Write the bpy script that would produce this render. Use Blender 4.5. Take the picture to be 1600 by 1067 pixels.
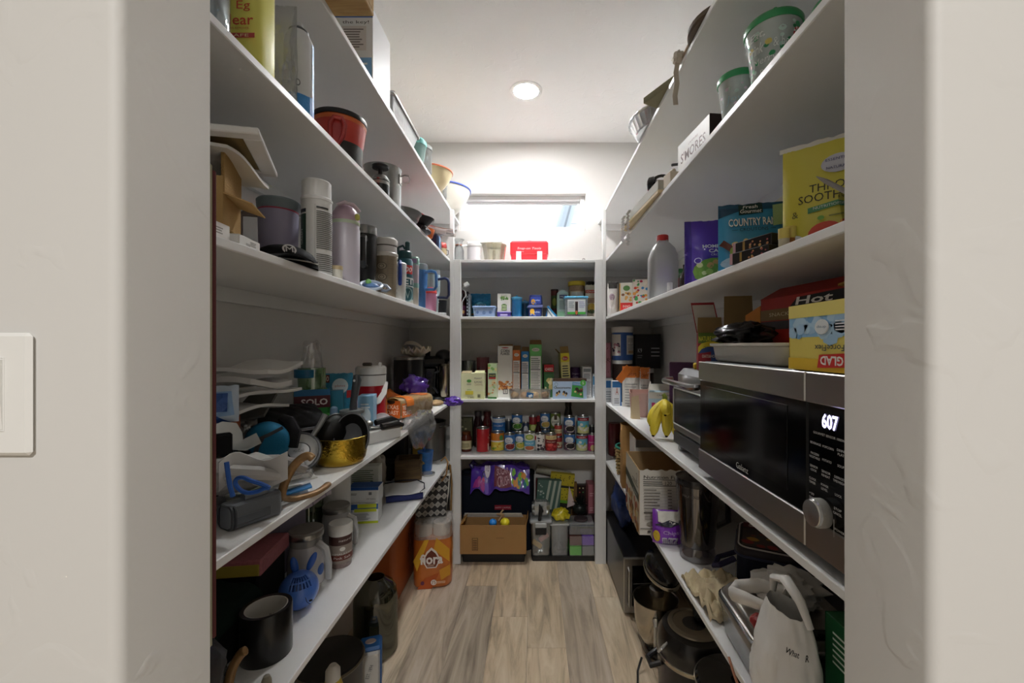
import bpy, bmesh, math, random
from mathutils import Vector, Matrix, noise
random.seed(7)
for o in list(bpy.data.objects): bpy.data.objects.remove(o)
SC = bpy.context.scene
COL = SC.collection
PI = math.pi
# ---------------------------------------------------------------- camera
F, PX, PY, CZ = 650.0, 834.0, 540.0, 1.42       # focal length and principal point in a 1600x1067 frame, eye height
cam = bpy.data.objects.new('camera', bpy.data.cameras.new('camera'))
COL.objects.link(cam); SC.camera = cam
cam.location = (0, 0, CZ); cam.rotation_euler = (PI/2, 0, 0)
cam.data.sensor_width = 36; cam.data.lens = F/1600*36
cam.data.shift_x = -(PX-800)/1600; cam.data.shift_y = (PY-533.5)/1600
cam.data.clip_start = 0.02
# ---------------------------------------------------------------- light and exposure
w = bpy.data.worlds.new('overcast_sky'); SC.world = w; w.use_nodes = True
w.node_tree.nodes['Background'].inputs[0].default_value = (0.93, 0.96, 1.0, 1)
w.node_tree.nodes['Background'].inputs[1].default_value = 1.7
CAN_GLOW, KITCHEN_POWER = 380.0, 28.0
def area_lamp(name, loc, size, power, rot=(0,0,0), size_y=None, col=(1,1,1)):
    l = bpy.data.lights.new(name, 'AREA'); l.energy = power; l.size = size; l.color = col
    if size_y: l.shape = 'RECTANGLE'; l.size_y = size_y
    o = bpy.data.objects.new(name, l); COL.objects.link(o); o.location = loc; o.rotation_euler = rot
    return o
# the shadow under the switch plate falls straight down: a ceiling lamp in the room the camera stands in
area_lamp('kitchen_ceiling_lamp_offscreen', (.15, -1.5, 2.88), .45, KITCHEN_POWER, col=(1, 0.995, 0.985))
SC.view_settings.view_transform = 'Standard'; SC.view_settings.look = 'None'
SC.view_settings.gamma = 1; SC.view_settings.use_curve_mapping = False
SC.view_settings.exposure = 1.15
# ---------------------------------------------------------------- pixel helpers: a pixel gives a direction, the surface touched gives the distance
def onx(px, py, X):
    Y = X*F/(px-PX); return Vector((X, Y, CZ-(py-PY)*Y/F))
def aty(px, py, Y): return Vector(((px-PX)*Y/F, Y, CZ-(py-PY)*Y/F))
def onz(px, py, z):
    Y = (CZ-z)*F/(py-PY); return Vector(((px-PX)*Y/F, Y, z))
def depth_x(px, X): return X*F/(px-PX)
# ---------------------------------------------------------------- materials
def lin(h):
    if not isinstance(h, str): return tuple(h)
    h = h.lstrip('#'); c = [int(h[i:i+2], 16)/255 for i in (0, 2, 4)]
    return tuple(x/12.92 if x <= .04045 else ((x+.055)/1.055)**2.4 for x in c)
MATS = {}
def mat(col='888888', rough=.5, metal=0.0, bump=None, var=0.0, vscale=30, coat=0.0, emit=0.0, spec=.5, sub=0.0, trans=0.0, ior=1.45):
    if rough >= .65 and spec == .5: spec = .18
    key = (col, rough, metal, bump, var, vscale, coat, emit, spec, sub, trans, ior)
    if key in MATS: return MATS[key]
    m = bpy.data.materials.new('m_%s_%d' % (col if isinstance(col, str) else 'c', len(MATS))); m.use_nodes = True
    nt = m.node_tree; b = nt.nodes['Principled BSDF']; c = lin(col)
    b.inputs['Base Color'].default_value = (*c, 1); b.inputs['Roughness'].default_value = rough
    b.inputs['Metallic'].default_value = metal; b.inputs['Coat Weight'].default_value = coat
    b.inputs['Specular IOR Level'].default_value = spec
    if sub: b.inputs['Subsurface Weight'].default_value = sub; b.inputs['Subsurface Radius'].default_value = (.02, .02, .02)
    if trans: b.inputs['Transmission Weight'].default_value = trans; b.inputs['IOR'].default_value = ior
    if emit: b.inputs['Emission Color'].default_value = (*c, 1); b.inputs['Emission Strength'].default_value = emit
    if var or bump:
        tc = nt.nodes.new('ShaderNodeTexCoord')
    if var:
        n = nt.nodes.new('ShaderNodeTexNoise'); n.inputs['Scale'].default_value = vscale; n.inputs['Detail'].default_value = 4
        nt.links.new(tc.outputs['Object'], n.inputs['Vector'])
        mx = nt.nodes.new('ShaderNodeMix'); mx.data_type = 'RGBA'
        mx.inputs[6].default_value = (*[x*(1-var) for x in c], 1); mx.inputs[7].default_value = (*[min(1, x*(1+var)) for x in c], 1)
        nt.links.new(n.outputs['Fac'], mx.inputs[0]); nt.links.new(mx.outputs[2], b.inputs['Base Color'])
    if bump:
        n2 = nt.nodes.new('ShaderNodeTexNoise'); n2.inputs['Scale'].default_value = bump[0]; n2.inputs['Detail'].default_value = 5
        nt.links.new(tc.outputs['Object'], n2.inputs['Vector'])
        bp = nt.nodes.new('ShaderNodeBump'); bp.inputs['Strength'].default_value = bump[1]; bp.inputs['Distance'].default_value = bump[2] if len(bump) > 2 else .004
        nt.links.new(n2.outputs['Fac'], bp.inputs['Height']); nt.links.new(bp.outputs['Normal'], b.inputs['Normal'])
    MATS[key] = m; return m
def clear(col='ffffff', haze=.12, rough=.08, body=.0, bodycol='ffffff'):
    """thin clear plastic or glass: see-through sheet with a Fresnel gloss and a little cloudiness"""
    key = ('clear', col, haze, rough, body, bodycol)
    if key in MATS: return MATS[key]
    m = bpy.data.materials.new('m_clear_%d' % len(MATS)); m.use_nodes = True; nt = m.node_tree; nt.nodes.clear()
    out = nt.nodes.new('ShaderNodeOutputMaterial'); tr = nt.nodes.new('ShaderNodeBsdfTransparent'); gl = nt.nodes.new('ShaderNodeBsdfGlossy')
    df = nt.nodes.new('ShaderNodeBsdfDiffuse'); df.inputs[0].default_value = (*lin(bodycol), 1)
    tr.inputs[0].default_value = (*lin(col), 1); gl.inputs['Roughness'].default_value = rough
    fr = nt.nodes.new('ShaderNodeLayerWeight'); fr.inputs[0].default_value = .35
    ma = nt.nodes.new('ShaderNodeMath'); ma.operation = 'MULTIPLY_ADD'; ma.inputs[1].default_value = .55; ma.inputs[2].default_value = haze
    nt.links.new(fr.outputs['Fresnel'], ma.inputs[0])
    m1 = nt.nodes.new('ShaderNodeMixShader'); m1.inputs[0].default_value = body
    nt.links.new(tr.outputs[0], m1.inputs[1]); nt.links.new(df.outputs[0], m1.inputs[2])
    m2 = nt.nodes.new('ShaderNodeMixShader'); nt.links.new(ma.outputs[0], m2.inputs[0])
    nt.links.new(m1.outputs[0], m2.inputs[1]); nt.links.new(gl.outputs[0], m2.inputs[2]); nt.links.new(m2.outputs[0], out.inputs[0])
    MATS[key] = m; return m
def print_mat(rough=.45):
    key = ('print', rough)
    if key in MATS: return MATS[key]
    m = bpy.data.materials.new('m_print'); m.use_nodes = True; nt = m.node_tree; b = nt.nodes['Principled BSDF']
    a = nt.nodes.new('ShaderNodeAttribute'); a.attribute_name = 'ink'
    nt.links.new(a.outputs['Color'], b.inputs['Base Color']); b.inputs['Roughness'].default_value = rough
    MATS[key] = m; return m
# ---------------------------------------------------------------- mesh collector
def rotv(p, rz):
    c, s = math.cos(rz), math.sin(rz); return (p[0]*c-p[1]*s, p[0]*s+p[1]*c, p[2])
class G:
    def __init__(s): s.v = []; s.f = []; s.c = []
    def add(s, vs, fs, col=None):
        o = len(s.v); s.v += [tuple(v) for v in vs]; s.f += [tuple(i+o for i in f) for f in fs]; s.c += [col]*len(fs); return s
    def box(s, c, d, b=0.0, M=None):
        hx, hy, hz = d[0]/2, d[1]/2, d[2]/2; b = min(b, hx*.98, hy*.98, hz*.98)
        vs = []; fs = []
        if b <= 0:
            for x in (-1, 1):
                for y in (-1, 1):
                    for z in (-1, 1): vs.append((x*hx, y*hy, z*hz))
            fs = [(0,1,3,2), (4,6,7,5), (0,4,5,1), (2,3,7,6), (0,2,6,4), (1,5,7,3)]
        else:
            idx = {}
            for x in (-1, 1):
                for y in (-1, 1):
                    for z in (-1, 1):
                        for k in range(3):
                            p = [x*(hx-b), y*(hy-b), z*(hz-b)]; p[k] += (x, y, z)[k]*b
                            idx[(x, y, z, k)] = len(vs); vs.append(tuple(p))
            I = idx
            for k, (a, c2) in enumerate(((1, 2), (0, 2), (0, 1))):
                for sg in (-1, 1):
                    q = []
                    for (i, j) in ((-1,-1), (1,-1), (1,1), (-1,1)):
                        t = [0, 0, 0]; t[k] = sg; t[a] = i; t[c2] = j; q.append(I[(*t, k)])
                    fs.append(tuple(q))
            for k in range(3):
                a, c2 = [i for i in range(3) if i != k]
                for i in (-1, 1):
                    for j in (-1, 1):
                        t0 = [0]*3; t1 = [0]*3; t0[k] = -1; t1[k] = 1; t0[a] = t1[a] = i; t0[c2] = t1[c2] = j
                        fs.append((I[(*t0, a)], I[(*t1, a)], I[(*t1, c2)], I[(*t0, c2)]))
            for x in (-1, 1):
                for y in (-1, 1):
                    for z in (-1, 1): fs.append((I[(x,y,z,0)], I[(x,y,z,1)], I[(x,y,z,2)]))
        if M is not None: vs = [M @ Vector(v) for v in vs]
        vs = [(v[0]+c[0], v[1]+c[1], v[2]+c[2]) for v in vs]
        return s.add(vs, fs)
    def lathe(s, prof, n=24, c=(0,0,0), sx=1, sy=1, M=None, pw=None):
        vs = []; fs = []; m = len(prof)
        for r, z in prof:
            for i in range(n):
                a = 2*PI*i/n; ca, sa = math.cos(a), math.sin(a)
                if pw:      # squared-off section
                    k = (abs(ca)**pw+abs(sa)**pw)**(-1/pw); ca *= k; sa *= k
                vs.append((r*ca*sx, r*sa*sy, z))
        for j in range(m-1):
            for i in range(n):
                fs.append((j*n+i, j*n+(i+1) % n, (j+1)*n+(i+1) % n, (j+1)*n+i))
        if prof[0][0] > 1e-6: fs.append(tuple(range(n))[::-1])
        if prof[-1][0] > 1e-6: fs.append(tuple((m-1)*n+i for i in range(n)))
        if M is not None: vs = [M @ Vector(v) for v in vs]
        return s.add([(v[0]+c[0], v[1]+c[1], v[2]+c[2]) for v in vs], fs)
    def shell(s, prof, t, n=24, c=(0,0,0), sx=1, sy=1, M=None, pw=None):
        """open vessel: outer profile bottom to rim, then back down inside at wall thickness t"""
        inner = [(max(r-t, 0.0005), max(z, prof[0][1]+t)) for r, z in prof[::-1]]
        return s.lathe(prof+inner, n, c, sx, sy, M, pw)
    def tube(s, pts, r, n=8, closed=False, flat=1.0):
        pts = [Vector(p) for p in pts]; m = len(pts); vs = []; fs = []
        up = None
        for i, p in enumerate(pts):
            if closed: t = pts[(i+1) % m]-pts[i-1]
            else: t = pts[min(i+1, m-1)]-pts[max(i-1, 0)]
            t = t.normalized() if t.length > 1e-9 else Vector((0, 0, 1))
            if up is None:
                up = Vector((0, 0, 1)) if abs(t.z) < .9 else Vector((1, 0, 0))
            up = (up-t*up.dot(t)); up = up.normalized() if up.length > 1e-6 else Vector((1, 0, 0))
            sd = t.cross(up); rr = r[i] if isinstance(r, (list, tuple)) else r
            for k in range(n):
                a = 2*PI*k/n; vs.append(p+up*(rr*math.cos(a))+sd*(rr*flat*math.sin(a)))
        L = m if closed else m-1
        for j in range(L):
            for k in range(n):
                a, b = j*n, ((j+1) % m)*n
                fs.append((a+k, a+(k+1) % n, b+(k+1) % n, b+k))
        if not closed: fs += [tuple(range(n))[::-1], tuple((m-1)*n+k for k in range(n))]
        return s.add(vs, fs)
    def prism(s, poly, h, M=None, c=(0,0,0), z0=0.0):
        n = len(poly); vs = [(x, y, z0) for x, y in poly]+[(x, y, z0+h) for x, y in poly]
        fs = [tuple(range(n))[::-1], tuple(range(n, 2*n))]+[(i, (i+1) % n, n+(i+1) % n, n+i) for i in range(n)]
        if M is not None: vs = [M @ Vector(v) for v in vs]
        return s.add([(v[0]+c[0], v[1]+c[1], v[2]+c[2]) for v in vs], fs)
    def ell(s, c, r, nu=16, nv=10, M=None, amp=0, fr=20):
        r = r if isinstance(r, (list, tuple)) else (r, r, r)
        vs = [(0, 0, -r[2])]; fs = []
        for j in range(1, nv):
            a = -PI/2+PI*j/nv
            for i in range(nu):
                b = 2*PI*i/nu; vs.append((r[0]*math.cos(a)*math.cos(b), r[1]*math.cos(a)*math.sin(b), r[2]*math.sin(a)))
        vs.append((0, 0, r[2])); T = len(vs)-1
        for i in range(nu):
            fs.append((0, 1+(i+1) % nu, 1+i)); fs.append((T, 1+(nv-2)*nu+i, 1+(nv-2)*nu+(i+1) % nu))
        for j in range(nv-2):
            for i in range(nu): fs.append((1+j*nu+i, 1+j*nu+(i+1) % nu, 1+(j+1)*nu+(i+1) % nu, 1+(j+1)*nu+i))
        if amp: vs = [Vector(v)*(1+amp*noise.noise(Vector(v)*fr+Vector(c)*7)) for v in vs]
        if M is not None: vs = [M @ Vector(v) for v in vs]
        return s.add([(v[0]+c[0], v[1]+c[1], v[2]+c[2]) for v in vs], fs)
    def sheet(s, fn, nu, nv):
        vs = [fn(i/nu, j/nv) for j in range(nv+1) for i in range(nu+1)]
        fs = [(j*(nu+1)+i, j*(nu+1)+i+1, (j+1)*(nu+1)+i+1, (j+1)*(nu+1)+i) for j in range(nv) for i in range(nu)]
        return s.add(vs, fs)
    def slab(s, fn, nu, nv, t):
        """sheet with thickness: fn gives the top, the underside lies t along -normal approximated by -z or given vector"""
        tv = Vector(t) if isinstance(t, (list, tuple)) else Vector((0, 0, -t))
        top = [Vector(fn(i/nu, j/nv)) for j in range(nv+1) for i in range(nu+1)]
        N = len(top); W = nu+1
        vs = top+[p+tv for p in top]
        fs = [(j*W+i, j*W+i+1, (j+1)*W+i+1, (j+1)*W+i) for j in range(nv) for i in range(nu)]
        fs += [tuple(N+k for k in f[::-1]) for f in fs]
        ring = [i for i in range(W)]+[j*W+nu for j in range(1, nv+1)]+[nv*W+i for i in range(nu-1, -1, -1)]+[j*W for j in range(nv-1, 0, -1)]
        R = len(ring)
        fs += [(ring[k], ring[(k+1) % R], N+ring[(k+1) % R], N+ring[k]) for k in range(R)]
        return s.add(vs, fs)
    def xf(s, M): s.v = [tuple(M @ Vector(v)) for v in s.v]; return s
    def mv(s, x, y, z): s.v = [(a+x, b+y, c+z) for a, b, c in s.v]; return s
def RX(a): return Matrix.Rotation(a, 4, 'X')
def RY(a): return Matrix.Rotation(a, 4, 'Y')
def RZ(a): return Matrix.Rotation(a, 4, 'Z')
def TR(x, y, z): return Matrix.Translation((x, y, z))
def D(a): return math.radians(a)
def mesh_of(name, g, m, smooth=35, fixn=True):
    me = bpy.data.meshes.new(name); me.from_pydata(g.v, [], g.f)
    if fixn:
        bm = bmesh.new(); bm.from_mesh(me); bmesh.ops.recalc_face_normals(bm, faces=bm.faces); bm.to_mesh(me); bm.free()
    ms = m if isinstance(m, (list, tuple)) else [m]
    for x in ms: me.materials.append(x)
    if smooth:
        me.polygons.foreach_set('use_smooth', [True]*len(me.polygons)); me.set_sharp_from_angle(angle=D(smooth))
    return me
def part(name, g, m, parent, label=None, smooth=35, kind=None):
    o = bpy.data.objects.new(name, mesh_of(name, g, m, smooth)); COL.objects.link(o); o.parent = parent
    if label: o['label'] = label
    if kind: o['kind'] = kind
    return o
def carve(o, g):
    """cut the closed shapes of g out of mesh object o (real holes)"""
    c = bpy.data.objects.new('cutter', mesh_of('cutter', g, mat('808080'), 0)); COL.objects.link(c); c.matrix_world = o.matrix_world
    md = o.modifiers.new('cut', 'BOOLEAN'); md.object = c; md.operation = 'DIFFERENCE'; md.solver = 'EXACT'; md.use_self = True
    bpy.context.view_layer.update(); c.matrix_world = o.matrix_world; bpy.context.view_layer.update()
    me = bpy.data.meshes.new_from_object(o.evaluated_get(bpy.context.evaluated_depsgraph_get()))
    o.modifiers.clear(); o.data = me; bpy.data.objects.remove(c); return o
def tag(o, label, cat, group=None):
    o['label'] = label; o['category'] = cat
    if group: o['group'] = group
    return o
def thing(name, label, cat, loc=(0,0,0), rz=0, group=None, rx=0, ry=0):
    o = bpy.data.objects.new(name, None); COL.objects.link(o); o.empty_display_size = .05
    o.location = loc; o.rotation_euler = (D(rx), D(ry), D(rz)); return tag(o, label, cat, group)
def single(name, g, m, label, cat, loc=(0,0,0), rz=0, group=None, smooth=35, rx=0, ry=0):
    o = bpy.data.objects.new(name, mesh_of(name, g, m, smooth)); COL.objects.link(o)
    o.location = loc; o.rotation_euler = (D(rx), D(ry), D(rz)); return tag(o, label, cat, group)
def struct(name, g, m, parent=None, smooth=35):
    o = bpy.data.objects.new(name, mesh_of(name, g, m, smooth)); COL.objects.link(o)
    if parent: o.parent = parent
    else: o['kind'] = 'structure'
    return o
def dup(root, loc, rz=None, label=None, group=None):
    r = root.copy(); COL.objects.link(r); r.location = loc
    if rz is not None: r.rotation_euler = (0, 0, D(rz))
    if label: r['label'] = label
    if group: r['group'] = group
    for ch in [o for o in bpy.data.objects if o.parent == root]:
        c = ch.copy(); COL.objects.link(c); c.parent = r
        for gch in [o for o in bpy.data.objects if o.parent == ch]:
            d = gch.copy(); COL.objects.link(d); d.parent = c
    return r
# ---------------------------------------------------------------- flat print: lettering and shapes inked on a face
TXT = {}
def text2d(s, bold=0.0, res=2):
    k = (s, bold, res)
    if k in TXT: return TXT[k]
    cu = bpy.data.curves.new('t', 'FONT'); cu.body = s; cu.resolution_u = res; cu.offset = bold
    o = bpy.data.objects.new('t', cu); me = o.to_mesh()
    me.calc_loop_triangles()
    v = [(p.co.x, p.co.y) for p in me.vertices]; t = [tuple(x.vertices) for x in me.loop_triangles]
    o.to_mesh_clear(); bpy.data.objects.remove(o); bpy.data.curves.remove(cu)
    if not v: v = [(0, 0)]
    x0, x1 = min(p[0] for p in v), max(p[0] for p in v); y0, y1 = min(p[1] for p in v), max(p[1] for p in v)
    v = [((p[0]-x0)/(x1-x0+1e-9)-.5, (p[1]-y0)/(y1-y0+1e-9)-.5) for p in v]
    TXT[k] = (v, t, (x1-x0)/(y1-y0+1e-9)); return TXT[k]
class Art:
    def __init__(s, w, h): s.w = w; s.h = h; s.T = []; s.k = 0
    def tri(s, pts, tris, col):
        s.k += 1; c = lin(col)
        for t in tris: s.T.append(([pts[i] for i in t], c, s.k))
        return s
    def p(s, pts, col):
        pts = [(min(max(x, 0), 1)*s.w, min(max(y, 0), 1)*s.h) for x, y in pts]
        return s.tri(pts, [(0, i, i+1) for i in range(1, len(pts)-1)], col)
    def r(s, x0, y0, x1, y1, col): return s.p([(x0, y0), (x1, y0), (x1, y1), (x0, y1)], col)
    def e(s, cx, cy, rx, ry, col, n=18): return s.p([(cx+rx*math.cos(2*PI*i/n), cy+ry*math.sin(2*PI*i/n)) for i in range(n)], col)
    def lines(s, x0, y0, x1, y1, n, col, fill=.45, rag=.25):
        rd = random.Random(int(x0*1000+y0*77+n)); dy = (y1-y0)/n
        pts = []; tr = []
        for i in range(n):
            xe = x1-(x1-x0)*rag*rd.random(); yy = y0+dy*i; b = len(pts)
            pts += [(x0*s.w, yy*s.h), (xe*s.w, yy*s.h), (xe*s.w, (yy+dy*fill)*s.h), (x0*s.w, (yy+dy*fill)*s.h)]
            tr += [(b, b+1, b+2), (b, b+2, b+3)]
        return s.tri(pts, tr, col)
    def blobs(s, x0, y0, x1, y1, n, r, cols, seed=1):
        rd = random.Random(seed); s.k += 1
        for i in range(n):
            cx = (x0+(x1-x0)*rd.random())*s.w; cy = (y0+(y1-y0)*rd.random())*s.h; rr = r*s.w*(.6+.8*rd.random()); c = lin(rd.choice(cols)); a0 = rd.random()*6
            pts = [(min(max(cx+rr*math.cos(a0+2*PI*k/8)*(1 if k % 2 else .85), 0), s.w), min(max(cy+rr*.8*math.sin(a0+2*PI*k/8), 0), s.h)) for k in range(8)]
            for k in range(1, 7): s.T.append(([pts[0], pts[k], pts[k+1]], c, s.k+(i % 5)*.25))
        s.k += 1
        return s
    def t(s, txt, cx, cy, h, col, w=None, rot=0, bold=0.0, shear=0, res=2):
        v, t, asp = text2d(txt, bold, res); H = h*s.h; Wd = w*s.w if w else H*asp
        a = D(rot); ca, sa = math.cos(a), math.sin(a); pts = []
        for x, y in v:
            X = x*Wd+shear*y*H; Y = y*H; pts.append((cx*s.w+X*ca-Y*sa, cy*s.h+X*sa+Y*ca))
        return s.tri(pts, t, col)
    def put(s, parent, fn, cell=None, name='label_print', eps=.00035, rough=.45):
        """fn(u, v) in metres on the face -> (point, normal)"""
        g = G(); cols = []
        def emit(P, c, k, dep=0):
            if cell and dep < 5:
                L = [math.dist(P[i], P[(i+1) % 3]) for i in range(3)]; i = L.index(max(L))
                if L[i] > cell:
                    a, b, d = P[i], P[(i+1) % 3], P[(i+2) % 3]; m = ((a[0]+b[0])/2, (a[1]+b[1])/2)
                    emit([a, m, d], c, k, dep+.5); emit([m, b, d], c, k, dep+.5); return
            vs = []
            for u, v in P:
                p, n = fn(u, v); vs.append(Vector(p)+Vector(n)*(eps*k))
            o = len(g.v); g.v += [tuple(x) for x in vs]; g.f.append((o, o+1, o+2)); cols.append(c)
        for P, c, k in s.T: emit(P, c, k)
        me = mesh_of(name, g, print_mat(rough), smooth=0, fixn=False)
        at = me.color_attributes.new('ink', 'FLOAT_COLOR', 'CORNER')
        flat = []
        for c in cols: flat += [c[0], c[1], c[2], 1.0]*3
        at.data.foreach_set('color', flat)
        o = bpy.data.objects.new(name, me); COL.objects.link(o); o.parent = parent; return o
    def flat(s, parent, O, U, V, **k):
        O, U, V = Vector(O), Vector(U).normalized(), Vector(V).normalized(); n = U.cross(V)
        return s.put(parent, lambda u, v: (O+U*u+V*v, n), None, **k)
    def cyl(s, parent, r, z0=0, a0=-150, a1=-30, rtop=None, c=(0, 0), **k):
        """wrap round a standing cylinder; width w spans angles a0..a1 (degrees, -90 faces -Y)"""
        def fn(u, v):
            a = D(a0+(a1-a0)*u/s.w); rr = r if rtop is None else r+(rtop-r)*v/s.h
            return (c[0]+rr*math.cos(a), c[1]+rr*math.sin(a), z0+v), (math.cos(a), math.sin(a), 0)
        return s.put(parent, fn, max(abs(a1-a0)/360*0+s.w*18/abs(a1-a0), .002), **k)
def front(a, par, w, d, h, **k): return a.flat(par, (-w/2, -d/2, 0), (1, 0, 0), (0, 0, 1), **k)
def right(a, par, w, d, h, **k): return a.flat(par, (w/2, -d/2, 0), (0, 1, 0), (0, 0, 1), **k)
def left(a, par, w, d, h, **k): return a.flat(par, (-w/2, d/2, 0), (0, -1, 0), (0, 0, 1), **k)
def top(a, par, w, d, h, **k): return a.flat(par, (-w/2, -d/2, h), (1, 0, 0), (0, 1, 0), **k)
def carton(name, label, cat, loc, rz, w, d, h, m, fa=None, ra=None, la=None, ta=None, group=None, b=.0015, open_top=None):
    """printed box standing on its base; fa/ra/la/ta are functions drawing on an Art of that face"""
    t = thing(name, label, cat, loc, rz, group)
    if open_top:
        k = .002; g = G()
        for c, dd in (((0, -d/2+k/2, h/2), (w, k, h)), ((0, d/2-k/2, h/2), (w, k, h)), ((-w/2+k/2, 0, h/2), (k, d, h)), ((w/2-k/2, 0, h/2), (k, d, h)), ((0, 0, k/2), (w, d, k))): g.box(c, dd)
        part('box_body', g, m, t)
        for (nm, c, dd, ang) in open_top:
            pass
    else:
        part('box_body', G().box((0, 0, h/2), (w, d, h), b), m, t)
    for f, fn, sz in ((fa, front, (w, h)), (ra, right, (d, h)), (la, left, (d, h)), (ta, top, (w, d))):
        if f:
            a = Art(*sz); f(a); fn(a, t, w, d, h)
    return t
def flap(par, p0, p1, out, m, name='flap'):
    """cardboard flap hinged on edge p0-p1, its far edge displaced by vector out"""
    p0, p1, out = Vector(p0), Vector(p1), Vector(out); n = (p1-p0).cross(out).normalized()*.0012
    ins = (p1-p0)*.03
    q = [p0, p1, p1+out-ins, p0+out+ins]; g = G()
    g.add([v-n for v in q]+[v+n for v in q], [(0,1,2,3), (7,6,5,4), (0,4,5,1), (1,5,6,2), (2,6,7,3), (3,7,4,0)])
    return part(name, g, m, par)
def bag_fn(w, h, t, crump=.15, seed=0, gus=1.0, lean=0):
    """front surface of a filled pouch: sealed flat at top, full lower down"""
    def fn(u, v, sgn=1):
        x = (u-.5); prof = (max(0, 1-(2*abs(x))**2.6))**.5
        vt = min(1, (1-v)/.45)**.8; vb = min(1, (v+.02)/.10)**.5
        n = noise.noise(Vector((u*5+seed, v*5*h/w, seed*3.1+sgn)))*crump+noise.noise(Vector((u*13+seed, v*13*h/w, seed+sgn*2)))*crump*.5
        y = t/2*prof*vt*vb*(1+n)+.0006
        wv = 1-.06*prof*vt*0
        return Vector((x*w*(1-.05*(1-vt)*0), -sgn*y+lean*v*h, v*h+.004*noise.noise(Vector((u*9, seed, 1)))*(v > .97)))
    return fn
def pouch(name, label, cat, loc, rz, w, h, t, m, art=None, seed=0, crump=.15, group=None, lean=0, rx=0, nu=18, nv=20, ry=0, back=None):
    o = thing(name, label, cat, loc, rz, group, rx, ry); fn = bag_fn(w, h, t, crump, seed, lean=lean)
    g = G(); g.sheet(lambda u, v: fn(u, v, 1), nu, nv); g.sheet(lambda u, v: fn(1-u, v, -1), nu, nv)
    part('bag_body', g, m, o, smooth=60)
    for aa, sg in ((art, 1), (back, -1)):
        if aa:
            a = Art(w, h); aa(a)
            def mp(u, v, sg=sg):
                uu, vv = min(max(u/w, 0), 1), min(max(v/h, 0), 1); p = fn(uu, vv, sg)
                if sg < 0: p = fn(1-uu, vv, sg)
                return p, (0, -sg, 0)
            a.put(o, mp, max(.012, w/14), eps=.0007)
    return o
def crumple(w, d, h, seed=0, amp=.25, fr=6, n=14):
    """crumpled bag or cloth heap standing on z=0"""
    g = G(); g.ell((0, 0, 0), (w/2, d/2, h/2), n*2, n)
    out = []
    for v in g.v:
        V = Vector(v); q = Vector((V.x/w*fr+seed, V.y/d*fr, V.z/h*fr))
        k = 1+amp*noise.noise(q)+amp*.6*noise.noise(q*2.3)
        V = V*k; V.z = max(V.z, -h*.46); out.append((V.x, V.y, V.z+h*.46))
    g.v = out; return g
def circ(r, n=24, a0=0, a1=360, c=(0, 0)):
    return [(c[0]+r*math.cos(D(a0+(a1-a0)*i/n)), c[1]+r*math.sin(D(a0+(a1-a0)*i/n))) for i in range(n if a1-a0 == 360 else n+1)]
def rrect(w, d, r, n=4):
    p = []
    for sx, sy, a in ((1, 1, 0), (-1, 1, 90), (-1, -1, 180), (1, -1, 270)):
        for i in range(n+1):
            t = D(a+90*i/n); p.append((sx*(w/2-r)+r*math.cos(t), sy*(d/2-r)+r*math.sin(t)))
    return p
def loft(g, rings):
    """rings: lists of same-length point loops, closed at both ends"""
    n = len(rings[0]); vs = [p for r in rings for p in r]; fs = []
    for j in range(len(rings)-1):
        for i in range(n): fs.append((j*n+i, j*n+(i+1) % n, (j+1)*n+(i+1) % n, (j+1)*n+i))
    fs += [tuple(range(n))[::-1], tuple((len(rings)-1)*n+i for i in range(n))]
    return g.add(vs, fs)
def tub(w, d, h, r, t=.002, taper=.9, n=4):
    """open rectangular tub with rounded corners, hollow"""
    def ring(k, z, off): return [(x*k*(1-2*off/w), y*k*(1-2*off/d), z) for x, y in rrect(w, d, r, n)]
    return loft(G(), [ring(taper, 0, 0), ring(1, h, 0), ring(1, h, t), ring(taper, t, t)])
# ================================================================ the room
XL, XR, YB, YF, YI, ZC = -0.915, 0.861, 3.05, 0.40, 0.514, 2.91      # walls, back wall, hall face and pantry face of the front wall, ceiling
SXL, SXR, YBS = -0.546, 0.470, 2.71                                  # front edges of the left, right and back shelves
JL, JR = -0.400, 0.384
def wall_mat(col, sc, st):
    m = bpy.data.materials.new('m_wall'); m.use_nodes = True; nt = m.node_tree; b = nt.nodes['Principled BSDF']
    b.inputs['Base Color'].default_value = (*lin(col), 1); b.inputs['Roughness'].default_value = .6
    tc = nt.nodes.new('ShaderNodeTexCoord')
    n = nt.nodes.new('ShaderNodeTexNoise'); n.inputs['Scale'].default_value = sc; n.inputs['Detail'].default_value = 3; n.inputs['Distortion'].default_value = .8
    r = nt.nodes.new('ShaderNodeValToRGB'); r.color_ramp.elements[0].position = .58; r.color_ramp.elements[1].position = .64
    n3 = nt.nodes.new('ShaderNodeTexNoise'); n3.inputs['Scale'].default_value = sc*6; n3.inputs['Detail'].default_value = 4
    ad = nt.nodes.new('ShaderNodeMath'); ad.operation = 'MULTIPLY_ADD'; ad.inputs[1].default_value = .25
    bp = nt.nodes.new('ShaderNodeBump'); bp.inputs['Strength'].default_value = st; bp.inputs['Distance'].default_value = .0012
    nt.links.new(tc.outputs['Object'], n.inputs['Vector']); nt.links.new(tc.outputs['Object'], n3.inputs['Vector'])
    nt.links.new(n.outputs['Fac'], r.inputs[0]); nt.links.new(n3.outputs['Fac'], ad.inputs[0]); nt.links.new(r.outputs[0], ad.inputs[2])
    nt.links.new(ad.outputs[0], bp.inputs['Height']); nt.links.new(bp.outputs[0], b.inputs['Normal'])
    return m
M_WALL = wall_mat('dbd9d5', 9, .28); M_CEIL = wall_mat('f4f3f1', 22, .45)
M_SHELF = mat('efefee', .34, bump=(60, .04, .002)); M_TRIM = mat('e8e8e6', .4)
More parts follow.
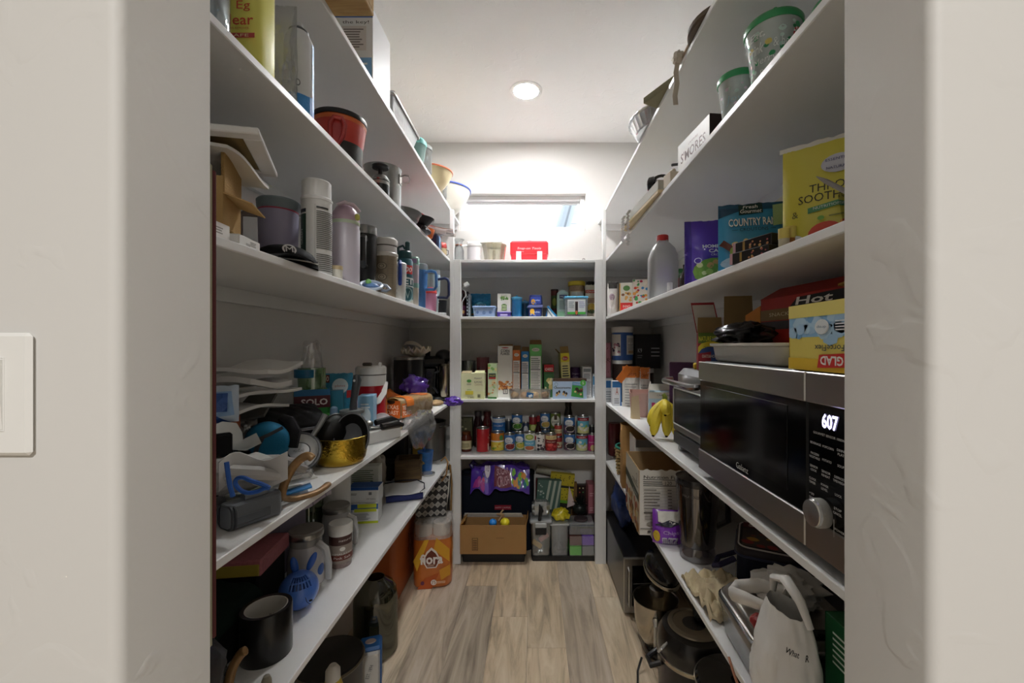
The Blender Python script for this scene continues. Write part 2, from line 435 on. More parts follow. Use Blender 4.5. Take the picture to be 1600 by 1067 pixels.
struct('wall_left', G().box((XL-.05, (YI+YB)/2, ZC/2), (.1, YB-YI, ZC)), M_WALL)
struct('wall_right', G().box((XR+.05, (YI+YB)/2, ZC/2), (.1, YB-YI, ZC)), M_WALL)
WX0, WX1, WZ0, WZ1 = -0.545, 0.380, 2.262, 2.535
g = G()
for x0, x1, z0, z1 in ((XL-.1, WX0, 0, ZC), (WX1, XR+.1, 0, ZC), (WX0, WX1, 0, WZ0), (WX0, WX1, WZ1, ZC)):
    g.box(((x0+x1)/2, YB+.09, (z0+z1)/2), (x1-x0, .18, z1-z0))
struct('wall_back', g, M_WALL)
struct('ceiling', G().box((0, (YI+YB)/2+.05, ZC+.05), (XR-XL+.2, YB-YI+.3, .1)), M_CEIL)
# front wall: three pieces round the cased opening with rounded plaster corners
def jamb(x, sgn):
    r = .011; n = 6; pts = [(x+sgn*2.2, YI), (x, YI)]
    pts += [(x+sgn*(r-r*math.cos(PI/2*i/n)), YF+r-r*math.sin(PI/2*i/n)) for i in range(n+1)]
    return pts+[(x+sgn*2.2, YF)]
g = G().prism(jamb(JL, -1), 2.14); g.prism(jamb(JR, 1), 2.14)
g.box(((JL+JR)/2, (YF+YI)/2, (2.14+ZC)/2), (JR-JL+4.4, YI-YF, ZC-2.14))
struct('wall_front', g, M_WALL, smooth=50)
# the kitchen side the camera stands in
struct('wall_kitchen_left', G().box((-2.25, -3.05, ZC/2), (.1, 6.9, ZC)), M_WALL)
struct('wall_kitchen_right', G().box((2.25, -3.05, ZC/2), (.1, 6.9, ZC)), M_WALL)
struct('wall_kitchen_rear', G().box((0, -6.55, ZC/2), (4.6, .1, ZC)), M_WALL)
struct('ceiling_kitchen', G().box((0, -3.05, ZC+.05), (4.6, 6.9, .1)), M_CEIL)
# window: drywall return, white vinyl frame, glass
win = bpy.data.objects.new('window_1', None); COL.objects.link(win); win['kind'] = 'structure'; win.location = (0, 0, 0)
g = G(); fy = YB+.085; fw = .034
g.box((WX0+fw/2, fy, (WZ0+WZ1)/2), (fw, .07, WZ1-WZ0), .004); g.box((WX1-fw/2, fy, (WZ0+WZ1)/2), (fw, .07, WZ1-WZ0), .004)
g.box(((WX0+WX1)/2, fy, WZ1-fw/2), (WX1-WX0-2*fw, .07, fw), .004); g.box(((WX0+WX1)/2, fy, WZ0+fw/2), (WX1-WX0-2*fw, .07, fw), .004)
part('window_frame', g, mat('f4f4f4', .35), win)
g = G(); fw2 = .016
for a in (WX0+fw+fw2/2, WX1-fw-fw2/2): g.box((a, fy+.012, (WZ0+WZ1)/2), (fw2, .035, WZ1-WZ0-2*fw), .003)
for a in (WZ0+fw+fw2/2, WZ1-fw-fw2/2): g.box(((WX0+WX1)/2, fy+.012, a), (WX1-WX0-2*fw-2*fw2, .035, fw2), .003)
part('window_sash', g, mat('ececec', .35), win)
part('window_pane', G().box(((WX0+WX1)/2, fy+.015, (WZ0+WZ1)/2), (WX1-WX0-2*fw-2*fw2+.004, .004, WZ1-WZ0-2*fw-2*fw2+.004)), clear('fbfdff', .03, .02), win)
# neighbouring roof eave seen through the window
eave = thing('neighbour_house', 'pale grey house gable with gutter and lap siding outside the window', 'house', (0, 0, 0))
part('house_wall', G().box((1.42, 5.52, 1.55), (1.9, .10, 3.3)), mat('a9b0b6', .7), eave)
struct('ground', G().box((0, 8.0, -.15), (16, 9.6, .1)), mat('7d7f6c', .9, var=.2, vscale=3))
for i in range(9):
    part('siding_board', G().box((1.42, 5.45, 2.15+.115*i), (1.9, .03, .112), .003, None), mat('b9c0c6', .6), eave)
# bargeboard and gutter
e = G(); e.tube([aty(886, 305, 4.5), aty(866, 372, 4.5)], .022, 8); part('downspout', e, mat('9aa3ab', .4), eave)
e = G(); q = [aty(889, 300, 4.6), aty(867, 375, 4.6), aty(885, 375, 4.6), aty(907, 300, 4.6)]
e.add([*q, *[v+Vector((0, .05, 0)) for v in q]], [(0,1,2,3), (7,6,5,4), (0,4,5,1), (3,2,6,7)]); part('bargeboard', e, mat('aab3ba', .5), eave)
e = G(); e.tube([aty(897, 300, 4.55), aty(877, 375, 4.55)], .012, 6); part('gutter_edge', e, mat('6f777e', .4), eave)
# ---- floor planks
def wood_mat(name, c0, c1, c2, sc=1.0, rough=.45, along='Y'):
    m = bpy.data.materials.new(name); m.use_nodes = True; nt = m.node_tree; b = nt.nodes['Principled BSDF']; b.inputs['Roughness'].default_value = rough
    tc = nt.nodes.new('ShaderNodeTexCoord'); oi = nt.nodes.new('ShaderNodeObjectInfo'); mp = nt.nodes.new('ShaderNodeMapping'); va = nt.nodes.new('ShaderNodeVectorMath'); va.operation = 'MULTIPLY_ADD'
    va.inputs[1].default_value = (37, 53, 11); nt.links.new(oi.outputs['Random'], va.inputs[0]); nt.links.new(tc.outputs['Object'], va.inputs[2])
    s3 = {'Y': (9, .9, 9), 'X': (.9, 9, 9), 'Z': (9, 9, .9)}[along]; mp.inputs['Scale'].default_value = [v*sc for v in s3]
    nt.links.new(va.outputs[0], mp.inputs[0])
    n = nt.nodes.new('ShaderNodeTexNoise'); n.inputs['Scale'].default_value = 1.6; n.inputs['Detail'].default_value = 8; n.inputs['Roughness'].default_value = .62; n.inputs['Distortion'].default_value = 1.6
    nt.links.new(mp.outputs[0], n.inputs['Vector'])
    r = nt.nodes.new('ShaderNodeValToRGB'); el = r.color_ramp.elements; el[0].position = .28; el[0].color = (*lin(c0), 1); el[1].position = .72; el[1].color = (*lin(c2), 1); e2 = el.new(.5); e2.color = (*lin(c1), 1)
    nt.links.new(n.outputs['Fac'], r.inputs[0])
    tn = nt.nodes.new('ShaderNodeMix'); tn.data_type = 'RGBA'; tn.blend_type = 'MULTIPLY'; tn.inputs[0].default_value = 1; nt.links.new(oi.outputs['Color'], tn.inputs[7])
    hs = nt.nodes.new('ShaderNodeHueSaturation'); mr = nt.nodes.new('ShaderNodeMapRange'); mr.inputs[3].default_value = .93; mr.inputs[4].default_value = 1.05
    nt.links.new(oi.outputs['Random'], mr.inputs[0]); nt.links.new(mr.outputs[0], hs.inputs['Value']); nt.links.new(r.outputs[0], tn.inputs[6]); nt.links.new(tn.outputs[2], hs.inputs['Color']); nt.links.new(hs.outputs[0], b.inputs['Base Color'])
    bp = nt.nodes.new('ShaderNodeBump'); bp.inputs['Strength'].default_value = .12; bp.inputs['Distance'].default_value = .001; nt.links.new(n.outputs['Fac'], bp.inputs['Height']); nt.links.new(bp.outputs[0], b.inputs['Normal'])
    return m
M_FLOOR = wood_mat('m_floor_oak', '8b7d6b', 'c6b49b', 'dccfbb', 1.0, .42)
fl = struct('floor', G().box((0, -1.7, -.06), (4.4, 9.7, .1)), mat('6b5a45', .8))
PWID = .185
pm = {}
def plank(x, y0, y1, tint):
    L = y1-y0; k = round(L, 3)
    if k not in pm: pm[k] = mesh_of('plank', G().box((0, 0, 0), (PWID-.0010, L-.0010, .012), .0010), M_FLOOR, 0)
    o = bpy.data.objects.new('plank', pm[k]); COL.objects.link(o); o.parent = fl; o.location = (x, (y0+y1)/2, -.006); o.color = (*tint, 1)
rp = random.Random(3)
JO = {-1: 2.18, -2: 2.46, 0: 1.955, 1: 2.9, -3: 1.6, 2: 2.35}
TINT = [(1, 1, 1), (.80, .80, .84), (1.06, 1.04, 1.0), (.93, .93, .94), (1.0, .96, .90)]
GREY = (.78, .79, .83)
for i in range(-12, 12):
    x = -.032+PWID/2+i*PWID; y = JO.get(i, 1.2+1.2*rp.random())-1.22*9; n = 0
    while y < YB:
        a, b = max(y, -6.5), min(y+1.22, YB); y += 1.22; n += 1
        if b-a < .02: continue
        tint = rp.choice(TINT)
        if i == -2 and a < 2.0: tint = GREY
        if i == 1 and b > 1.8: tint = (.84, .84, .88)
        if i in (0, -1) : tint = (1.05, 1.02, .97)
        if abs(x) > .95: b = min(b, YF)
        if b-a > .02: plank(x, a, b, tint)
# ---- recessed light
def can_light(loc, label):
    t = thing('recessed_light', label, 'ceiling light', loc)
    part('trim_ring', G().lathe([(.070, -.004), (.072, -.007), (.092, -.005), (.095, 0), (.070, 0)], 40), mat('f4f4f2', .4), t)
    part('lens', G().lathe([(.0005, -.0045), (.071, -.0045)], 40), mat('ffffff', .5, emit=CAN_GLOW), t)
can_light((aty(822, 142, 2.43).x, 2.43, ZC), 'round white recessed ceiling light glowing in the pantry ceiling')
# ---- switch
sw = thing('light_switch', 'white rocker light switch plate on the hall wall', 'light switch', (aty(-8, 615, YF).x, YF, aty(0, 615, YF).z))
part('cover_plate', G().box((0, -.0035, 0), (.0815, .007, .117), .0035), mat('f0efeb', .35), sw)
g = G().add([(-.0165, -.0075, -.033), (.0165, -.0075, -.033), (.0165, -.0115, .033), (-.0165, -.0115, .033), (-.0165, 0, -.033), (.0165, 0, -.033), (.0165, 0, .033), (-.0165, 0, .033)], [(0,1,2,3), (4,7,6,5), (0,4,5,1), (3,2,6,7), (0,3,7,4), (1,5,6,2)])
part('rocker', g, mat('f3f2ee', .3), sw)
g = G(); g.tube([(-.0175, -.0072, -.0345), (.0175, -.0072, -.0345), (.0175, -.0072, .0345), (-.0175, -.0072, .0345)], .0007, 4, True); part('rocker_gap', g, mat('f0efeb', .4), sw)
# ---- shelves
S1, S2, S3, S4, S5 = .670, 1.050, 1.610, 1.985, 2.325
B1, B2, B3, B4 = .697, 1.070, 1.610, 1.980
TH = .018
def shelf(label, x0, x1, y0, y1, z, cleats):
    t = thing('pantry_shelf', label, 'shelf', ((x0+x1)/2, (y0+y1)/2, z))
    part('shelf_board', G().box((0, 0, -TH/2), (x1-x0, y1-y0, TH), .002), M_SHELF, t)
    for c, d in cleats:
        part('cleat', G().box((c[0]-(x0+x1)/2, c[1]-(y0+y1)/2, -TH-.022), (d[0], d[1], .044), .001), M_TRIM, t)
Lc = [((XL+.009, (YI+YB)/2), (.018, YB-YI)), ((-.73, YB-.009), (.34, .018))]
Rc = [((XR-.009, (YI+YB)/2), (.018, YB-YI)), ((.665, YB-.009), (.35, .018))]
for side, (x0, x1), cl in (('left', (XL, SXL), Lc), ('right', (SXR, XR), Rc)):
    for z, what in ((S1, 'lowest'), (S2, 'second lowest'), (S3, 'middle'), (S4, 'second highest'), (S5, 'highest')):
        end = 'beside the paper goods' if side == 'left' else 'on the microwave side'
        shelf('long white painted shelf, %s of five %s' % (what, end), x0, x1, YI, YB, z, cl)
for z, lab in ((B1, 'short white back shelf loaded with food cans'), (B2, 'short white back shelf loaded with cereal boxes'), (B3, 'short white back shelf loaded with snack tubs and cartons'), (B4, 'short white back shelf under the window holding red tool box')):
    shelf(lab, SXL, SXR, YBS, YB, z, [(((SXL+SXR)/2, YB-.009), (SXR-SXL, .018))])
# posts
def post(label, x0, x1, z1, y0=YBS-.006, y1=YBS+.03):
    single('shelf_post', G().box((0, 0, z1/2), (x1-x0, y1-y0, z1), .0015), M_TRIM, label, 'post', ((x0+x1)/2, (y0+y1)/2, 0))
post('tall thin white shelf post beside the coffee maker', SXL, SXL+.024, 2.305)
post('wide white shelf post behind the paper goods', SXL+.024, SXL+.070, B4)
post('tall thin white shelf post beside the croutons shelf', SXR-.022, SXR, 2.305)
post('wide white shelf post above the black toaster oven', SXR-.070, SXR-.022, B4)
# ================================================================ back shelves
def bx(px, Y): return (px-PX)*Y/F
def bz(py, Y): return CZ-(py-PY)*Y/F
CARD = mat('b98f5c', .85, var=.08, vscale=40)
CARDIN = mat('a47f52', .9)
WHITEP = mat('efeee9', .5)
STEEL = mat('b9b9b6', .28, metal=1.0)
BLACKP = mat('0d0d0f', .42); BLACKM = mat('131315', .7)
def nutri(a, x0=.1, x1=.9, y0=.05, y1=.75, col='555555', n=14):
    a.lines(x0, y0, x1, y1, n, col, .35, .3)
# ---- shelf under the window (B4)
t = thing('toolbox_tin', 'red tin lunch box with white clasps and script lettering under the window', 'tool box', (bx(827, 2.83), 2.83, B4))
w, d, h = .255, .11, .118
part('box_body', G().box((0, 0, .042), (w-.014, d-.008, .084), .006), mat('e0303a', .3, coat=.4), t)
part('lid', G().box((0, 0, h*.5+.032), (w, d, .10), .012), mat('e0303a', .3, coat=.4), t)
a = Art(w, h); a.t('Snap-on Tools', .5, .74, .16, 'f3e4e2', w=.62, shear=.3, bold=.01); a.r(.2, .56, .36, .575, 'f3e4e2'); front(a, t, w, d+.001, h)
for s in (-1, 1): part('clasp', G().box((s*.07, -d/2-.003, .036), (.034, .008, .066), .002), mat('efe6e2', .4), t)
part('handle', G().tube([(-.035+.07*i/10, 0, h+.012+.026*math.sin(PI*i/10)) for i in range(11)], .0035, 6), mat('b9b3b0', .4), t)
part('handle_mount', G().box((0, 0, h+.008), (.085, .02, .012), .002), mat('c02a33', .4), t)
t = thing('glass_mixing_bowl', 'clear glass blender bowl with pale contents beside the white canister', 'bowl', (bx(772, 2.85), 2.85, B4))
part('bowl_wall', G().shell([(.055, 0), (.064, .012), (.080, .118), (.083, .124)], .003, 32), clear('fdfcf6', .05, .05, .10, 'f4efdc'), t)
part('rim', G().lathe([(.079, .119), (.085, .119), (.086, .127), (.080, .127), (.079, .119)], 32), clear('fbf9f0', .12, .1, .3, 'f4f0e0'), t)
part('column', G().lathe([(.012, .004), (.009, .09), (.003, .095)], 16), clear('e8e6dc', .3, .1, .4, 'eeeadb'), t)
part('red_seal', G().tube([(.070, -.03, .02), (.077, -.035, .07), (.081, -.03, .11)], .003, 6), mat('c94b45', .4), t)
t = thing('canister', 'plain white lidded canister on the window shelf', 'canister', (bx(741, 2.84), 2.84, B4))
part('canister_body', G().lathe([(.045, 0), (.048, .004), (.048, .112), (.0005, .112)], 32), mat('e6e3e6', .35), t)
part('lid', G().lathe([(.051, .110), (.052, .114), (.052, .128), (.047, .134), (.0005, .135)], 32), mat('efefee', .35), t)
part('spout', G().tube([(-.04, -.02, .12), (-.065, -.04, .112), (-.075, -.045, .106)], .007, 8), mat('efefee', .35), t)
t = thing('glass_jar', 'clear glass carafe standing beside the thin shelf post', 'carafe', (bx(717, 2.85), 2.85, B4), -60)
part('glass_wall', G().shell([(.030, 0), (.034, .01), (.036, .09), (.022, .125), (.026, .155), (.038, .165)], .003, 24), clear('fafcfc', .07, .05, .12, 'eef2f4'), t)
part('handle', G().tube([(.03, -.01, .14), (.062, -.02, .13), (.060, -.02, .07), (.036, -.01, .05)], .005, 8), clear('eef2f2', .3, .05, .2), t)
part('band', G().lathe([(.0225, .123), (.0245, .123), (.0245, .130), (.0225, .130), (.0225, .123)], 24), mat('c98a6c', .4, metal=.6), t)
single('serving_tray', G().box((0, 0, .005), (.24, .15, .01), .004), mat('f1f1ef', .4), 'white flat tray lying across the glass bowl and canister', 'tray', (bx(757, 2.9), 2.91, B4+.147), 8, rx=3, ry=-3)
t = thing('key_clip', 'small black clip lying alone on the window shelf', 'clip', (bx(905, 2.78), 2.76, B4))
part('clip_body', G().box((0, 0, .005), (.05, .008, .006), .002, RZ(.15)), mat('333333', .5), t); part('clip_ring', G().tube([(.028+.008*math.cos(x), 0, .010+.008*math.sin(x)) for x in [2*PI*i/12 for i in range(12)]], .002, 5, True), mat('222222', .4), t)
# ---- B3 snack shelf
Y3 = 2.80
t = thing('charger_cable', 'white charger plug on a looped cable leaning by the wide post', 'charger', (bx(724, 2.76), 2.76, B3))
part('plug', G().box((.02, 0, .215), (.035, .03, .026), .004, RY(-.5)), mat('f2f2f0', .35), t)
part('cable', G().tube([(.005, 0, .205), (-.01, 0, .19), (.012, -.004, .17), (.02, 0, .145), (.008, 0, .13), (-.008, 0, .10), (-.01, 0, .0)], .003, 6), mat('f2f2f0', .35), t)
t = thing('vanilla_bottle', 'slim dark brown bottle with a purple label by the post', 'bottle', (bx(724, 2.82), 2.83, B3))
part('bottle_glass', G().lathe([(.018, 0), (.020, .004), (.020, .12), (.009, .145), (.009, .17), (.0005, .17)], 20), mat('3a1c1c', .15, coat=.5), t)
part('cap', G().lathe([(.011, .165), (.011, .185), (.0005, .185)], 16), mat('51202c', .4), t)
a = Art(.04, .06); a.r(0, 0, 1, 1, '6b2a55'); a.e(.5, .3, .3, .2, 'd9a870'); a.cyl(t, .0203, .02, -150, -30)
for i, (px, hh, c, lab) in enumerate(((731.5, .172, '20252c', 'dark slim snack packet leaning next to the brown bottle'), (734.5, .155, '8d969c', 'grey slim snack packet leaning next to the teal bag'))):
    carton('snack_packet', lab, 'packet', (bx(px, 2.84), 2.84, B3), 4, .014, .12, hh, mat(c, .4), fa=lambda a: a.lines(.2, .1, .8, .9, 6, 'aab4ba'))
def f(a):
    a.p([(0, .55), (1, .70), (1, .98), (0, .98)], '157aa6'); a.e(.5, .42, .33, .22, '6cc6dc'); a.t('coconut', .5, .52, .08, 'e8f4f6', w=.55); a.t('flakes', .5, .40, .07, 'e8f4f6', w=.42); a.blobs(.1, .05, .9, .25, 14, .07, ['d7a24a', '2b8fb5', 'e9d9a0'], 4)
pouch('snack_bag', 'crinkled teal blue snack bag behind the pale blue tub', 'snack bag', (bx(751, 2.92), 2.92, B3), 6, .14, .175, .07, mat('2b9cc0', .3, coat=.3), f, 3, .3)
t = thing('plastic_tub', 'pale blue rectangular tub with matching lid in front of teal bag', 'tub', (bx(757.5, 2.78), 2.78, B3))
part('tub_body', tub(.148, .10, .058, .02, .002, .93), mat('a9c4ea', .4), t); part('lid', G().box((0, 0, .064), (.158, .108, .014), .006), mat('9dbce8', .35), t)
a = Art(.14, .05); a.e(.2, .5, .06, .2, '6d8cc6'); a.e(.5, .45, .08, .25, '7d9ad0'); a.e(.8, .5, .07, .2, '6d8cc6'); a.flat(t, (-.07, -.0505, .004), (1, 0, 0), (0, 0, 1))
t = thing('purple_tub', 'flat purple plastic tub carrying a white carton', 'tub', (bx(788, 2.80), 2.80, B3))
part('tub_body', tub(.092, .09, .028, .012, .002, .95), mat('5a44a8', .4), t); part('lid', G().box((0, 0, .031), (.098, .096, .006), .003), mat('6a54b8', .4), t)
a = Art(.08, .02); a.r(.2, .2, .8, .8, 'c9c2ea'); a.flat(t, (-.04, -.0458, .004), (1, 0, 0), (0, 0, 1))
def f(a):
    a.t('zero', .5, .86, .07, '4a7f3c', w=.5); a.blobs(.2, .62, .8, .80, 14, .07, ['8bb56a', '5e9a44', 'b7d19a'], 2); a.r(.32, .08, .70, .40, '6aa63a'); a.r(.36, .11, .66, .37, 'd9e6b8'); a.t('80', .51, .24, .14, '3f6f2a'); a.r(.40, .40, .62, .44, '4a7f3c')
carton('tea_carton', 'white carton with green print standing on flat purple tub', 'carton', (bx(788, 2.80), 2.80, B3+.034), 0, .088, .06, .122, mat('f2f0e9', .45), f)
for px, Y, hh, r, c, lab in ((807.5, 2.79, .140, .036, '1c6c9e', 'blue translucent plastic cup with a ribbed lid, beside white carton'), (820, 2.88, .120, .032, '15506f', 'darker blue plastic cup tucked behind the ribbed cup')):
    t = thing('drinking_cup', lab, 'cup', (bx(px, Y), Y, B3))
    part('cup_wall', G().lathe([(r*.9, 0), (r, .01), (r, hh*.86), (.0005, hh*.86)], 28), mat(c, .15, coat=.6), t)
    part('lid', G().lathe([(r*1.03, hh*.84), (r*1.05, hh*.93), (r*.8, hh*.97), (.008, hh*.98), (.007, hh*1.05), (.0005, hh*1.05)], 28), mat('4f9cc4', .2, coat=.4), t)
def navy(t, z0, up, w, h):
    a = Art(w, h); a.r(.05, .05, .95, .95, '2a3f8f'); a.e(.28, .6 if up else .35, .18, .35, 'f0b93a'); a.t('cookies', .62, .55, .22, 'e8ecf4', w=.48); a.blobs(.1, .05, .9, .3, 9, .07, ['f3b640', 'f6d27a', '5e78c8'], 8)
    a.flat(t, (-w/2, -.0455, z0), (1, 0, 0), (0, 0, 1))
t = thing('cream_cheese_tub', 'navy blue tub with yellow print, right side up under its twin', 'tub', (bx(836, 2.80), 2.80, B3))
part('tub_body', tub(.096, .088, .062, .02, .002, .92), mat('1d2c66', .4), t); part('lid', G().box((0, 0, .066), (.106, .098, .010), .004), mat('2a3a78', .35), t); navy(t, .004, True, .085, .054)
t = thing('cream_cheese_tub', 'navy blue tub with yellow print, upside down on its twin', 'tub', (bx(837, 2.80), 2.80, B3+.071))
part('lid', G().box((0, 0, .004), (.100, .094, .008), .003), mat('2a3a78', .35), t); part('tub_body', loft(G(), [[(x*k, y*k, z) for x, y in rrect(.094, .088, .025)] for k, z in ((1, .008), (.93, .06), (.86, .076))]), mat('1d2c66', .4), t); navy(t, .012, False, .075, .052)
carton('snack_packet', 'tiny black packet between navy tubs and blue striped wedge', 'packet', (bx(851.5, 2.80), 2.80, B3), 0, .026, .05, .066, mat('15191d', .4), fa=lambda a: a.p([(.6, 0), (1, 0), (1, .8)], '2a78b8'))
t = thing('cake_wedge_pack', 'blue and white striped wedge of paper packaging', 'packet', (bx(862, 2.78), 2.78, B3))
part('wedge', G().prism([(-.03, 0), (.032, 0), (-.022, .078)], .05, RX(PI/2), (0, .025, 0)), mat('e9edf0', .5), t)
a = Art(.07, .08); a.p([(.0, .85), (.12, .95), (1, .05), (.85, .0)], '2d8fc6'); a.p([(.02, .6), (.06, .66), (.55, .05), (.45, .02)], '5a6b74'); a.flat(t, (-.033, -.0255, 0), (1, 0, 0), (0, 0, 1))
t = thing('chip_tube', 'brown and green crisp tube behind the pale green carton', 'tube', (bx(866.5, 2.93), 2.93, B3))
part('tube_body', G().lathe([(.026, 0), (.026, .20), (.0005, .20)], 24), mat('5b241d', .4), t); part('lid', G().lathe([(.027, .195), (.027, .205), (.0005, .206)], 24), mat('2a1613', .4), t)
a = Art(.05, .09); a.r(0, 0, 1, 1, '3f5c2c'); a.e(.5, .5, .3, .3, '8a9a3c'); a.cyl(t, .0263, .07, -150, -40)
def f(a):
    a.r(.2, .78, .85, .93, '2e3b6a'); a.t('MILK', .52, .855, .07, 'd9e4ec'); a.lines(.2, .35, .9, .72, 8, '6f7f86'); a.r(0, 0, 1, .25, '9fd6b0')
carton('drink_carton', 'tall pale mint carton with navy badge', 'carton', (bx(879, 2.86), 2.86, B3), 0, .078, .06, .168, mat('c3ddd6', .45), f)
part('carton_flap', G().add([(-.039, .03, .168), (.0, .03, .195), (.039, .03, .168), (-.039, -.03, .168), (.0, -.03, .195), (.039, -.03, .168)], [(0,1,4,3), (1,2,5,4), (0,2,1), (3,4,5)]), mat('c3ddd6', .5), [o for o in bpy.data.objects if o.get('label') == 'tall pale mint carton with navy badge'][0])
t = thing('nut_jar', 'big nut jar with yellow screw lid behind the blue lidded box', 'jar', (bx(901, 2.955), 2.955, B3))
part('jar_glass', G().lathe([(.056, 0), (.060, .01), (.060, .20), (.055, .225), (.052, .236), (.0005, .236)], 32), mat('9a7a55', .15, var=.5, vscale=70, coat=.5), t)
part('lid', G().lathe([(.060, .232), (.062, .236), (.062, .258), (.058, .263), (.0005, .263)], 32), mat('e8c832', .4), t)
a = Art(.11, .13); a.r(0, 0, 1, 1, 'e9d5b4'); a.r(.1, .75, .9, .95, 'f2ebe0'); a.r(.2, .52, .8, .57, '4a3526'); a.t('CASHEW', .5, .42, .12, '7a5230', w=.7); a.lines(.2, .1, .8, .3, 4, '8a6a48'); a.cyl(t, .0604, .06, -142, -38)
t = thing('storage_box', 'clear twin storage box with sky blue lids and white labels', 'storage box', (bx(899.5, 2.775), 2.775, B3))
part('box_wall', tub(.150, .10, .120, .012, .002, .96), clear('e9f3f6', .15, .06, .25, 'dfe9ee'), t)
for s in (-1, 1): part('lid', G().box((s*.039, 0, .127), (.082, .108, .016), .006), mat('62b4dc', .35), t)
part('divider', G().box((0, 0, .06), (.004, .094, .112)), mat('3a3230', .5), t)
a = Art(.14, .11); a.r(.08, .1, .92, .98, 'e6ecef'); a.r(.08, .1, .92, .24, '49b84a'); a.r(.44, .05, .57, .85, '4a3a3c'); a.r(.46, .3, .55, .75, '241f22'); a.e(.5, .2, .06, .12, 'c86a3a'); a.lines(.14, .5, .4, .9, 4, '9fb0b8'); a.lines(.62, .5, .9, .9, 4, 'a5a8d0'); a.flat(t, (-.07, -.0512, .005), (1, 0, 0), (0, 0, 1))
def f(a):
    a.r(0, .74, 1, .84, 'b8402c'); a.t('CRISPS', .5, .79, .05, 'f0e2d6', w=.7); a.r(.05, .62, .95, .70, 'd8cdbb'); a.lines(.1, .45, .9, .60, 4, '8a4a2a'); a.e(.5, .30, .3, .13, 'd6b24a'); a.e(.5, .18, .34, .06, '4a5a34')
pouch('cracker_bag', 'cream cracker bag with a red band beside the storage box', 'snack bag', (bx(924, 2.84), 2.84, B3), -4, .085, .225, .05, mat('dcd0b8', .4), f, 5, .15)
pouch('coffee_bag', 'plain black foil bag at the back of the corner', 'bag', (bx(931, 2.98), 2.98, B3), -3, .14, .27, .06, mat('17120f', .35), None, 6, .3)
# ---- B2 cereal shelf
def f(a):
    a.r(.02, .02, .98, .30, 'eef0b8'); a.e(.34, .70, .10, .06, '58a045'); a.t('bites', .34, .58, .06, '3d5a35'); a.t('PEANUT', .73, .80, .06, '5a4632', w=.32); a.t('ALMOND', .73, .66, .08, '5a4632', w=.35); a.t('CARAMEL', .76, .56, .07, 'b9a878', w=.36); a.r(.18, .18, .52, .32, 'e9dc4c'); a.t('mini', .35, .37, .06, '6ba845'); a.t('10 BARS', .42, .07, .07, '4b3a2c', w=.28); a.r(.70, .06, .84, .2, 'cfd3a0'); a.lines(.71, .07, .83, .19, 4, '444433')
t = carton('bar_box', 'pale yellow snack bar box with torn top at the post', 'carton', (bx(740, 2.755), 2.765, B2), 0, .152, .09, .170, mat('eff0c4', .5), f, b=.001)
flap(t, (-.076, -.045, .17), (-.01, -.045, .17), (0, .05, .012), mat('b3a583', .8)); flap(t, (.01, -.045, .17), (.076, -.045, .17), (0, .05, .014), mat('d9d8a8', .7))
t = thing('glass_tumbler', 'clear glass jar standing behind the pale yellow box', 'jar', (bx(731, 2.90), 2.92, B2))
part('glass_wall', G().shell([(.048, 0), (.05, .01), (.05, .245)], .003, 28), clear('e4e8e8', .2, .05, .1, 'cfd2d2'), t)
part('white_filling', G().lathe([(.045, .004), (.045, .16), (.0005, .165)], 24), mat('eeeeee', .6), t)
def f(a): a.blobs(.1, .1, .9, .75, 18, .09, ['7a1f24', '4a0f14', '9a3a34', '2a0a0c'], 9); a.lines(.3, .5, .8, .62, 3, 'd0b0a8')
pouch('candy_bag', 'dark red crinkled candy bag between yellow box and green box', 'snack bag', (bx(755, 2.92), 2.90, B2), 10, .085, .27, .06, mat('6d1a20', .28, coat=.4), f, 11, .35)
def f(a):
    a.r(0, .62, 1, 1, 'cfe3b4'); a.blobs(.05, .70, .95, .95, 8, .16, ['8fc46a', 'f0a86a', 'e8e6a0'], 12); a.r(.1, .60, .9, .72, '23403a'); a.t('VALLEY', .5, .66, .05, 'e8d46a', w=.7); a.r(.1, .56, .9, .61, 'c0392b'); a.blobs(.05, .08, .95, .50, 14, .15, ['e9c27a', 'f2e2ae', 'b7cf8a', 'd89a5a'], 13); a.r(0, 0, 1, .05, '3c7a3a')
carton('oat_bar_box', 'narrow granola box in green and cream beside corn flakes', 'carton', (bx(771.5, 2.82), 2.82, B2), -2, .058, .15, .232, mat('dfe8c8', .5), f)
def f(a):
    a.t('CORN', .5, .905, .055, '2b2b2b', w=.6, bold=.02); a.t('FLAKES', .5, .85, .05, '2b2b2b', w=.6, bold=.02); a.e(.5, .965, .25, .01, 'b8202c')
    a.blobs(.02, .14, .98, .31, 46, .085, ['c9773a', 'e3a05a', 'a8562a', 'd98c46', 'f0bf80'], 14); a.r(.36, .07, .68, .17, '444444'); a.r(.40, .085, .64, .155, 'e8e4dc'); a.t('5', .52, .12, .05, '333333')
def f2(a): a.r(0, .8, 1, 1, 'd8d4ca'); a.lines(.1, .1, .9, .75, 14, '8c8a86')
t = carton('cereal_box', 'tall white corn flakes cereal box', 'cereal box', (bx(789.5, 2.80), 2.902, B2), -1, .098, .19, .348, mat('eeece6', .5), f, f2)
flap(t, (-.049, -.06, .348), (.049, -.06, .348), (0, .06, .012), mat('94714c', .8))
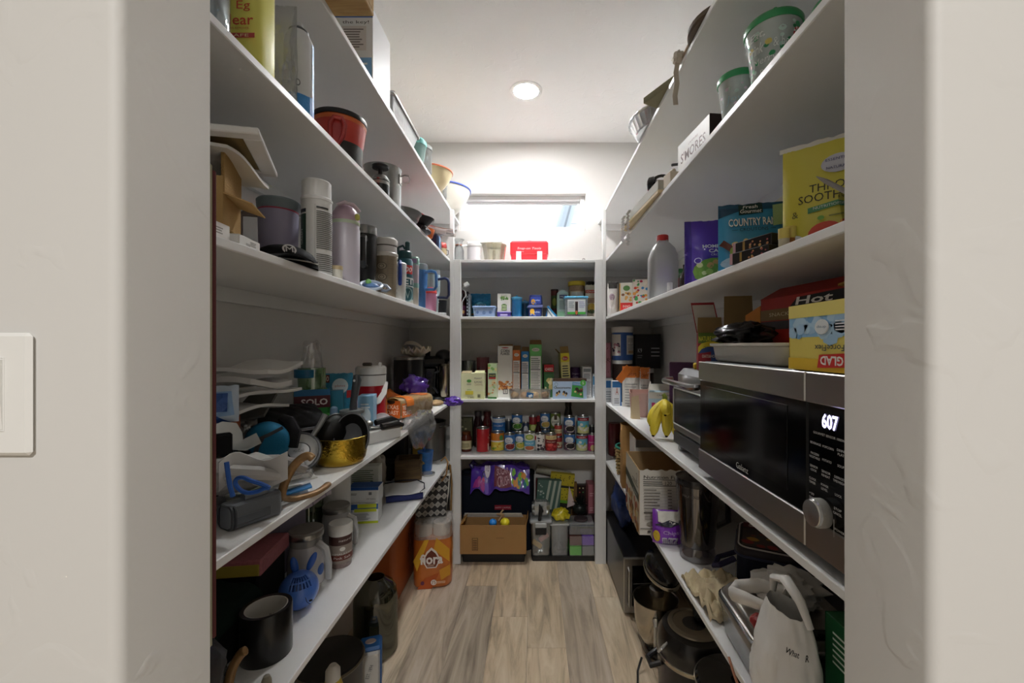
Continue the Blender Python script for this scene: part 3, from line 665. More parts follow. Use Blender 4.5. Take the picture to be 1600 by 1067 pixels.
def sidebox(px, wpx, ytop, body, band, lab, seed, tintop, nut='777777'):
    Y = 2.80; w = wpx*Y/F; h = bz(ytop, Y)-B2
    def f(a):
        a.r(0, .82, 1, .98, band); a.e(.5, .90, .32, .035, 'f2eee0'); a.t('OATS', .5, .90, .03, '333333', w=.4); a.r(.07, .06, .93, .78, 'f0efea' if body != 'f' else body); a.lines(.12, .55, .88, .76, 6, nut); a.lines(.12, .10, .88, .50, 13, nut, .25); a.r(.1, .52, .9, .535, '444444')
    t = carton('cereal_box', lab, 'cereal box', (bx(px, Y), 2.905, B2), 0, w, .20, h, mat(band, .5), f)
    flap(t, (-w/2, -.08, h), (w/2, -.08, h), (0, .08, .03), mat(tintop, .8)); return t
sidebox(807, 12, 547, 'w', 'd9793a', 'orange edged cereal box turned side on', 1, '94714c', 'b08a6a')
sidebox(820.5, 12, 549, 'w', '2d83c4', 'blue edged cereal box turned side on', 2, '94714c', '6a7f94')
sidebox(837, 19, 538, 'w', '6fc06a', 'green edged cereal box turned side on', 3, '94714c', '7c8a80')
def f(a):
    a.r(0, .78, 1, 1, 'c92531'); a.t('CHEEZ', .5, .86, .08, 'f2ece2', w=.8, bold=.02); a.t('CRACKER', .5, .75, .05, '2a2420', w=.8); a.blobs(.1, .1, .9, .62, 9, .24, ['e6d79a', 'd6c07a', 'f0e6b8'], 17); a.r(0, .0, .08, .7, '2f7a3a')
carton('cracker_box', 'red topped cracker box with a pile of pale crackers pictured', 'carton', (bx(857, 2.84), 2.878, B2), 2, .066, .13, .222, mat('3f7a44', .5), f)
def f(a):
    a.r(0, .8, 1, 1, 'e9d93c'); a.e(.5, .88, .35, .05, 'c23a3a'); a.t('Bisc', .5, .88, .05, 'f2f0e2', w=.5); a.lines(.15, .3, .85, .75, 8, '4f4c40'); a.r(.1, .48, .9, .5, '333333')
t = carton('cracker_box', 'slim lemon yellow box with open dark flaps leaning sideways', 'carton', (bx(884, 2.90), 2.90, B2), 3, .060, .15, .30, mat('efe69a', .5), f); t.rotation_euler = (0, D(-3), D(2))
flap(t, (-.03, -.075, .30), (.03, -.075, .30), (0, .03, .045), mat('94794c', .8)); flap(t, (-.03, -.075, .30), (-.03, .075, .30), (-.025, 0, .03), mat('94794c', .8))
t = thing('purple_canister', 'short round purple canister behind the chocolate mushrooms box', 'canister', (bx(898.5, 2.93), 2.93, B2))
part('canister_body', G().lathe([(.034, 0), (.036, .01), (.036, .185), (.033, .198), (.0005, .2)], 28), mat('3f1d52', .4), t)
a = Art(.06, .05); a.t('Organic', .5, .66, .3, 'd6c4e0', w=.8); a.t('Cocoa', .5, .25, .28, 'd6c4e0', w=.6); a.cyl(t, .0363, .12, -140, -40)
def f(a): a.r(.1, .84, .9, .95, '9aa0a2'); a.lines(.15, .62, .85, .8, 4, '7c8284'); a.lines(.1, .1, .9, .55, 10, '9a9ea0'); a.r(.0, .5, 1, .51, '777777')
carton('cereal_box', 'plain white box with grey print behind the chocolate mushrooms box', 'carton', (bx(915, 2.90), 2.90, B2), 0, .062, .16, .205, mat('e8e8e6', .5), f)
def f(a): a.r(0, .55, 1, .9, '3d8fc0'); a.lines(.1, .1, .9, .5, 6, '7c8890')
carton('cereal_box', 'blue and white box squeezed against the right post', 'carton', (bx(929, 2.84), 2.86, B2), 0, .036, .14, .16, mat('dfe6ea', .5), f)
t = thing('nut_tray', 'long clear plastic tray of cashews and cookies at the shelf edge', 'tray', (bx(828, 2.745), 2.755, B2))
part('tray_wall', tub(.275, .075, .062, .012, .0015, .95), clear('f6f6f4', .18, .05, .08), t)
for i in range(4):
    part('nut_portion', crumple(.055, .055, .042, 20+i, .3, 7, 8), mat(['c9a06a', 'b98a58', 'd6b484', 'a8804e'][i], .7, var=.25, vscale=120), t).location = (-.10+.066*i, 0, .003)
part('sticker', G().box((-.0, -.0385, .028), (.045, .001, .03), 0, RY(.15)), mat('2d6fa8', .4), t); part('sticker', G().box((.004, -.0392, .022), (.025, .001, .015), 0, RY(-.4)), mat('e8eef2', .4), t)
def f(a):
    a.r(0, .88, 1, 1, '4a3226'); a.e(.10, .73, .05, .09, '5a7f9c'); a.e(.10, .73, .042, .075, 'b9d2ea'); a.t('Chocorooms', .28, .57, .12, '3a2a28', w=.50, bold=.02)
    for x, y, s in ((.13, .28, .07), (.19, .36, .06), (.33, .33, .07), (.40, .27, .06)): a.e(x, y, s*.55, s*1.2, '2d201e'); a.e(x-.02, y-.08, s*.4, s*1.0, 'e3b878')
    a.p([(.54, .14), (.90, .06), (.88, .78), (.58, .84)], '3b9a44'); a.p([(.58, .70), (.88, .64), (.88, .80), (.58, .86)], '6fa9d6'); a.t('Chocorooms', .73, .75, .06, 'f2f2f2', w=.24, rot=-3); a.blobs(.60, .2, .84, .5, 8, .045, ['3a241c', 'e3c48a', '8a5a34'], 30); a.e(.89, .80, .085, .15, '56b84e'); a.t('5', .89, .80, .13, 'f4f4f0')
def f2(a): a.r(0, 0, 1, 1, '4a3226')
carton('snack_box', 'light blue chocolate mushrooms box with brown top', 'carton', (bx(889.5, 2.765), 2.765, B2), 0, .222, .07, .132, mat('b7d0ec', .45), f, ta=f2)
# ---- B1 cans
canm = {}
def can(px, Y, z, r, h, lab, col, art=None, cat='can', a0=-165, a1=-15):
    t = thing('food_can', lab, cat, (bx(px, Y), Y, z), 0, None)
    k = (r, h)
    if k not in canm:
        canm[k] = mesh_of('can_body', G().lathe([(r*.93, .002), (r*.97, 0), (r, .003), (r, h-.003), (r*.97, h), (r*.95, h-.002), (r*.93, h-.005), (.0005, h-.005)], 28), STEEL)
    o = bpy.data.objects.new('can_body', canm[k]); COL.objects.link(o); o.parent = t
    part('paper_label', G().lathe([(r+.0002, .006), (r+.0005, .0065), (r+.0005, h-.0065), (r+.0002, h-.006)], 28), mat(col, .4), t)
    if art:
        a = Art(r*D(a1-a0), h-.014); art(a); a.cyl(t, r+.0006, .007, a0, a1)
    return t
def beans(c1, cb, food):
    def f(a):
        a.r(0, .55, 1, .98, c1); a.e(.45, .66, .30, .22, 'eef0f2'); a.t('Great', .42, .70, .10, '33537a', w=.3); a.t('beans', .44, .58, .09, '33537a', w=.34); a.r(0, .0, 1, .5, cb); a.e(.55, .27, .36, .22, 'efe6d8'); a.e(.55, .27, .31, .18, food[0]); a.blobs(.3, .12, .8, .42, 16, .05, food, 31)
    return f
def jar(px, Y, z, r, h, lab, liquid, lid, labelcol, art=None):
    t = thing('glass_jar', lab, 'jar', (bx(px, Y), Y, z))
    part('jar_glass', G().lathe([(r*.94, 0), (r, .006), (r, h*.70), (r*.72, h*.82), (r*.72, h*.88), (.0005, h*.88)], 28), mat(liquid, .12, coat=.6), t)
    part('lid', G().lathe([(r*.78, h*.86), (r*.8, h*.88), (r*.8, h*.985), (r*.74, h), (.0005, h)], 28), mat(lid, .35, metal=.4), t)
    if labelcol:
        a = Art(r*D(150), h*.42); a.r(0, 0, 1, 1, labelcol)
        if art: art(a)
        a.cyl(t, r+.0005, h*.14, -165, -15)
    return t
R0 = 2.885
jar(728.5, 2.86, B1, .038, .135, 'amber sauce jar with a cream label beside red can', '5a2415', '6b3a1c', 'd9cfa4', lambda a: a.lines(.2, .2, .8, .8, 5, '8a8058'))
carton('soup_carton', 'dark olive speckled carton behind the amber sauce jar', 'carton', (bx(729.5, 2.98), 2.98, B1), 0, .085, .07, .21, mat('56573c', .5), lambda a: a.blobs(0, 0, 1, 1, 26, .08, ['b9b487', '2b2b1e', '7a7a52'], 40))
can(754.5, 2.845, B1, .043, .165, 'tall plain red can with silver seam at the front', 'b81f28', lambda a: (a.r(0, 0, .06, 1, 'd9d5d0'), a.r(.86, .02, .98, .35, 'e0c8c4'), a.t('Gas', .92, .62, .1, 'f0e6e2', w=.08)))
jar(747, 2.985, B1, .032, .255, 'tall dark purple jar behind the tall red can', '2a1218', '4a4446', '3b1a20')
jar(761.3, 3.012, B1, .034, .25, 'tall maroon jar behind the broth cans', '4a1418', '59292a', '6b2222', lambda a: a.lines(.2, .2, .8, .8, 3, 'c9a88a'))
can(777.5, R0, B1, .046, .128, 'orange and yellow broth can with a pepper picture', 'd9822a', lambda a: (a.r(0, 0, 1, .52, 'e8d24c'), a.r(0, .50, 1, .58, 'f2efe6'), a.e(.75, .75, .12, .16, '5d9a58'), a.blobs(.1, .1, .9, .42, 10, .09, ['f2e27a', 'd6a42a', 'f7f0c0', '7aa83a'], 41)))
can(779.5, 3.0, B1, .047, .215, 'tall blue and white broth can behind orange can', '3a7cc0', lambda a: (a.r(0, .84, 1, .98, 'dfe4ea'), a.t('COCONUT', .5, .90, .04, '33537a', w=.6), a.r(.1, .66, .9, .80, '2d6fb8'), a.t('COCONUT', .5, .73, .06, 'eef2f6', w=.6)))
GV = '3c74b4'
can(796.5, 2.87, B1, .0375, .118, 'blue can of red kidney beans at the front', GV, beans(GV, '5a86b8', ['8a2c2a', 'a84440', '6d1e1e']))
can(812.5, 2.905, B1, .0365, .118, 'blue can of sweet corn half hidden at the front', GV, beans(GV, '8fb45a', ['d9c24a', '7aa83a', 'e8d98a']))
can(827.5, 2.875, B1, .0375, .128, 'white and aqua soup can with a green badge', 'eceee8', lambda a: (a.e(.5, .80, .30, .16, '9ab83c'), a.e(.5, .80, .2, .1, 'd8dc8a'), a.r(0, .25, 1, .58, '6fb8d4'), a.t('SOUP', .5, .42, .1, 'f2f6f8', w=.6), a.e(.5, .16, .32, .12, 'c9744c')))
can(843.8, 2.88, B1, .0355, .118, 'white can with dark berries and one cherry', 'eeeae4', lambda a: (a.e(.06, .78, .14, .16, 'b8202c'), a.blobs(.35, .55, .95, .85, 6, .07, ['2a2430', '3a3444'], 42), a.blobs(.35, .05, .95, .35, 14, .09, ['2a2228', '4a3a44', '6d5660'], 43)))
can(861, 2.87, B1, .0395, .118, 'red can of diced tomatoes with cream top band', 'a8242a', lambda a: (a.r(0, .72, 1, .98, 'd9c890'), a.t("HUNT", .5, .84, .1, '7a3a20', w=.5), a.r(0, .45, 1, .70, '7d1a20'), a.t('DICED', .5, .58, .08, 'e8d6c4', w=.6), a.blobs(.1, .05, .9, .40, 14, .10, ['d03a34', 'e0605a', 'b82a28'], 44)))
can(872.5, 2.935, B1, .027, .085, 'small red and cream can under its twin', 'a83a34', lambda a: (a.r(0, .3, 1, .6, 'd9c9a0'), a.blobs(.1, .1, .9, .5, 5, .1, ['c05a4a', 'e8d8b8'], 45)))
can(872.3, 2.935, B1+.085, .027, .085, 'small red and cream can on top of its twin', 'b8483c', lambda a: (a.r(0, .25, 1, .65, 'e3d3a4'), a.t('Ranch', .5, .45, .2, '7a2a20', w=.7)))
can(890, 2.89, B1, .0385, .116, 'blue can of black beans under its twin', GV, beans(GV, '6a4a5a', ['2a2024', '3a2c30', '1a1416']))
can(889.5, 2.90, B1+.116, .0385, .116, 'blue can of black beans stacked on its twin', GV, beans(GV, '5a4a6a', ['2a2024', '3a2c30', '1a1416']))
def milk(a): a.r(0, .78, 1, .98, 'a82a34'); a.t('milk', .5, .88, .1, 'f0e2e0', w=.5); a.r(0, .40, 1, .76, '6fc0d6'); a.r(0, 0, 1, .40, 'd9dc9a'); a.blobs(.1, .1, .9, .65, 12, .09, ['f0f0e6', '9ac06a', 'e8e0c0'], 46)
can(909, 2.875, B1, .0385, .116, 'red and aqua milk can under its twin', '6fb8cc', milk)
can(911, 2.885, B1+.116, .040, .122, 'red and aqua milk can stacked on its twin', '6fb8cc', milk)
can(925.2, 2.86, B1, .030, .118, 'magenta can beside the right post', 'b82a78', lambda a: (a.t('Jumbo', .5, .55, .12, 'f0d6e4', w=.7), a.e(.5, .2, .2, .2, 'd8c28a')))
can(925, 2.97, B1, .030, .155, 'dark grey can behind the magenta can', '26262a')
can(808, 2.988, B1+.116, .038, .118, 'blue can of green beans stacked behind the kidney beans', GV, beans(GV, '34583a', ['4f8a34', '7ab04a', '2f5a28']))
can(808, 2.988, B1, .038, .116, 'blue can under the green beans can', GV, beans(GV, '34583a', ['4f8a34', '7ab04a', '2f5a28']))
can(794.8, 3.0, B1, .025, .19, 'thin dark can behind the kidney beans', '1d2a38')
can(821.6, 2.99, B1, .022, .175, 'dark blue and white can between taller cans', '33405e', lambda a: a.e(.5, .7, .3, .2, 'e0e4e8'))
can(833, 3.0, B1+.10, .029, .118, 'red and green vegetable can on the back row', '8a2226', lambda a: (a.r(0, 0, 1, .5, '8fa83c'), a.e(.5, .3, .25, .2, 'd6dc8a')))
can(833, 3.0, B1, .029, .10, 'dark green can under the red and green can', '2f4428')
t = thing('sauce_bottle', 'dark red sauce bottle with a narrow neck among the cans', 'bottle', (bx(841, 2.955), 2.955, B1))
part('bottle_glass', G().lathe([(.024, 0), (.026, .006), (.026, .12), (.011, .165), (.011, .19), (.0005, .19)], 20), mat('2a0c10', .12, coat=.6), t); part('cap', G().lathe([(.013, .185), (.013, .225), (.0005, .226)], 16), mat('8a1f26', .4), t)
can(851.6, 3.008, B1+.125, .036, .116, 'blue vegetable can on the back row by the green oval can', GV, beans(GV, '4a6a8a', ['c9a85a', '8a9a4a']))
can(851.6, 3.008, B1, .036, .125, 'plain grey blue can at the bottom of the back row', '3a5470')
can(867.7, 3.01, B1+.125, .038, .116, 'green can with a pale oval badge on the back row', '6d7f34', lambda a: (a.e(.5, .5, .36, .40, 'e8e8d8'), a.t('peas', .5, .42, .14, '5a5a44', w=.5), a.r(.4, .6, .6, .95, '4a3a2a')))
can(867.7, 3.01, B1, .038, .125, 'dark olive can at the bottom of the back row', '474f28')
jar(888, 3.005, B1, .030, .335, 'very tall dark jar rising behind the black beans', '1a1513', '3a322c', '2a2522', lambda a: a.lines(.1, .3, .9, .7, 2, '6a625a'))
# ================================================================ floor below the back shelves
def low_bin(px0, px1, Y, d, h, lab, z=0, c='101114'):
    x0, x1 = bx(px0, Y), bx(px1, Y)
    return single('low_tray', tub(x1-x0, d, h, .012, .004, .97), mat(c, .5), lab, 'tray', ((x0+x1)/2, Y+d/2, z))
low_bin(721, 821, 2.73, .095, .075, 'low black tray under the cardboard box')
# cardboard box with toys
X0, X1 = bx(721, 2.73), bx(822, 2.73); w = X1-X0
t = thing('cardboard_box', 'brown open cardboard box with a printed bar symbol, on a black tray', 'box', ((X0+X1)/2, 2.75, .076))
d, h, k = .13, .185, .004; g = G()
for c, dd in (((0, -d/2, h/2), (w, k, h)), ((0, d/2, h/2), (w, k, h+.03)), ((-w/2, 0, h/2), (k, d, h)), ((w/2, 0, h/2), (k, d, h)), ((0, 0, k/2), (w, d, k))): g.box(c, dd)
part('box_body', g, mat('a88253', .8, var=.1, vscale=9), t)
a = Art(w, h); a.r(.18, .12, .27, .56, '5a4226'); a.r(.19, .14, .26, .54, 'a87d45'); [a.r(.195, .16+.06*i, .255, .19+.06*i, '4a3620') for i in range(6)]; a.lines(.55, .55, .7, .62, 1, '8a673a'); a.flat(t, (-w/2, -d/2-k/2, 0), (1, 0, 0), (0, 0, 1))
fl2 = flap(t, (-w/2, d/2, h), (w/2-.02, d/2, h), (0, -.03, .038), mat('f0eee8', .7))
flap(t, (-w/2, -d/2, h), (-w/2, d/2, h), (.03, 0, .03), mat('ad8249', .85)); flap(t, (w/2, -d/2, h), (w/2, d/2, h), (.012, 0, .045), mat('ad8249', .85))
for px, c, lab, r in ((770, '2b8be0', 'small blue toy ball in the cardboard box', .026), (789, 'e6d62a', 'small yellow toy ball in the cardboard box', .032)):
    o = single('toy_ball', G().ell((0, 0, 0), (r, r, r*.9), 18, 10), mat(c, .35), lab, 'toy', (bx(px, 2.73), 2.735, .076+h-.004))
single('toy_tangle', G().tube([(0, 0, 0), (.02, .01, .03), (-.01, .0, .045), (.03, -.01, .05), (.04, .01, .01), (.015, 0, .055), (.03, .01, .07)], .006, 6), mat('d8b48a', .6), 'small tan rubber toy poking out between the balls', 'toy', (bx(779, 2.775), 2.778, .076+h-.01))
# navy tote
X0, X1 = bx(719, 2.88), bx(834, 2.88); w = X1-X0; h = .52
t = thing('tote_bag', 'large dark navy fabric tote with a red name patch', 'tote bag', ((X0+X1)/2, 2.955, 0))
def ring(z, k, kk): return [(x*k+.006*noise.noise(Vector((x*9, y*9, z*7))), y*kk+.006*noise.noise(Vector((x*7, y*9, z*9+3))), z) for x, y in rrect(w, .16, .05, 5)]
g = loft(G(), [ring(0, .96, .9), ring(.02, .99, 1), ring(.2, 1, 1.02), ring(.4, 1, 1), ring(h-.03, 1.01, .9), ring(h, 1.0, .78), ring(h-.02, .95, .7)])
part('bag_body', g, mat('141a26', .8, bump=(90, .25, .002)), t, smooth=60)
part('rim_binding', G().tube([(x, y*.78, h+.002) for x, y in rrect(w*1.0, .16, .05, 5)], .008, 6, True), mat('0b0e15', .8), t)
part('name_patch', G().box((.042, -.087, .305), (.115, .004, .032), .001), mat('9c1f36', .6), t)
a = Art(.105, .012); a.t('HAPPY CAMPER', .5, .5, .9, 'e8c9cc', w=1); a.flat(t, (-.0105, -.0895, .299), (1, 0, 0), (0, 0, 1))
# purple candy bag on the tote
t = thing('candy_bag', 'shiny purple spotted sweets bag slumped on top of the navy tote', 'bag', (bx(782, 2.86), 2.892, h+.002))
def hump(u, v):
    x = (u-.5)*.40; y = (v-.5)*.17
    zz = .045+.02*noise.noise(Vector((u*4, v*3, 2)))+.012*noise.noise(Vector((u*11, v*8, 5)))+.03*math.sin(u*PI)
    if v < .35: zz -= (.35-v)*.42*(1+.45*noise.noise(Vector((u*5, 1, 7))))
    return (x, y-.0*v, zz)
g = G(); g.slab(hump, 44, 20, .004); o = part('bag_body', g, None or mat('5b3ab4', .2, coat=.6), t, smooth=60)
a = Art(.40, .17)
a.blobs(.45, .42, .98, .98, 40, .014, ['2d1d6e', '3a2488'], 51); a.blobs(.02, .02, .40, .40, 16, .035, ['2a1f5c', '7a5ad0', 'c23a8a', '4a2fa0'], 52)
a.p([(.40, .02), (.70, .02), (.66, .26), (.40, .34)], '7a1f3a'); a.t('SUGAR', .54, .24, .12, 'e8c0cc', w=.2, rot=6); a.t('CRUSH', .56, .10, .12, 'e8c0cc', w=.2, rot=6)
a.blobs(.70, .03, .97, .28, 16, .035, ['7ac83a', '2d8a9c', 'd85a4a', 'f0a03a', '9ad84a'], 53); a.blobs(.05, .03, .22, .2, 6, .04, ['d83a7a', 'b83aa0'], 54); a.e(.28, .30, .05, .12, 'e9e2f0'); a.t('10', .28, .31, .1, '5a2a6a')
def mp(u, v):
    p = hump(min(max(u/.40, 0), 1), min(max(v/.17, 0), 1)); return p, (0, -.6, .8)
a.put(t, mp, .02, eps=.0008)
part('knot', G().tube([(-.19, -.03, .05), (-.205, -.02, .075), (-.185, -.015, .095), (-.165, -.02, .08)], [.012, .016, .02, .004], 7), mat('2b1d6a', .3), t)
# gift wrap roll and gift boxes
t = thing('wrapping_roll', 'roll of pale floral wrapping paper leaning against the back wall', 'wrapping roll', (0, 0, 0))
p0, p1 = aty(838, 733, 3.0), aty(892, 745, 3.0); q0 = Vector((p0.x, 3.020, p0.z)); q1 = Vector((p1.x, 3.020, p1.z))
part('paper_roll', G().tube([q0, q1], .029, 16), mat('aca997', .6, var=.35, vscale=45), t); part('roll_core', G().tube([q1-Vector((.004, 0, 0)), q1+Vector((.006, 0, -.001))], .014, 10), mat('9c8a66', .8), t)
t0 = carton('gift_box', 'tall dark red gift box behind teal striped bag', 'box', (bx(848.5, 3.0), 3.02, 0), 0, .105, .048, bz(749, 3.0), mat('5d1a1c', .5), lambda a: a.e(.25, .93, .1, .03, 'c9a0a0'))
t0 = carton('brown_carton', 'plain tan carton behind the yellow spotted gift bag', 'box', (bx(891, 3.0), 3.024, 0), 0, .10, .04, bz(755, 3.0), mat('8a6b44', .8))
def f(a): a.r(0, 0, 1, 1, '4f6f66'); [a.p([(.55+.22*i, 0), (.65+.22*i, 0), (.80+.22*i, 1), (.70+.22*i, 1)], 'b9c4b6') for i in range(-1, 2)]; a.blobs(.05, .4, .35, .9, 9, .05, ['9ab0a6', 'c2cec4'], 55)
t = carton('gift_bag', 'teal gift bag with pale diagonal stripes', 'gift bag', (bx(855.5, 2.89), 2.905, .287), 0, .165, .05, .20, mat('51716a', .6), f); t.rotation_euler = (0, D(4), D(2))
single('gift_stand', G().box((0, 0, .14), (.17, .06, .28), .004), mat('3b4a48', .6), 'dark teal box carrying the striped gift bag', 'box', (bx(855, 2.905), 2.905, 0))
def f(a):
    a.r(0, .60, 1, .97, 'c9b72a'); a.r(0, .52, 1, .60, '2a2a1a'); a.r(0, .1, 1, .52, 'd0c22e'); a.blobs(.02, .62, .98, .95, 34, .022, ['2a2a18'], 56); a.blobs(.02, .12, .98, .50, 40, .022, ['2a2a18', '4a4a20'], 57); a.r(0, .0, 1, .1, '7ab83a')
t = carton('gift_bag', 'yellow gift bag with black spots and a dark band', 'gift bag', (bx(876, 2.94), 2.967, .308), 0, .17, .04, .205, mat('b8a82c', .6), f); t.rotation_euler = (0, D(5), D(-3))
single('gift_stand', G().box((0, 0, .15), (.16, .055, .30), .004), mat('2c2a20', .6), 'dark box carrying the yellow spotted gift bag', 'box', (bx(874, 2.967), 2.967, 0))
def f(a): [a.e(.2+.3*(i % 3), .95-.07*(i//3), .06, .012, c) for i, c in enumerate(('e0d070', 'e8e0c0', 'd8b04a', 'c05040', '50a060', 'e0d070'))]
carton('gift_box', 'dark brown box printed with small coloured lights', 'box', (bx(911, 3.0), 3.022, 0), 0, .08, .042, bz(759, 2.99), mat('2c1613', .5), f)
for i, (py, hh) in enumerate(((826, .10), (806, .085))):
    carton('pink_box', ('pink carton underneath another beside the right post', 'pink carton on top of another beside the right post')[i], 'box', (bx(925, 2.85), 2.925, .26 if i == 0 else .36), 3, .05, .10, .10, mat('b06a76', .5), lambda a: a.lines(.2, .2, .8, .5, 2, 'd8a8b0'))
single('gift_stand', G().box((0, 0, .13), (.06, .11, .26), .004), mat('4a2f35', .6), 'dusky pink box under the two pink cartons', 'box', (bx(925, 2.86), 2.933, 0))
# dark tinsel bundle
g = G(); rd = random.Random(5)
for i in range(40):
    a1, b1 = rd.uniform(0, 2*PI), rd.uniform(.1, 1.2); p = Vector((0, 0, .05)); q = Vector((.055*math.cos(a1)*math.cos(b1), .04*math.sin(a1)*math.cos(b1), .05+.095*math.sin(b1))); g.tube([p, (p+q)/2+Vector((0, 0, .01)), q], [.004, .003, .0012], 4)
g.ell((0, 0, .04), (.05, .04, .04), 10, 6)
single('tinsel_bundle', g, mat('1c2420', .35, metal=.3), 'dark green tinsel bundle on the clear drawer box', 'decoration', (bx(906, 2.86), 2.86, .262))
single('ribbon_card', G().add([(0, 0, 0), (.055, 0, .02), (.015, .0, .15), (0, .003, 0), (.055, .003, .02), (.015, .003, .15)], [(0,1,2), (3,5,4), (0,3,4,1), (1,4,5,2), (2,5,3,0)]), mat('d9c6c4', .5), 'white and red folded paper triangle beside the tinsel', 'card', (bx(886, 2.875), 2.876, .30))
# storage boxes
low_bin(830, 934, 2.74, .11, .035, 'flat black tray under the clear storage boxes')
BZ = .036
t = thing('storage_box', 'clear plastic storage box with grey clip lid and black latch', 'storage box', (bx(845, 2.78), 2.80, BZ))
part('box_wall', tub(.135, .13, .215, .015, .002, .86), clear('f4f6f6', .10, .06, .07, 'dfe3e3'), t)
ld = part('lid', G().box((0, 0, .224), (.150, .145, .022), .007), clear('eef1f2', .14, .08, .35, 'dfe4e6'), t)
part('latch', G().box((.0, -.072, .205), (.075, .012, .030), .004), mat('b9bdbd', .4), t); part('latch_grip', G().box((0, -.072, .165), (.072, .010, .045), .012), BLACKP, t)
part('lid_dome', G().box((0, .02, .285), (.12, .09, .10), .02), clear('e3e6e6', .2, .08, .3, 'cfd3d3'), t)
for i, (c, sx) in enumerate((('f0c06a', -.025), ('e89a9a', .02), ('a8d0b4', 0))):
    part('craft_stick', G().box((sx, -.02+.02*i, .06+.035*i), (.07, .02, .03), .004, RY(.6*(-1)**i)), mat(c, .6), t)
single('pen_clip', G().tube([(0, 0, 0), (.004, 0, .03), (.012, .0, .06), (.0, 0, .105)], [.012, .010, .016, .004], 6), mat('151517', .5), 'black curved clip lying on the clip lid box', 'clip', (bx(843, 2.75), 2.735, BZ+.236))
t = thing('storage_box', 'tall clear plastic bin with a flat rim and loose bits', 'storage box', (bx(874, 2.78), 2.80, BZ))
part('box_wall', tub(.118, .12, .20, .012, .002, .92), clear('f0f3f5', .12, .06, .12, 'd9dee2'), t); part('rim', G().box((0, 0, .203), (.128, .13, .012), .004), clear('dfe3e4', .25, .08, .5, 'cfd5d8'), t)
part('loose_bits', crumple(.09, .09, .06, 61, .4, 8, 8), mat('6d5f5c', .7, var=.5, vscale=60), t).location = (0, 0, .003)
single('yellow_bag', crumple(.11, .08, .085, 62, .35, 5, 12), mat('ddcb22', .3, coat=.4), 'crinkled bright yellow sweets bag on the tall clear bin', 'bag', (bx(876, 2.78), 2.80, BZ+.21), smooth=60)
t = thing('drawer_box', 'clear four cell bead organiser with purple and lime cells', 'organiser', (bx(908, 2.78), 2.80, BZ))
part('case', G().box((0, .01, .205), (.165, .13, .015), .004), clear('eef1f4', .12, .06, .25, 'd9dee2'), t)
for i, c in enumerate(('6ad83a', '9a9b9d', '7a4a40', '9464d8')):
    x, z = (-.041, .041)[i % 2], (.0, .066)[i//2]
    dr = part('bead_cell', G().box((x, 0, z+.032), (.078, .12, .060), .003), mat(c, .5, var=.35, vscale=160), t); part('cell_front', G().box((x, -.062, z+.032), (.080, .003, .064), .001), clear('fafcfc', .06, .05, .02), dr)
part('case_frame', G().box((0, 0, .168), (.165, .126, .06), .004), clear('eef1f4', .12, .06, .15, 'd9e0e6'), t); part('felt_pad', G().lathe([(.045, 0), (.045, .012), (.0005, .014)], 20, (0, 0, .213)), mat('4a3f42', .8), t)
# ================================================================ left wall, upper shelves
def LP(px, X, z): return Vector((X, depth_x(px, X), z))
def hgt(py, Y, z): return CZ-(py-PY)*Y/F-z
# ---- S5 highest
t = thing('wooden_crate', 'pale wooden box with a black foot jutting over the top shelf edge', 'crate', (-.62, 1.045, S5))
part('crate_base', G().box((.0, 0, .006), (.36, .20, .012), .002), wood_mat('m_pine', 'b08a54', 'c9a56c', 'd9bb86', 2, .6, 'X'), t)
for s in (-1, 1): part('crate_side', G().box((0, s*.094, .062), (.36, .012, .10), .002), wood_mat('m_pine_side', 'b08a54', 'c9a56c', 'd9bb86', 2, .6, 'X'), t)
part('crate_end', G().box((.174, 0, .062), (.012, .176, .10), .002), wood_mat('m_pine_end', 'b08a54', 'c9a56c', 'd9bb86', 2, .6, 'Z'), t)
part('crate_end', G().box((-.174, 0, .062), (.012, .176, .10), .002), wood_mat('m_pine_end2', 'b08a54', 'c9a56c', 'd9bb86', 2, .6, 'Z'), t)
part('foot_pad', G().lathe([(.036, -.002), (.042, 0), (.042, .012)], 20, (.115, .0, -.012), 1, .6), mat('1b1a1a', .6), t)
def f(a):
    a.r(0, .86, 1, 1, '3f6fc0'); a.t('snap', .55, .93, .06, 'f2f4f8', w=.4); a.t('the key!', .6, .79, .055, '2c2c30', w=.62); a.r(.28, .40, .85, .74, 'ddd8d6'); a.lines(.32, .44, .8, .72, 8, '77706e'); a.r(.30, .02, .98, .30, '7fb0e0'); a.lines(.4, .08, .9, .26, 3, 'e8f0f8')
carton('appliance_box', 'tall white and blue printed box on the top shelf beside wooden crate', 'box', (-.62, 1.50, S5), 0, .145, .17, .245, mat('eceef0', .45), f)
t = thing('foil_pan_pack', 'clear wrapped pack of foil pans on the top left shelf edge', 'foil pans', (-.648, 1.80, S5))
part('pan_stack', tub(.20, .36, .075, .02, .002, .82), mat('c9cccd', .3, metal=.8, bump=(45, .5, .004)), t)
part('rim', G().tube([(x, y, .077) for x, y in rrect(.212, .37, .025)], .004, 6, True), mat('d2cfcc', .35, metal=.5), t)
part('clear_lid', G().box((0, 0, .083), (.214, .374, .008), .003), clear('f4f4f4', .3, .1, .15, 'efe6e4'), t)
t = thing('teal_pot', 'small teal lidded tub on the top left shelf', 'tub', LP(618, -.585, S5)); t.location.y = 2.06
part('tub_body', G().lathe([(.04, 0), (.052, .085), (.0005, .086)], 24), clear('d9f2ee', .2, .1, .45, 'b9e0da'), t); part('lid', G().lathe([(.054, .08), (.054, .10), (.045, .112), (.0005, .114)], 24), mat('74c4bd', .4), t)
t = thing('clear_canister', 'clear round canister with a lid beside teal tub', 'canister', (-.60, 2.20, S5))
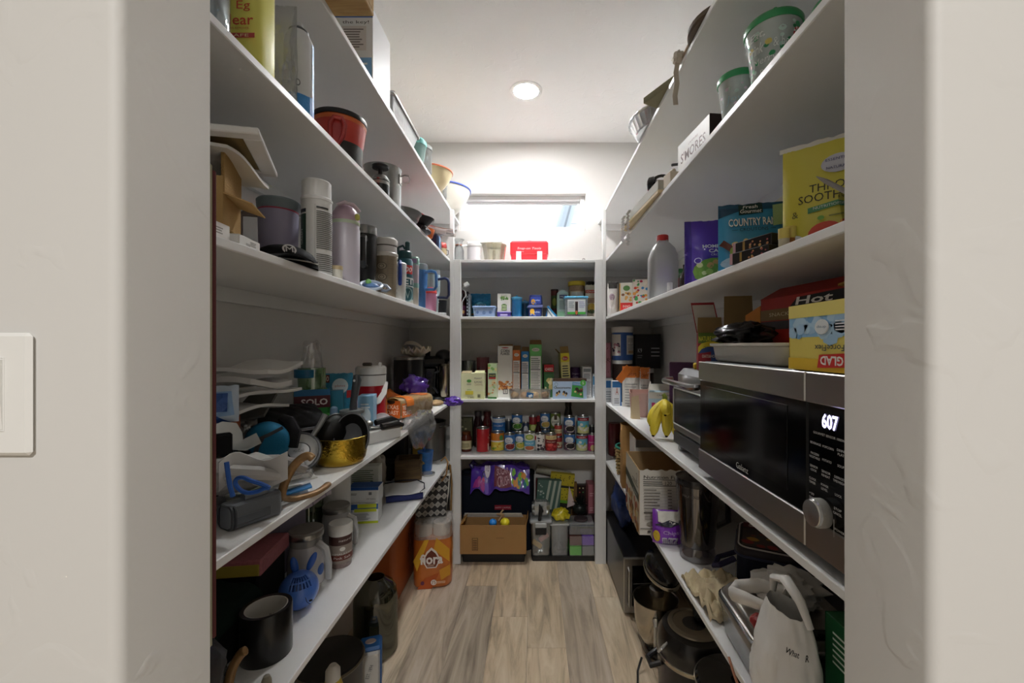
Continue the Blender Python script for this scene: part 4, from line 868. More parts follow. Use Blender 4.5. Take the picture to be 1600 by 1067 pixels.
part('canister_wall', G().shell([(.055, 0), (.06, .01), (.06, .13)], .003, 28), clear('eef2f2', .2, .06, .12), t); part('lid', G().lathe([(.063, .125), (.063, .142), (.0005, .146)], 28), clear('eef0f0', .3, .1, .5, 'e2e6e6'), t)
t = thing('mixing_bowl', 'cream bowl with orange rim overhanging the top left shelf', 'bowl', (-.60, 2.42, S5))
part('bowl_wall', G().shell([(.045, 0), (.07, .01), (.105, .05), (.125, .10)], .004, 32), mat('ecdcae', .35), t); part('rim', G().tube([(x, y, .101) for x, y in circ(.124, 32)], .005, 6, True), mat('d9744a', .4), t)
t = thing('glass_cup', 'small clear glass tumbler near the top of the thin post', 'glass', (-.575, 2.605, S5))
part('glass_wall', G().shell([(.028, 0), (.032, .1)], .002, 20), clear('f2f5f5', .25, .04, .12), t); part('glass_lid', G().lathe([(.034, .098), (.034, .108), (.012, .112), (.012, .13), (.0005, .132)], 20), clear('f2f5f5', .3, .05, .3), t)
t = thing('mixing_bowl', 'large white bowl with blue rim beside the window', 'bowl', (-.615, 2.855, S5))
part('bowl_wall', G().shell([(.07, 0), (.085, .006), (.13, .055), (.165, .12), (.178, .155)], .005, 40), mat('e9e6da', .35), t); part('rim', G().tube([(x, y, .157) for x, y in circ(.178, 40)], .006, 8, True), mat('4f66c0', .35), t)
# ---- S4 second highest
t = thing('glass_jar', 'glass jar with blue and white contents at the front jamb', 'jar', LP(318, -.60, S4)); 
part('glass_wall', G().shell([(.038, 0), (.04, .01), (.04, .15), (.034, .165), (.034, .18)], .003, 24), clear('e6eeee', .2, .05, .1), t); part('filling', crumple(.07, .07, .12, 5, .3, 6, 10), mat('8fb0d0', .6, var=.5, vscale=60), t)
t = thing('cleanser_can', 'yellow canister with red lettering on the left shelf', 'canister', (-.612, .895, S4))
part('can_body', G().lathe([(.040, 0), (.041, .003), (.041, .21), (.036, .222), (.0005, .223)], 32, pw=3.5), mat("e6e06a", .45), t)
a = Art(.08, .2); a.t('Eg', .70, .66, .11, 'd9573c', w=.35); a.t('Clear', .5, .52, .11, 'd9573c', w=.92, bold=.01); a.t('STAIN REMOVER', .55, .43, .025, 'd0783c', w=.6); a.r(.3, .33, 1, .38, 'c8504a'); a.t('SAFE', .6, .355, .03, 'f2e6b0', w=.5); a.e(.36, .27, .04, .015, 'd03a3a'); a.lines(.15, .12, .9, .22, 4, 'cdbb3a'); a.flat(t, (-.04, -.0413, 0), (1, 0, 0), (0, 0, 1))
pouch('zip_bag', 'clear plastic zip bag with fine print standing by the yellow canister', 'bag', (-.60, .985, S4), 4, .075, .24, .045, clear('f8f8f8', .16, .1, .10, 'e6e6e4'), lambda a: a.lines(.15, .08, .5, .45, 14, '9a948e'), 2, .4)
t = thing('spray_can', 'white aerosol can with blue lower band and no cap', 'spray can', (-.590, 1.045, S4), -10)
part('can_body', G().lathe([(.031, 0), (.033, .003), (.033, .185), (.031, .20), (.022, .218), (.013, .226), (.0005, .226)], 32), mat('e8e9ea', .3), t)
part('collar', G().lathe([(.022, .217), (.0225, .222), (.014, .23)], 24), mat('55585a', .35, metal=.8), t); part('nozzle', G().lathe([(.0095, .225), (.0095, .240), (.007, .245), (.0005, .245)], 16), mat('dadbdc', .4), t)
a = Art(.033*D(260), .19); a.p([(0, 0), (1, 0), (1, .32), (.7, .26), (.4, .27), (0, .33)], '4a9ae0'); a.r(.80, 0, 1, 1, '4a9ae0'); a.r(.42, .02, .56, .15, 'f0f0f0'); a.lines(.43, .025, .55, .145, 1, '333333', .9); [a.r(.43+.02*i, .025, .437+.02*i, .145, '222222') for i in range(6)]; a.e(.56, .39, .035, .045, '77797c'); a.e(.56, .39, .022, .03, 'e8e9ea'); a.cyl(t, .0333, .002, -200, 60)
t = thing('cooler_jug', 'red and black insulated jug with a dark oval handle recess', 'jug', (-.612, 1.315, S4), 20)
part('jug_body', G().lathe([(.060, 0), (.064, .004), (.066, .06)], 36), mat('2a2725', .35), t)
part('jug_shoulder', G().lathe([(.066, .058), (.070, .075), (.076, .12), (.0005, .12)], 36), mat('c93a2c', .3, coat=.4), t)
part('orange_rim', G().lathe([(.0762, .118), (.0785, .128), (.074, .136)], 36), mat('d96a34', .35, coat=.3), t)
part('lid', G().lathe([(.079, .132), (.080, .136), (.079, .146), (.060, .152), (.0005, .153)], 36), mat('1f1d1d', .4), t)
g = G(); hp = [(-.016, -.0705, .045), (-.020, -.076, .065), (-.020, -.082, .095), (-.010, -.085, .112), (.012, -.085, .112), (.020, -.082, .095), (.014, -.076, .062), (.0, -.0705, .042)]
g.tube([Vector(p) for p in hp], .007, 8, True); part('handle_ring', g, mat('b02a24', .3, coat=.4), t)
part('handle_recess', G().prism([(p[0]*.9, p[2]) for p in hp], .004, RX(PI/2), (0, -.0735, 0)), mat('b02a24', .3, coat=.4), t)
t = thing('cook_pot', 'tall stainless steel pot with a wire handle', 'pot', (-.630, 1.735, S4))
part('pot_wall', G().shell([(.064, 0), (.072, .006), (.074, .165), (.0765, .170)], .002, 36), mat('a9a9a6', .32, metal=.9), t)
g = G().tube([(.074, 0, .140), (.095, -.010, .141), (.112, -.010, .138), (.114, 0, .128), (.108, .008, .116), (.074, .004, .112)], .0028, 6); part('handle', g, STEEL, t)
part('rivet_plate', G().box((.074, 0, .125), (.004, .03, .04), .001), STEEL, t)
t = thing('coffee_press', 'black lidded steel press pot in front of tall stainless pot', 'coffee press', (-.590, 1.600, S4))
part('press_body', G().lathe([(.030, 0), (.032, .003), (.032, .065), (.0005, .066)], 24), mat('1c1c1d', .25, coat=.5), t); part('steel_band', G().lathe([(.0326, .050), (.033, .052), (.033, .060), (.0326, .062)], 24), STEEL, t)
part('lid', G().lathe([(.034, .064), (.035, .070), (.026, .085), (.010, .092), (.0005, .093)], 24), mat('9c9d9c', .25, metal=.9), t); part('knob', G().lathe([(.008, .09), (.008, .112), (.030, .116), (.032, .124), (.020, .134), (.0005, .136)], 24), mat('161617', .4), t)
t = thing('frying_pan', 'dark grey frying pan under a black lid', 'pan', (-.625, 1.895, S4))
part('pan_wall', G().shell([(.075, 0), (.095, .008), (.105, .035), (.112, .04)], .003, 36), mat('8b8b8a', .35, metal=.7), t); part('pan_inside', G().lathe([(.088, .012), (.0005, .012)], 30), BLACKM, t)
t = thing('pot_lid', 'black domed pot lid with a knob lying over grey pan', 'lid', (-.585, 2.075, S4))
part('lid_dome', G().lathe([(.070, 0), (.072, .004), (.066, .014), (.05, .03), (.085, .060), (.088, .066), (.050, .072), (.0005, .074)], 32), mat('1a1a1b', .3, coat=.3), t); part('knob', G().ell((.05, -.045, .012), .011, 10, 8), BLACKP, t)
t = thing('colander', 'red plastic bowl with a flared rim on the left shelf', 'bowl', (-.705, 2.26, S4))
part('bowl_wall', G().shell([(.06, 0), (.075, .02), (.094, .12), (.112, .135), (.115, .142)], .003, 36), mat('cf2020', .3, coat=.4), t); part('base_ring', G().lathe([(.062, 0), (.062, .008), (.055, .008)], 30), mat('b01a1a', .4), t)
single('scoop_bowl', G().shell([(.023, 0), (.038, .012), (.047, .04), (.049, .052)], .003, 28), mat('e8732a', .35), 'orange plastic bowl tucked under the clear scoop', 'bowl', (-.578, 2.217, S4))
t = thing('clear_scoop', 'clear plastic scoop leaning outward over the shelf edge', 'scoop', (-.60, 2.42, S4))
g = G(); g.slab(lambda u, v: (-.06+.20*v, (u-.5)*.10, .125-.10*v+.045*v*v+.03*(2*u-1)**2), 8, 10, .003); part('scoop_pan', g, clear('f4efec', .28, .1, .3, 'efe8e6'), t, smooth=60)
part('scoop_foot', G().box((-.03, 0, .05), (.03, .07, .10), .008), clear('f4efec', .25, .1, .3, 'efe8e6'), t)
t = thing('storage_tin', 'navy blue square tin with clear lid', 'tin', (-.61, 2.52, S4))
part('tin_body', G().box((0, 0, .05), (.085, .10, .10), .01), mat('232f49', .3, coat=.4), t); part('lid', G().box((0, 0, .108), (.09, .105, .018), .006), clear('c9d0d6', .3, .08, .5, '6a7486'), t); part('edge_strip', G().box((.044, -.02, .05), (.003, .025, .08), .001), mat('5f8fbc', .4), t)
t = thing('candy_jar', 'small tan jar with red berry lid by the thin post', 'jar', (-.585, 2.645, S4))
part('jar_body', G().lathe([(.030, 0), (.032, .004), (.032, .05), (.0005, .05)], 24), mat('cdb98f', .5), t); part('lid', crumple(.064, .064, .05, 9, .25, 6, 8), mat('d8504c', .4, var=.3, vscale=50), t).location = (0, 0, .045)
part('handle', G().tube([(.03, -.012, .04), (.045, -.016, .036), (.046, -.016, .012), (.03, -.012, .006)], .0022, 6), BLACKP, t)
# ---- S3 cups shelf
t = thing('empty_picture_frame', 'white picture frame laid flat on top of the boxes by the jamb', 'picture frame', (-.66, .80, S3+.186), 25, rx=4, ry=-6)
for c, d in (((0, -.115, 0), (.26, .03, .012)), ((0, .115, 0), (.26, .03, .012)), ((-.115, 0, 0), (.03, .20, .012)), ((.115, 0, 0), (.03, .20, .012))): part('frame_rail', G().box(c, d, .002), mat('efeeec', .4), t)
part('backing', G().box((0, 0, .002), (.2, .2, .003)), mat('8d7850', .8), t)
single('paper_sheaf', G().slab(lambda u, v: (-.12+.24*u, -.09+.18*v, .02*math.sin(u*2.2)+.008*math.sin(v*5)), 10, 8, .006), mat('e4e2dc', .6), 'loose white papers under the picture frame', 'papers', (-.68, .80, S3+.150), 12, smooth=60)
t = thing('corrugated_box', 'torn open corrugated cardboard box under the papers', 'box', (-.665, .795, S3+.0352), 20)
for c, d in (((0, -.05, .045), (.15, .004, .09)), ((0, .05, .045), (.15, .004, .09)), ((-.073, 0, .045), (.004, .10, .09)), ((.073, 0, .03), (.004, .10, .06))): part('box_wall', G().box(c, d), mat('bf9d68', .85, var=.12, vscale=30), t)
flap(t, (.075, -.05, .06), (.075, .05, .06), (.045, 0, -.015), mat('c9a872', .85)); part('flute_edge', G().box((.074, 0, .10), (.006, .1, .08), .001), mat('a88857', .9, bump=(300, .6, .003)), t)
for i, (x, y, hh, lab) in enumerate(((-.615, .735, .035, 'small white carton at the shelf edge under the corrugated box'), (-.612, .826, .024, 'low white carton beside the black cap'))):
    carton('small_carton', lab, 'carton', (x, y, S3), 4+4*i, .09, .095 if i == 0 else .078, hh, mat('f1efea', .5), ra=lambda a: (a.r(.3, .3, .5, .5, 'c9c6c0'), a.lines(.5, .4, .8, .8, 3, '9a978f')))
t = thing('travel_mug', 'lavender travel mug with grey lid and a brown handle', 'mug', (-.690, 1.125, S3), 12)
part('mug_body', G().lathe([(.038, 0), (.041, .004), (.0465, .09), (.048, .168), (.0005, .168)], 36), mat('a9a4be', .45), t)
part('red_seal', G().lathe([(.0482, .168), (.0488, .170), (.0482, .172)], 36), mat('b0485f', .4), t); part('lid', G().lathe([(.048, .172), (.0505, .178), (.052, .196), (.049, .200), (.0005, .201)], 36), mat('7f8c91', .45), t)
part('handle', G().tube([(-.044, -.012, .158), (-.075, -.022, .156), (-.083, -.026, .148), (-.083, -.026, .05), (-.076, -.02, .03), (-.042, -.012, .03)], .0078, 8), mat('77695f', .6), t)
# black caps and headlamp-like visor
t = thing('baseball_cap', 'black cap with white stitching and a round white badge', 'cap', (-.605, 1.015, S3), -50)
g = G(); g.sheet(lambda u, v: (.058*math.cos(2*PI*u)*math.cos(v*PI/2), .072*math.sin(2*PI*u)*math.cos(v*PI/2), .055*math.sin(v*PI/2)**.8), 26, 8); part('crown', g, mat('17181a', .75), t, smooth=60)
g = G(); g.slab(lambda u, v: (.05+.055*v, (u-.5)*.12*(1-.35*v), .014+.012*math.cos((u-.5)*PI)-.010*v), 10, 6, .004); part('visor', g, mat('111214', .7), t, smooth=60)
g = G(); g.tube([(.058*math.cos(x), .074*math.sin(x), .012) for x in [(-1.2+2.4*i/14) for i in range(15)]], .0018, 5); part('white_stitching', g, mat('d9d9d6', .6), t)
a = Art(.03, .03); a.e(.5, .5, .5, .5, 'dcdcda'); a.e(.5, .5, .36, .36, '2a2b2d'); a.t('M', .5, .5, .55, 'dcdcda'); a.flat(t, (.053, -.015, .024), (0, 1, 0), (-.5, 0, .86))
t = thing('baseball_cap', 'plain black cap lying open behind the badge cap', 'cap', (-.660, .905, S3), 70); t.scale = (.85, .85, .85)
g = G(); g.sheet(lambda u, v: (.052*math.cos(2*PI*u)*math.cos(v*PI/2), .060*math.sin(2*PI*u)*math.cos(v*PI/2), .062*math.sin(v*PI/2)**.8), 24, 8); part('crown', g, mat('141415', .8), t, smooth=60)
part('band', G().tube([(.053*math.cos(2*PI*i/24), .061*math.sin(2*PI*i/24), .004) for i in range(24)], .004, 6, True), mat('202022', .8), t)
t = thing('spice_bottle', 'small red bottle with white cap behind the aerosol can', 'bottle', (-.70, 1.25, S3))
part('bottle_body', G().lathe([(.022, 0), (.024, .004), (.024, .062), (.0005, .063)], 20), mat('8f1a24', .3, coat=.4), t); part('cap', G().lathe([(.022, .06), (.022, .09), (.0005, .091)], 20), mat('e6e4e0', .4), t)
t = thing('spray_can', 'tall white aerosol can with green panel and fine black print', 'spray can', (-.592, 1.135, S3), 46)
part('can_body', G().lathe([(.035, 0), (.0375, .003), (.0375, .198), (.0385, .203), (.0005, .204)], 36), mat('e4e3df', .35), t); part('cap', G().lathe([(.0395, .200), (.0398, .206), (.0365, .210), (.0362, .252), (.033, .256), (.0005, .257)], 36), mat('eeedea', .4), t)
a = Art(.0375*D(250), .19); a.r(0, .02, .30, .82, '1d3a2c'); a.r(0, .84, .30, .89, '2c2f3c'); a.t('GREEN', .2, .5, .05, 'c9d0ca', rot=90); a.t('STARCH', .12, .45, .06, 'c9d0ca', rot=90); a.lines(.46, .03, .86, .28, 9, '55534e', .4, .12); a.lines(.46, .34, .86, .88, 20, '55534e', .4, .12); a.lines(.46, .90, .64, .93, 1, '333333', .8, 0); a.r(.44, .02, .445, .95, 'a8a69f'); a.cyl(t, .0378, .004, -225, 25)
t = thing('water_bottle', 'pale lilac water bottle with pink dome cap and mint ring', 'water bottle', (-.595, 1.315, S3), 20)
part('bottle_body', G().lathe([(.038, 0), (.041, .004), (.0425, .10), (.0425, .175), (.0405, .182), (.0415, .190), (.0005, .19)], 36), mat('c9c2cc', .35), t); part('mint_ring', G().lathe([(.0418, .189), (.0423, .190), (.0423, .199), (.0415, .2)], 36), mat('c8d6bc', .4), t)
part('dome_cap', G().lathe([(.0415, .2), (.0415, .206), (.037, .228), (.027, .244), (.013, .252), (.0005, .253)], 36), mat('c4a9b8', .35), t); part('carry_loop', G().tube([(-.02, -.028, .245), (.0, -.034, .252), (.025, -.034, .246), (.043, -.028, .228)], [.004, .006, .006, .005], 8, flat=1.6), mat('d6c3cc', .35), t); part('button', G().box((.036, -.026, .212), (.014, .012, .02), .004), mat('c9cc62', .4), t)
t = thing('small_jar', 'small white jar with tan lid between aerosol can and lilac bottle', 'jar', (-.577, 1.215, S3))
part('jar_body', G().lathe([(.015, 0), (.017, .003), (.017, .032), (.0005, .033)], 20), mat('e3dfd2', .4), t); part('lid', G().lathe([(.018, .031), (.018, .042), (.0005, .043)], 20), mat('c9b48c', .5), t)
t = thing('tumbler', 'black tumbler with clear lid and a long flat handle', 'tumbler', (-.650, 1.60, S3), 14)
part('tumbler_body', G().lathe([(.032, 0), (.034, .004), (.036, .07), (.042, .10), (.044, .235), (.0005, .236)], 32), mat('191a1b', .4), t); part('lid', G().lathe([(.045, .233), (.0455, .262), (.042, .266), (.0005, .267)], 32), clear('d6d6d6', .25, .06, .45, '9a9a98'), t)
part('handle', G().tube([(.005, -.044, .205), (.005, -.064, .214), (.005, -.078, .205), (.005, -.080, .12), (.005, -.070, .105), (.005, -.042, .108)], .0095, 8, flat=1.3), mat('141415', .35, coat=.3), t)
t = thing('pacifier_clip', 'small blue and clear sippy lid lying by the shelf edge', 'cup lid', (-.577, 1.475, S3), 20)
part('lid_ring', G().tube([(.036*math.cos(2*PI*i/20), .030*math.sin(2*PI*i/20), .024+.018*math.sin(2*PI*i/20)) for i in range(20)], .006, 6, True), mat('c9d6e6', .3), t); part('blue_disc', G().ell((0, 0, .020), (.028, .024, .014), 14, 8), mat('6f93c4', .35), t); part('green_spout', G().ell((-.008, -.014, .034), (.010, .008, .010), 10, 6), mat('7fc06a', .4), t)
part('grey_loop', G().tube([(.03, .005, .028), (.052, .01, .026), (.064, .008, .014), (.05, .004, .006), (.034, 0, .008)], .006, 6), mat('8a97a6', .4), t)
def grid(a):
    for i in range(7): a.r(.02+.14*i, 0, .035+.14*i, 1, '8a7d68')
    for i in range(9): a.r(0, .02+.11*i, 1, .03+.11*i, '8a7d68')
    for i in range(3):
        for r_, c in ((.12, '6d6250'), (.095, 'a89a82'), (.06, '6d6250'), (.04, 'b5a88f')): a.e(.45, .22+.26*i, r_, r_*.75, c)
t = thing('tumbler', 'clear brown gridded tumbler with thick white lid', 'tumbler', (-.600, 1.690, S3), 10)
part('tumbler_wall', G().lathe([(.036, 0), (.038, .004), (.044, .17), (.0005, .17)], 32), mat('a0937c', .25, coat=.5), t); a = Art(.04*D(200), .165); grid(a); a.cyl(t, .0385, .003, -190, 10, .0443)
part('collar', G().lathe([(.0445, .168), (.047, .172), (.047, .180), (.044, .184)], 32), mat('ddd8cf', .4), t); part('lid', G().lathe([(.042, .182), (.042, .212), (.0455, .216), (.0455, .236), (.040, .242), (.0005, .243)], 32), mat('dcdad6', .4), t)
part('gasket', G().lathe([(.0424, .209), (.0432, .211), (.0432, .214), (.0424, .216)], 32), mat('5a5853', .5), t); part('flip_tab', G().box((.02, -.01, .244), (.03, .02, .008), .003), mat('cfcdc9', .4), t)
t = thing('blue_handle_cup', 'white cup with a dark blue loop handle behind the gridded tumbler', 'cup', (-.590, 1.815, S3), 20)
part('cup_body', G().lathe([(.026, 0), (.028, .004), (.033, .12), (.0005, .12)], 28), mat('e6e6e2', .35), t); part('handle', G().tube([(.004, -.032, .16), (.004, -.052, .168), (.004, -.062, .155), (.004, -.062, .085), (.004, -.052, .072), (.004, -.036, .082), (.004, -.032, .11), (.004, -.034, .14)], .0075, 8, True), mat('27479e', .35), t)
part('cup_top', G().lathe([(.033, .118), (.034, .165), (.030, .170), (.0005, .171)], 28), mat('d9dde0', .3), t)
t = thing('water_bottle', 'teal bottle with white sports letters and flip spout lid', 'water bottle', (-.590, 1.905, S3), 22)
part('bottle_body', G().lathe([(.034, 0), (.036, .004), (.036, .195), (.028, .207), (.0005, .208)], 32), mat('235a66', .35), t); part('base_ring', G().lathe([(.0365, .002), (.0367, .004), (.0367, .018), (.0363, .02)], 32), mat('c2bfb6', .4), t)
part('lid', G().lathe([(.028, .205), (.031, .208), (.031, .235), (.026, .242), (.0005, .243)], 28), mat('1f4a4e', .4), t); part('spout', G().box((.010, -.012, .262), (.02, .022, .045), .005), mat('1a3f43', .4), t); part('carry_loop', G().tube([(-.028, -.005, .225), (-.03, -.008, .255), (-.01, -.01, .264), (.0, -.01, .25)], .006, 6), mat('1f4a4e', .4), t)
a = Art(.036*D(170), .18); a.r(.30, .70, .80, .92, 'c8342f'); a.t('100', .55, .81, .13, 'f0e6e2', w=.42, bold=.02, shear=.2); a.t('YETI', .52, .52, .17, 'eef2f0', w=.75, bold=.03); a.p([(.1, .62), (1, .54), (1, .57), (.1, .66)], 'e0e6e4'); a.p([(.1, .40), (1, .36), (1, .39), (.1, .43)], 'e0e6e4'); a.e(.55, .18, .24, .19, '9fb9ba'); a.e(.55, .18, .20, .155, '2f5f66'); a.t('V', .55, .18, .2, '9fb9ba', w=.2); a.cyl(t, .0364, .008, -170, 0)
t = thing('tumbler', 'pearly pink tumbler with mint lid and cream lower half', 'tumbler', (-.585, 2.015, S3), 15)
part('lower_half', G().lathe([(.024, 0), (.026, .003), (.027, .09), (.0005, .09)], 28, pw=4), mat('d9cfc0', .4), t); part('mint_band', G().lathe([(.0275, .088), (.028, .09), (.028, .108), (.027, .11)], 28, pw=4), mat('9cc6bd', .35), t); part('upper_half', G().lathe([(.027, .108), (.0285, .20), (.0005, .2)], 28, pw=4), mat('d3bfc9', .3), t)
part('lid', G().lathe([(.0295, .198), (.030, .202), (.030, .230), (.026, .236), (.0005, .237)], 28, pw=4), mat('a8d0c6', .35), t); part('pink_window', G().box((0, -.0302, .215), (.036, .002, .022), .001), mat('b79ac4', .3), t)
t = thing('tumbler', 'cornflower blue handled tumbler with clear lid', 'tumbler', (-.580, 2.125, S3), 25)
part('tumbler_body', G().lathe([(.024, 0), (.026, .004), (.028, .09), (.036, .115), (.037, .195), (.0005, .196)], 32), mat('4a80be', .35), t); part('lid', G().lathe([(.0375, .194), (.038, .222), (.034, .226), (.0005, .227)], 28), clear('e2e8ec', .25, .08, .5, 'c9d4dc'), t)
part('handle', G().tube([(.02, -.030, .182), (.045, -.055, .186), (.062, -.072, .178), (.066, -.076, .165), (.066, -.076, .105), (.058, -.068, .092), (.02, -.030, .094)], .0075, 8), mat('4a80be', .35), t)
t = thing('drinking_straws', 'pair of clear straws leaning in a small glass', 'straws', (-.61, 2.22, S3))
part('small_glass', G().shell([(.026, 0), (.03, .13)], .002, 22), clear('eef0f0', .25, .05, .12), t); part('straw', G().tube([(.0, 0, .005), (.012, -.01, .16), (.02, -.014, .17)], .003, 6), clear('e6e6e2', .4, .1, .4), t); part('straw', G().tube([(.02, -.02, .005), (.032, -.022, .06)], .004, 6), mat('cdbb9a', .5), t)
t = thing('tumbler', 'short pink tumbler with a red cap', 'tumbler', (-.575, 2.315, S3))
part('tumbler_body', G().lathe([(.030, 0), (.032, .003), (.034, .10), (.0005, .1)], 28), mat('d48fae', .3, coat=.4), t); part('cap', G().lathe([(.035, .098), (.035, .112), (.024, .128), (.012, .134), (.0005, .135)], 28), mat('c73a3a', .4), t)
t = thing('tumbler', 'pale aqua tumbler with navy handle by the thin post', 'tumbler', (-.590, 2.435, S3), 30)
part('tumbler_body', G().lathe([(.028, 0), (.030, .003), (.034, .10), (.041, .125), (.042, .225), (.0005, .226)], 32), mat('bcd3d6', .35), t); part('lid', G().lathe([(.043, .222), (.043, .25), (.0005, .252)], 28), clear('e6ecec', .25, .08, .45, 'cfd8da'), t)
part('handle', G().tube([(.02, -.036, .195), (.05, -.075, .198), (.062, -.085, .188), (.066, -.09, .17), (.066, -.09, .10), (.058, -.08, .085), (.02, -.034, .09)], .008, 8), mat('2b3a66', .35), t); a = Art(.06, .2); a.blobs(.1, .1, .9, .9, 9, .08, ['d8844a', '7fb0c0', 'e8e8e0', '4a5a5e'], 66); a.cyl(t, .0385, .01, -110, -40, .0425)
t = thing('black_cup', 'short black cup with white base beside the navy handle', 'cup', (-.575, 2.585, S3))
part('cup_body', G().lathe([(.030, .012), (.034, .09), (.0005, .09)], 24), mat('16171a', .4), t); part('base', G().lathe([(.031, 0), (.032, .004), (.031, .014), (.0005, .014)], 24), mat('dedede', .5), t)
# padded board hung on the inner face of the front wall
t = thing('padded_board', 'tall beige padded board with dark red backing hung beside the doorway', 'board', (0, 0, 0))
part('pad', G().box((-.472, .5225, 1.345), (.136, .018, .62), .009), mat('a9a690', .9, bump=(400, .4, .001)), t); part('red_backing', G().box((-.472, .534, 1.345), (.128, .005, .60), .002), mat('5a1c22', .6), t)
# ================================================================ left wall, S2
def rib(g, pts, w, t=.002, up=(0, 0, 1)):
    """flat strap through pts"""
    pts = [Vector(p) for p in pts]; up = Vector(up); L = []; 
    for i, p in enumerate(pts):
        d = (pts[min(i+1, len(pts)-1)]-pts[max(i-1, 0)]).normalized(); s = d.cross(up).normalized()*w/2; n = s.cross(d).normalized()*t/2
        L.append([p-s-n, p+s-n, p+s+n, p-s+n])
    return loft(g, L)
def smooth_path(P, n=5, closed=False):
    P = [Vector(p) for p in P]; m = len(P); out = []
    for i in range(m if closed else m-1):
        a, b, c, d = (P[(i-1) % m], P[i], P[(i+1) % m], P[(i+2) % m]) if closed else (P[max(i-1, 0)], P[i], P[i+1], P[min(i+2, m-1)])
        for k in range(n):
            t = k/n; out.append(.5*((2*b)+(c-a)*t+(2*a-5*b+4*c-d)*t*t+(3*b-a-3*c+d)*t**3))
    return out if closed else out+[P[-1]]
BAGCLEAR = clear('f6f6f6', .16, .12, .10, 'f2f2f2')
# brass pan with black dishes
c = Vector((-.612, 1.318, S2))
t = thing('brass_pan', 'hammered shiny brass pan at the shelf edge holding black dishes', 'pan', c)
part('pan_wall', G().shell([(.056, 0), (.066, .004), (.074, .016), (.078, .035), (.079, .085)], .002, 40), mat('c9a83e', .16, metal=1.0, bump=(110, .55, .004)), t)
part('rim', G().tube([(x, y, .085) for x, y in circ(.079, 40)], .0018, 6, True), mat('d9bf60', .2, metal=1.0), t)
for i, (x, y, rz, tilt, lab) in enumerate(((-.022, .004, 62, 78, 'black oval silicone dish standing on edge in the brass pan, bulging outward'), (.030, .012, 20, 74, 'black oval silicone dish standing hollow side out in the brass pan'))):
    o = thing('silicone_dish', lab, 'dish', c+Vector((x, y, .080)), rz); MM = RX(D(tilt if i else -tilt)) @ Matrix.Diagonal((.74, 1.05, 1, 1))
    part('dish_wall', G().shell([(.020, -.020), (.044, -.014), (.062, .004), (.068, .012)], .003, 36, M=MM), mat('0b0b0c', .5), o); part('rim', G().tube([MM @ Vector((x2, y2, .012)) for x2, y2 in circ(.068, 36)], .0035, 6, True), mat('151517', .5), o)
# scraper with upright handle behind the pan
t = thing('bench_scraper', 'grey upright handled press with a white body behind the brass pan', 'kitchen tool', (-.655, 1.500, S2))
part('white_body', G().box((-.01, 0, .065), (.07, .05, .13), .006), mat('dcdad4', .4), t); part('collar', G().lathe([(.040, .128), (.042, .131), (.042, .139), (.0005, .14)], 28), mat('7b8080', .4), t)
part('handle', G().tube([(.004, 0, .138), (.006, 0, .17), (.012, 0, .21), (.018, 0, .245), (.016, 0, .265)], [.014, .012, .0135, .015, .010], 12), mat('3a3d3f', .5), t); part('hang_hole', G().lathe([(.0045, -.001), (.0045, .001)], 12, (.014, -.0145, .245), M=RX(PI/2)), mat('c9cac8', .5), t)
# round silver griddle
t = thing('round_griddle', 'round silver mini griddle with a black rim and grey handle, tipped up', 'griddle', (-.668, 1.188, S2+.066), 22, rx=66)
part('black_rim', G().lathe([(.052, -.016), (.057, -.012), (.058, 0), (.055, .006), (.0005, .006)], 36), mat('1f2022', .35), t); part('silver_lid', G().lathe([(.050, .006), (.048, .012), (.035, .018), (.0005, .020)], 36), mat('b6b8b9', .3, metal=.85), t)
part('inset_plate', G().lathe([(.021, .0175), (.021, .0225), (.0005, .0228)], 28, sx=1.25), mat('dddddc', .35, metal=.3), t); part('inset_ring', G().tube([(x*1.25, y, .0195) for x, y in circ(.0225, 28)], .0014, 5, True), mat('4a4c4e', .4), t)
part('handle', G().tube([(.030, .045, -.002), (.048, .075, 0), (.062, .105, .002)], [.010, .012, .013], 8, flat=.7), mat('a8aaab', .35, metal=.5), t)
a = Art(.03, .01); a.t('ALL-CLAD', .5, .5, .7, '66686a', w=.9); a.flat(t, (-.015, -.005, .0230), (1, 0, 0), (0, 1, 0))
# horseshoe
def hs(name, lab, pts, z):
    P = [Vector(p) for p in pts]
    P = smooth_path(P); g = G().tube(P, [.0075]+[.0095]*(len(P)-2)+[.0075], 10, flat=.75); o = single(name, g, mat('8a6b45', .45, metal=.35, var=.35, vscale=60), lab, 'horseshoe', (0, 0, 0), smooth=50); return o
A_, B_, C_ = aty(487, 714, 1.12), aty(441, 776, 1.0), aty(513, 756, 1.10)
hs('horseshoe', 'worn tan horseshoe propped at the shelf edge before the brass pan', [aty(489, 717, .955), aty(482, 712, .955), aty(470, 717, .955), aty(457, 731, .95), aty(447, 750, .945), aty(441, 768, .94), aty(443, 777, .955), aty(460, 779, .985), aty(490, 771, 1.03), aty(506, 762, 1.07), C_], 0)
# grey hard case
p = onz(392, 828, S2); t = thing('hard_case', 'grey hard plastic case with ribbed end and raised latch', 'case', (-.596, .880, S2+.003), 62)
part('case_body', loft(G(), [[(x, y*k+.0, z) for x, y in rrect(.105, .05, .012)] for k, z in ((.92, 0), (1, .006), (1, .03), (.86, .044), (.6, .048))]), mat('6d7278', .4), t)
part('latch', G().tube([(-.018, 0, .052), (.026, 0, .052)], .010, 10), mat('7a7f85', .4), t)
for x in (-.05, -.044): part('end_ring', G().tube([(x, y*1.0, .022+zz) for y, zz in [(b, c2) for b, c2 in rrect(.052, .044, .012)]], .003, 6, True), mat('3b3e43', .45), t)
part('case_clip', G().box((-.01, -.026, .016), (.07, .004, .018), .002), mat('62676d', .4), t)
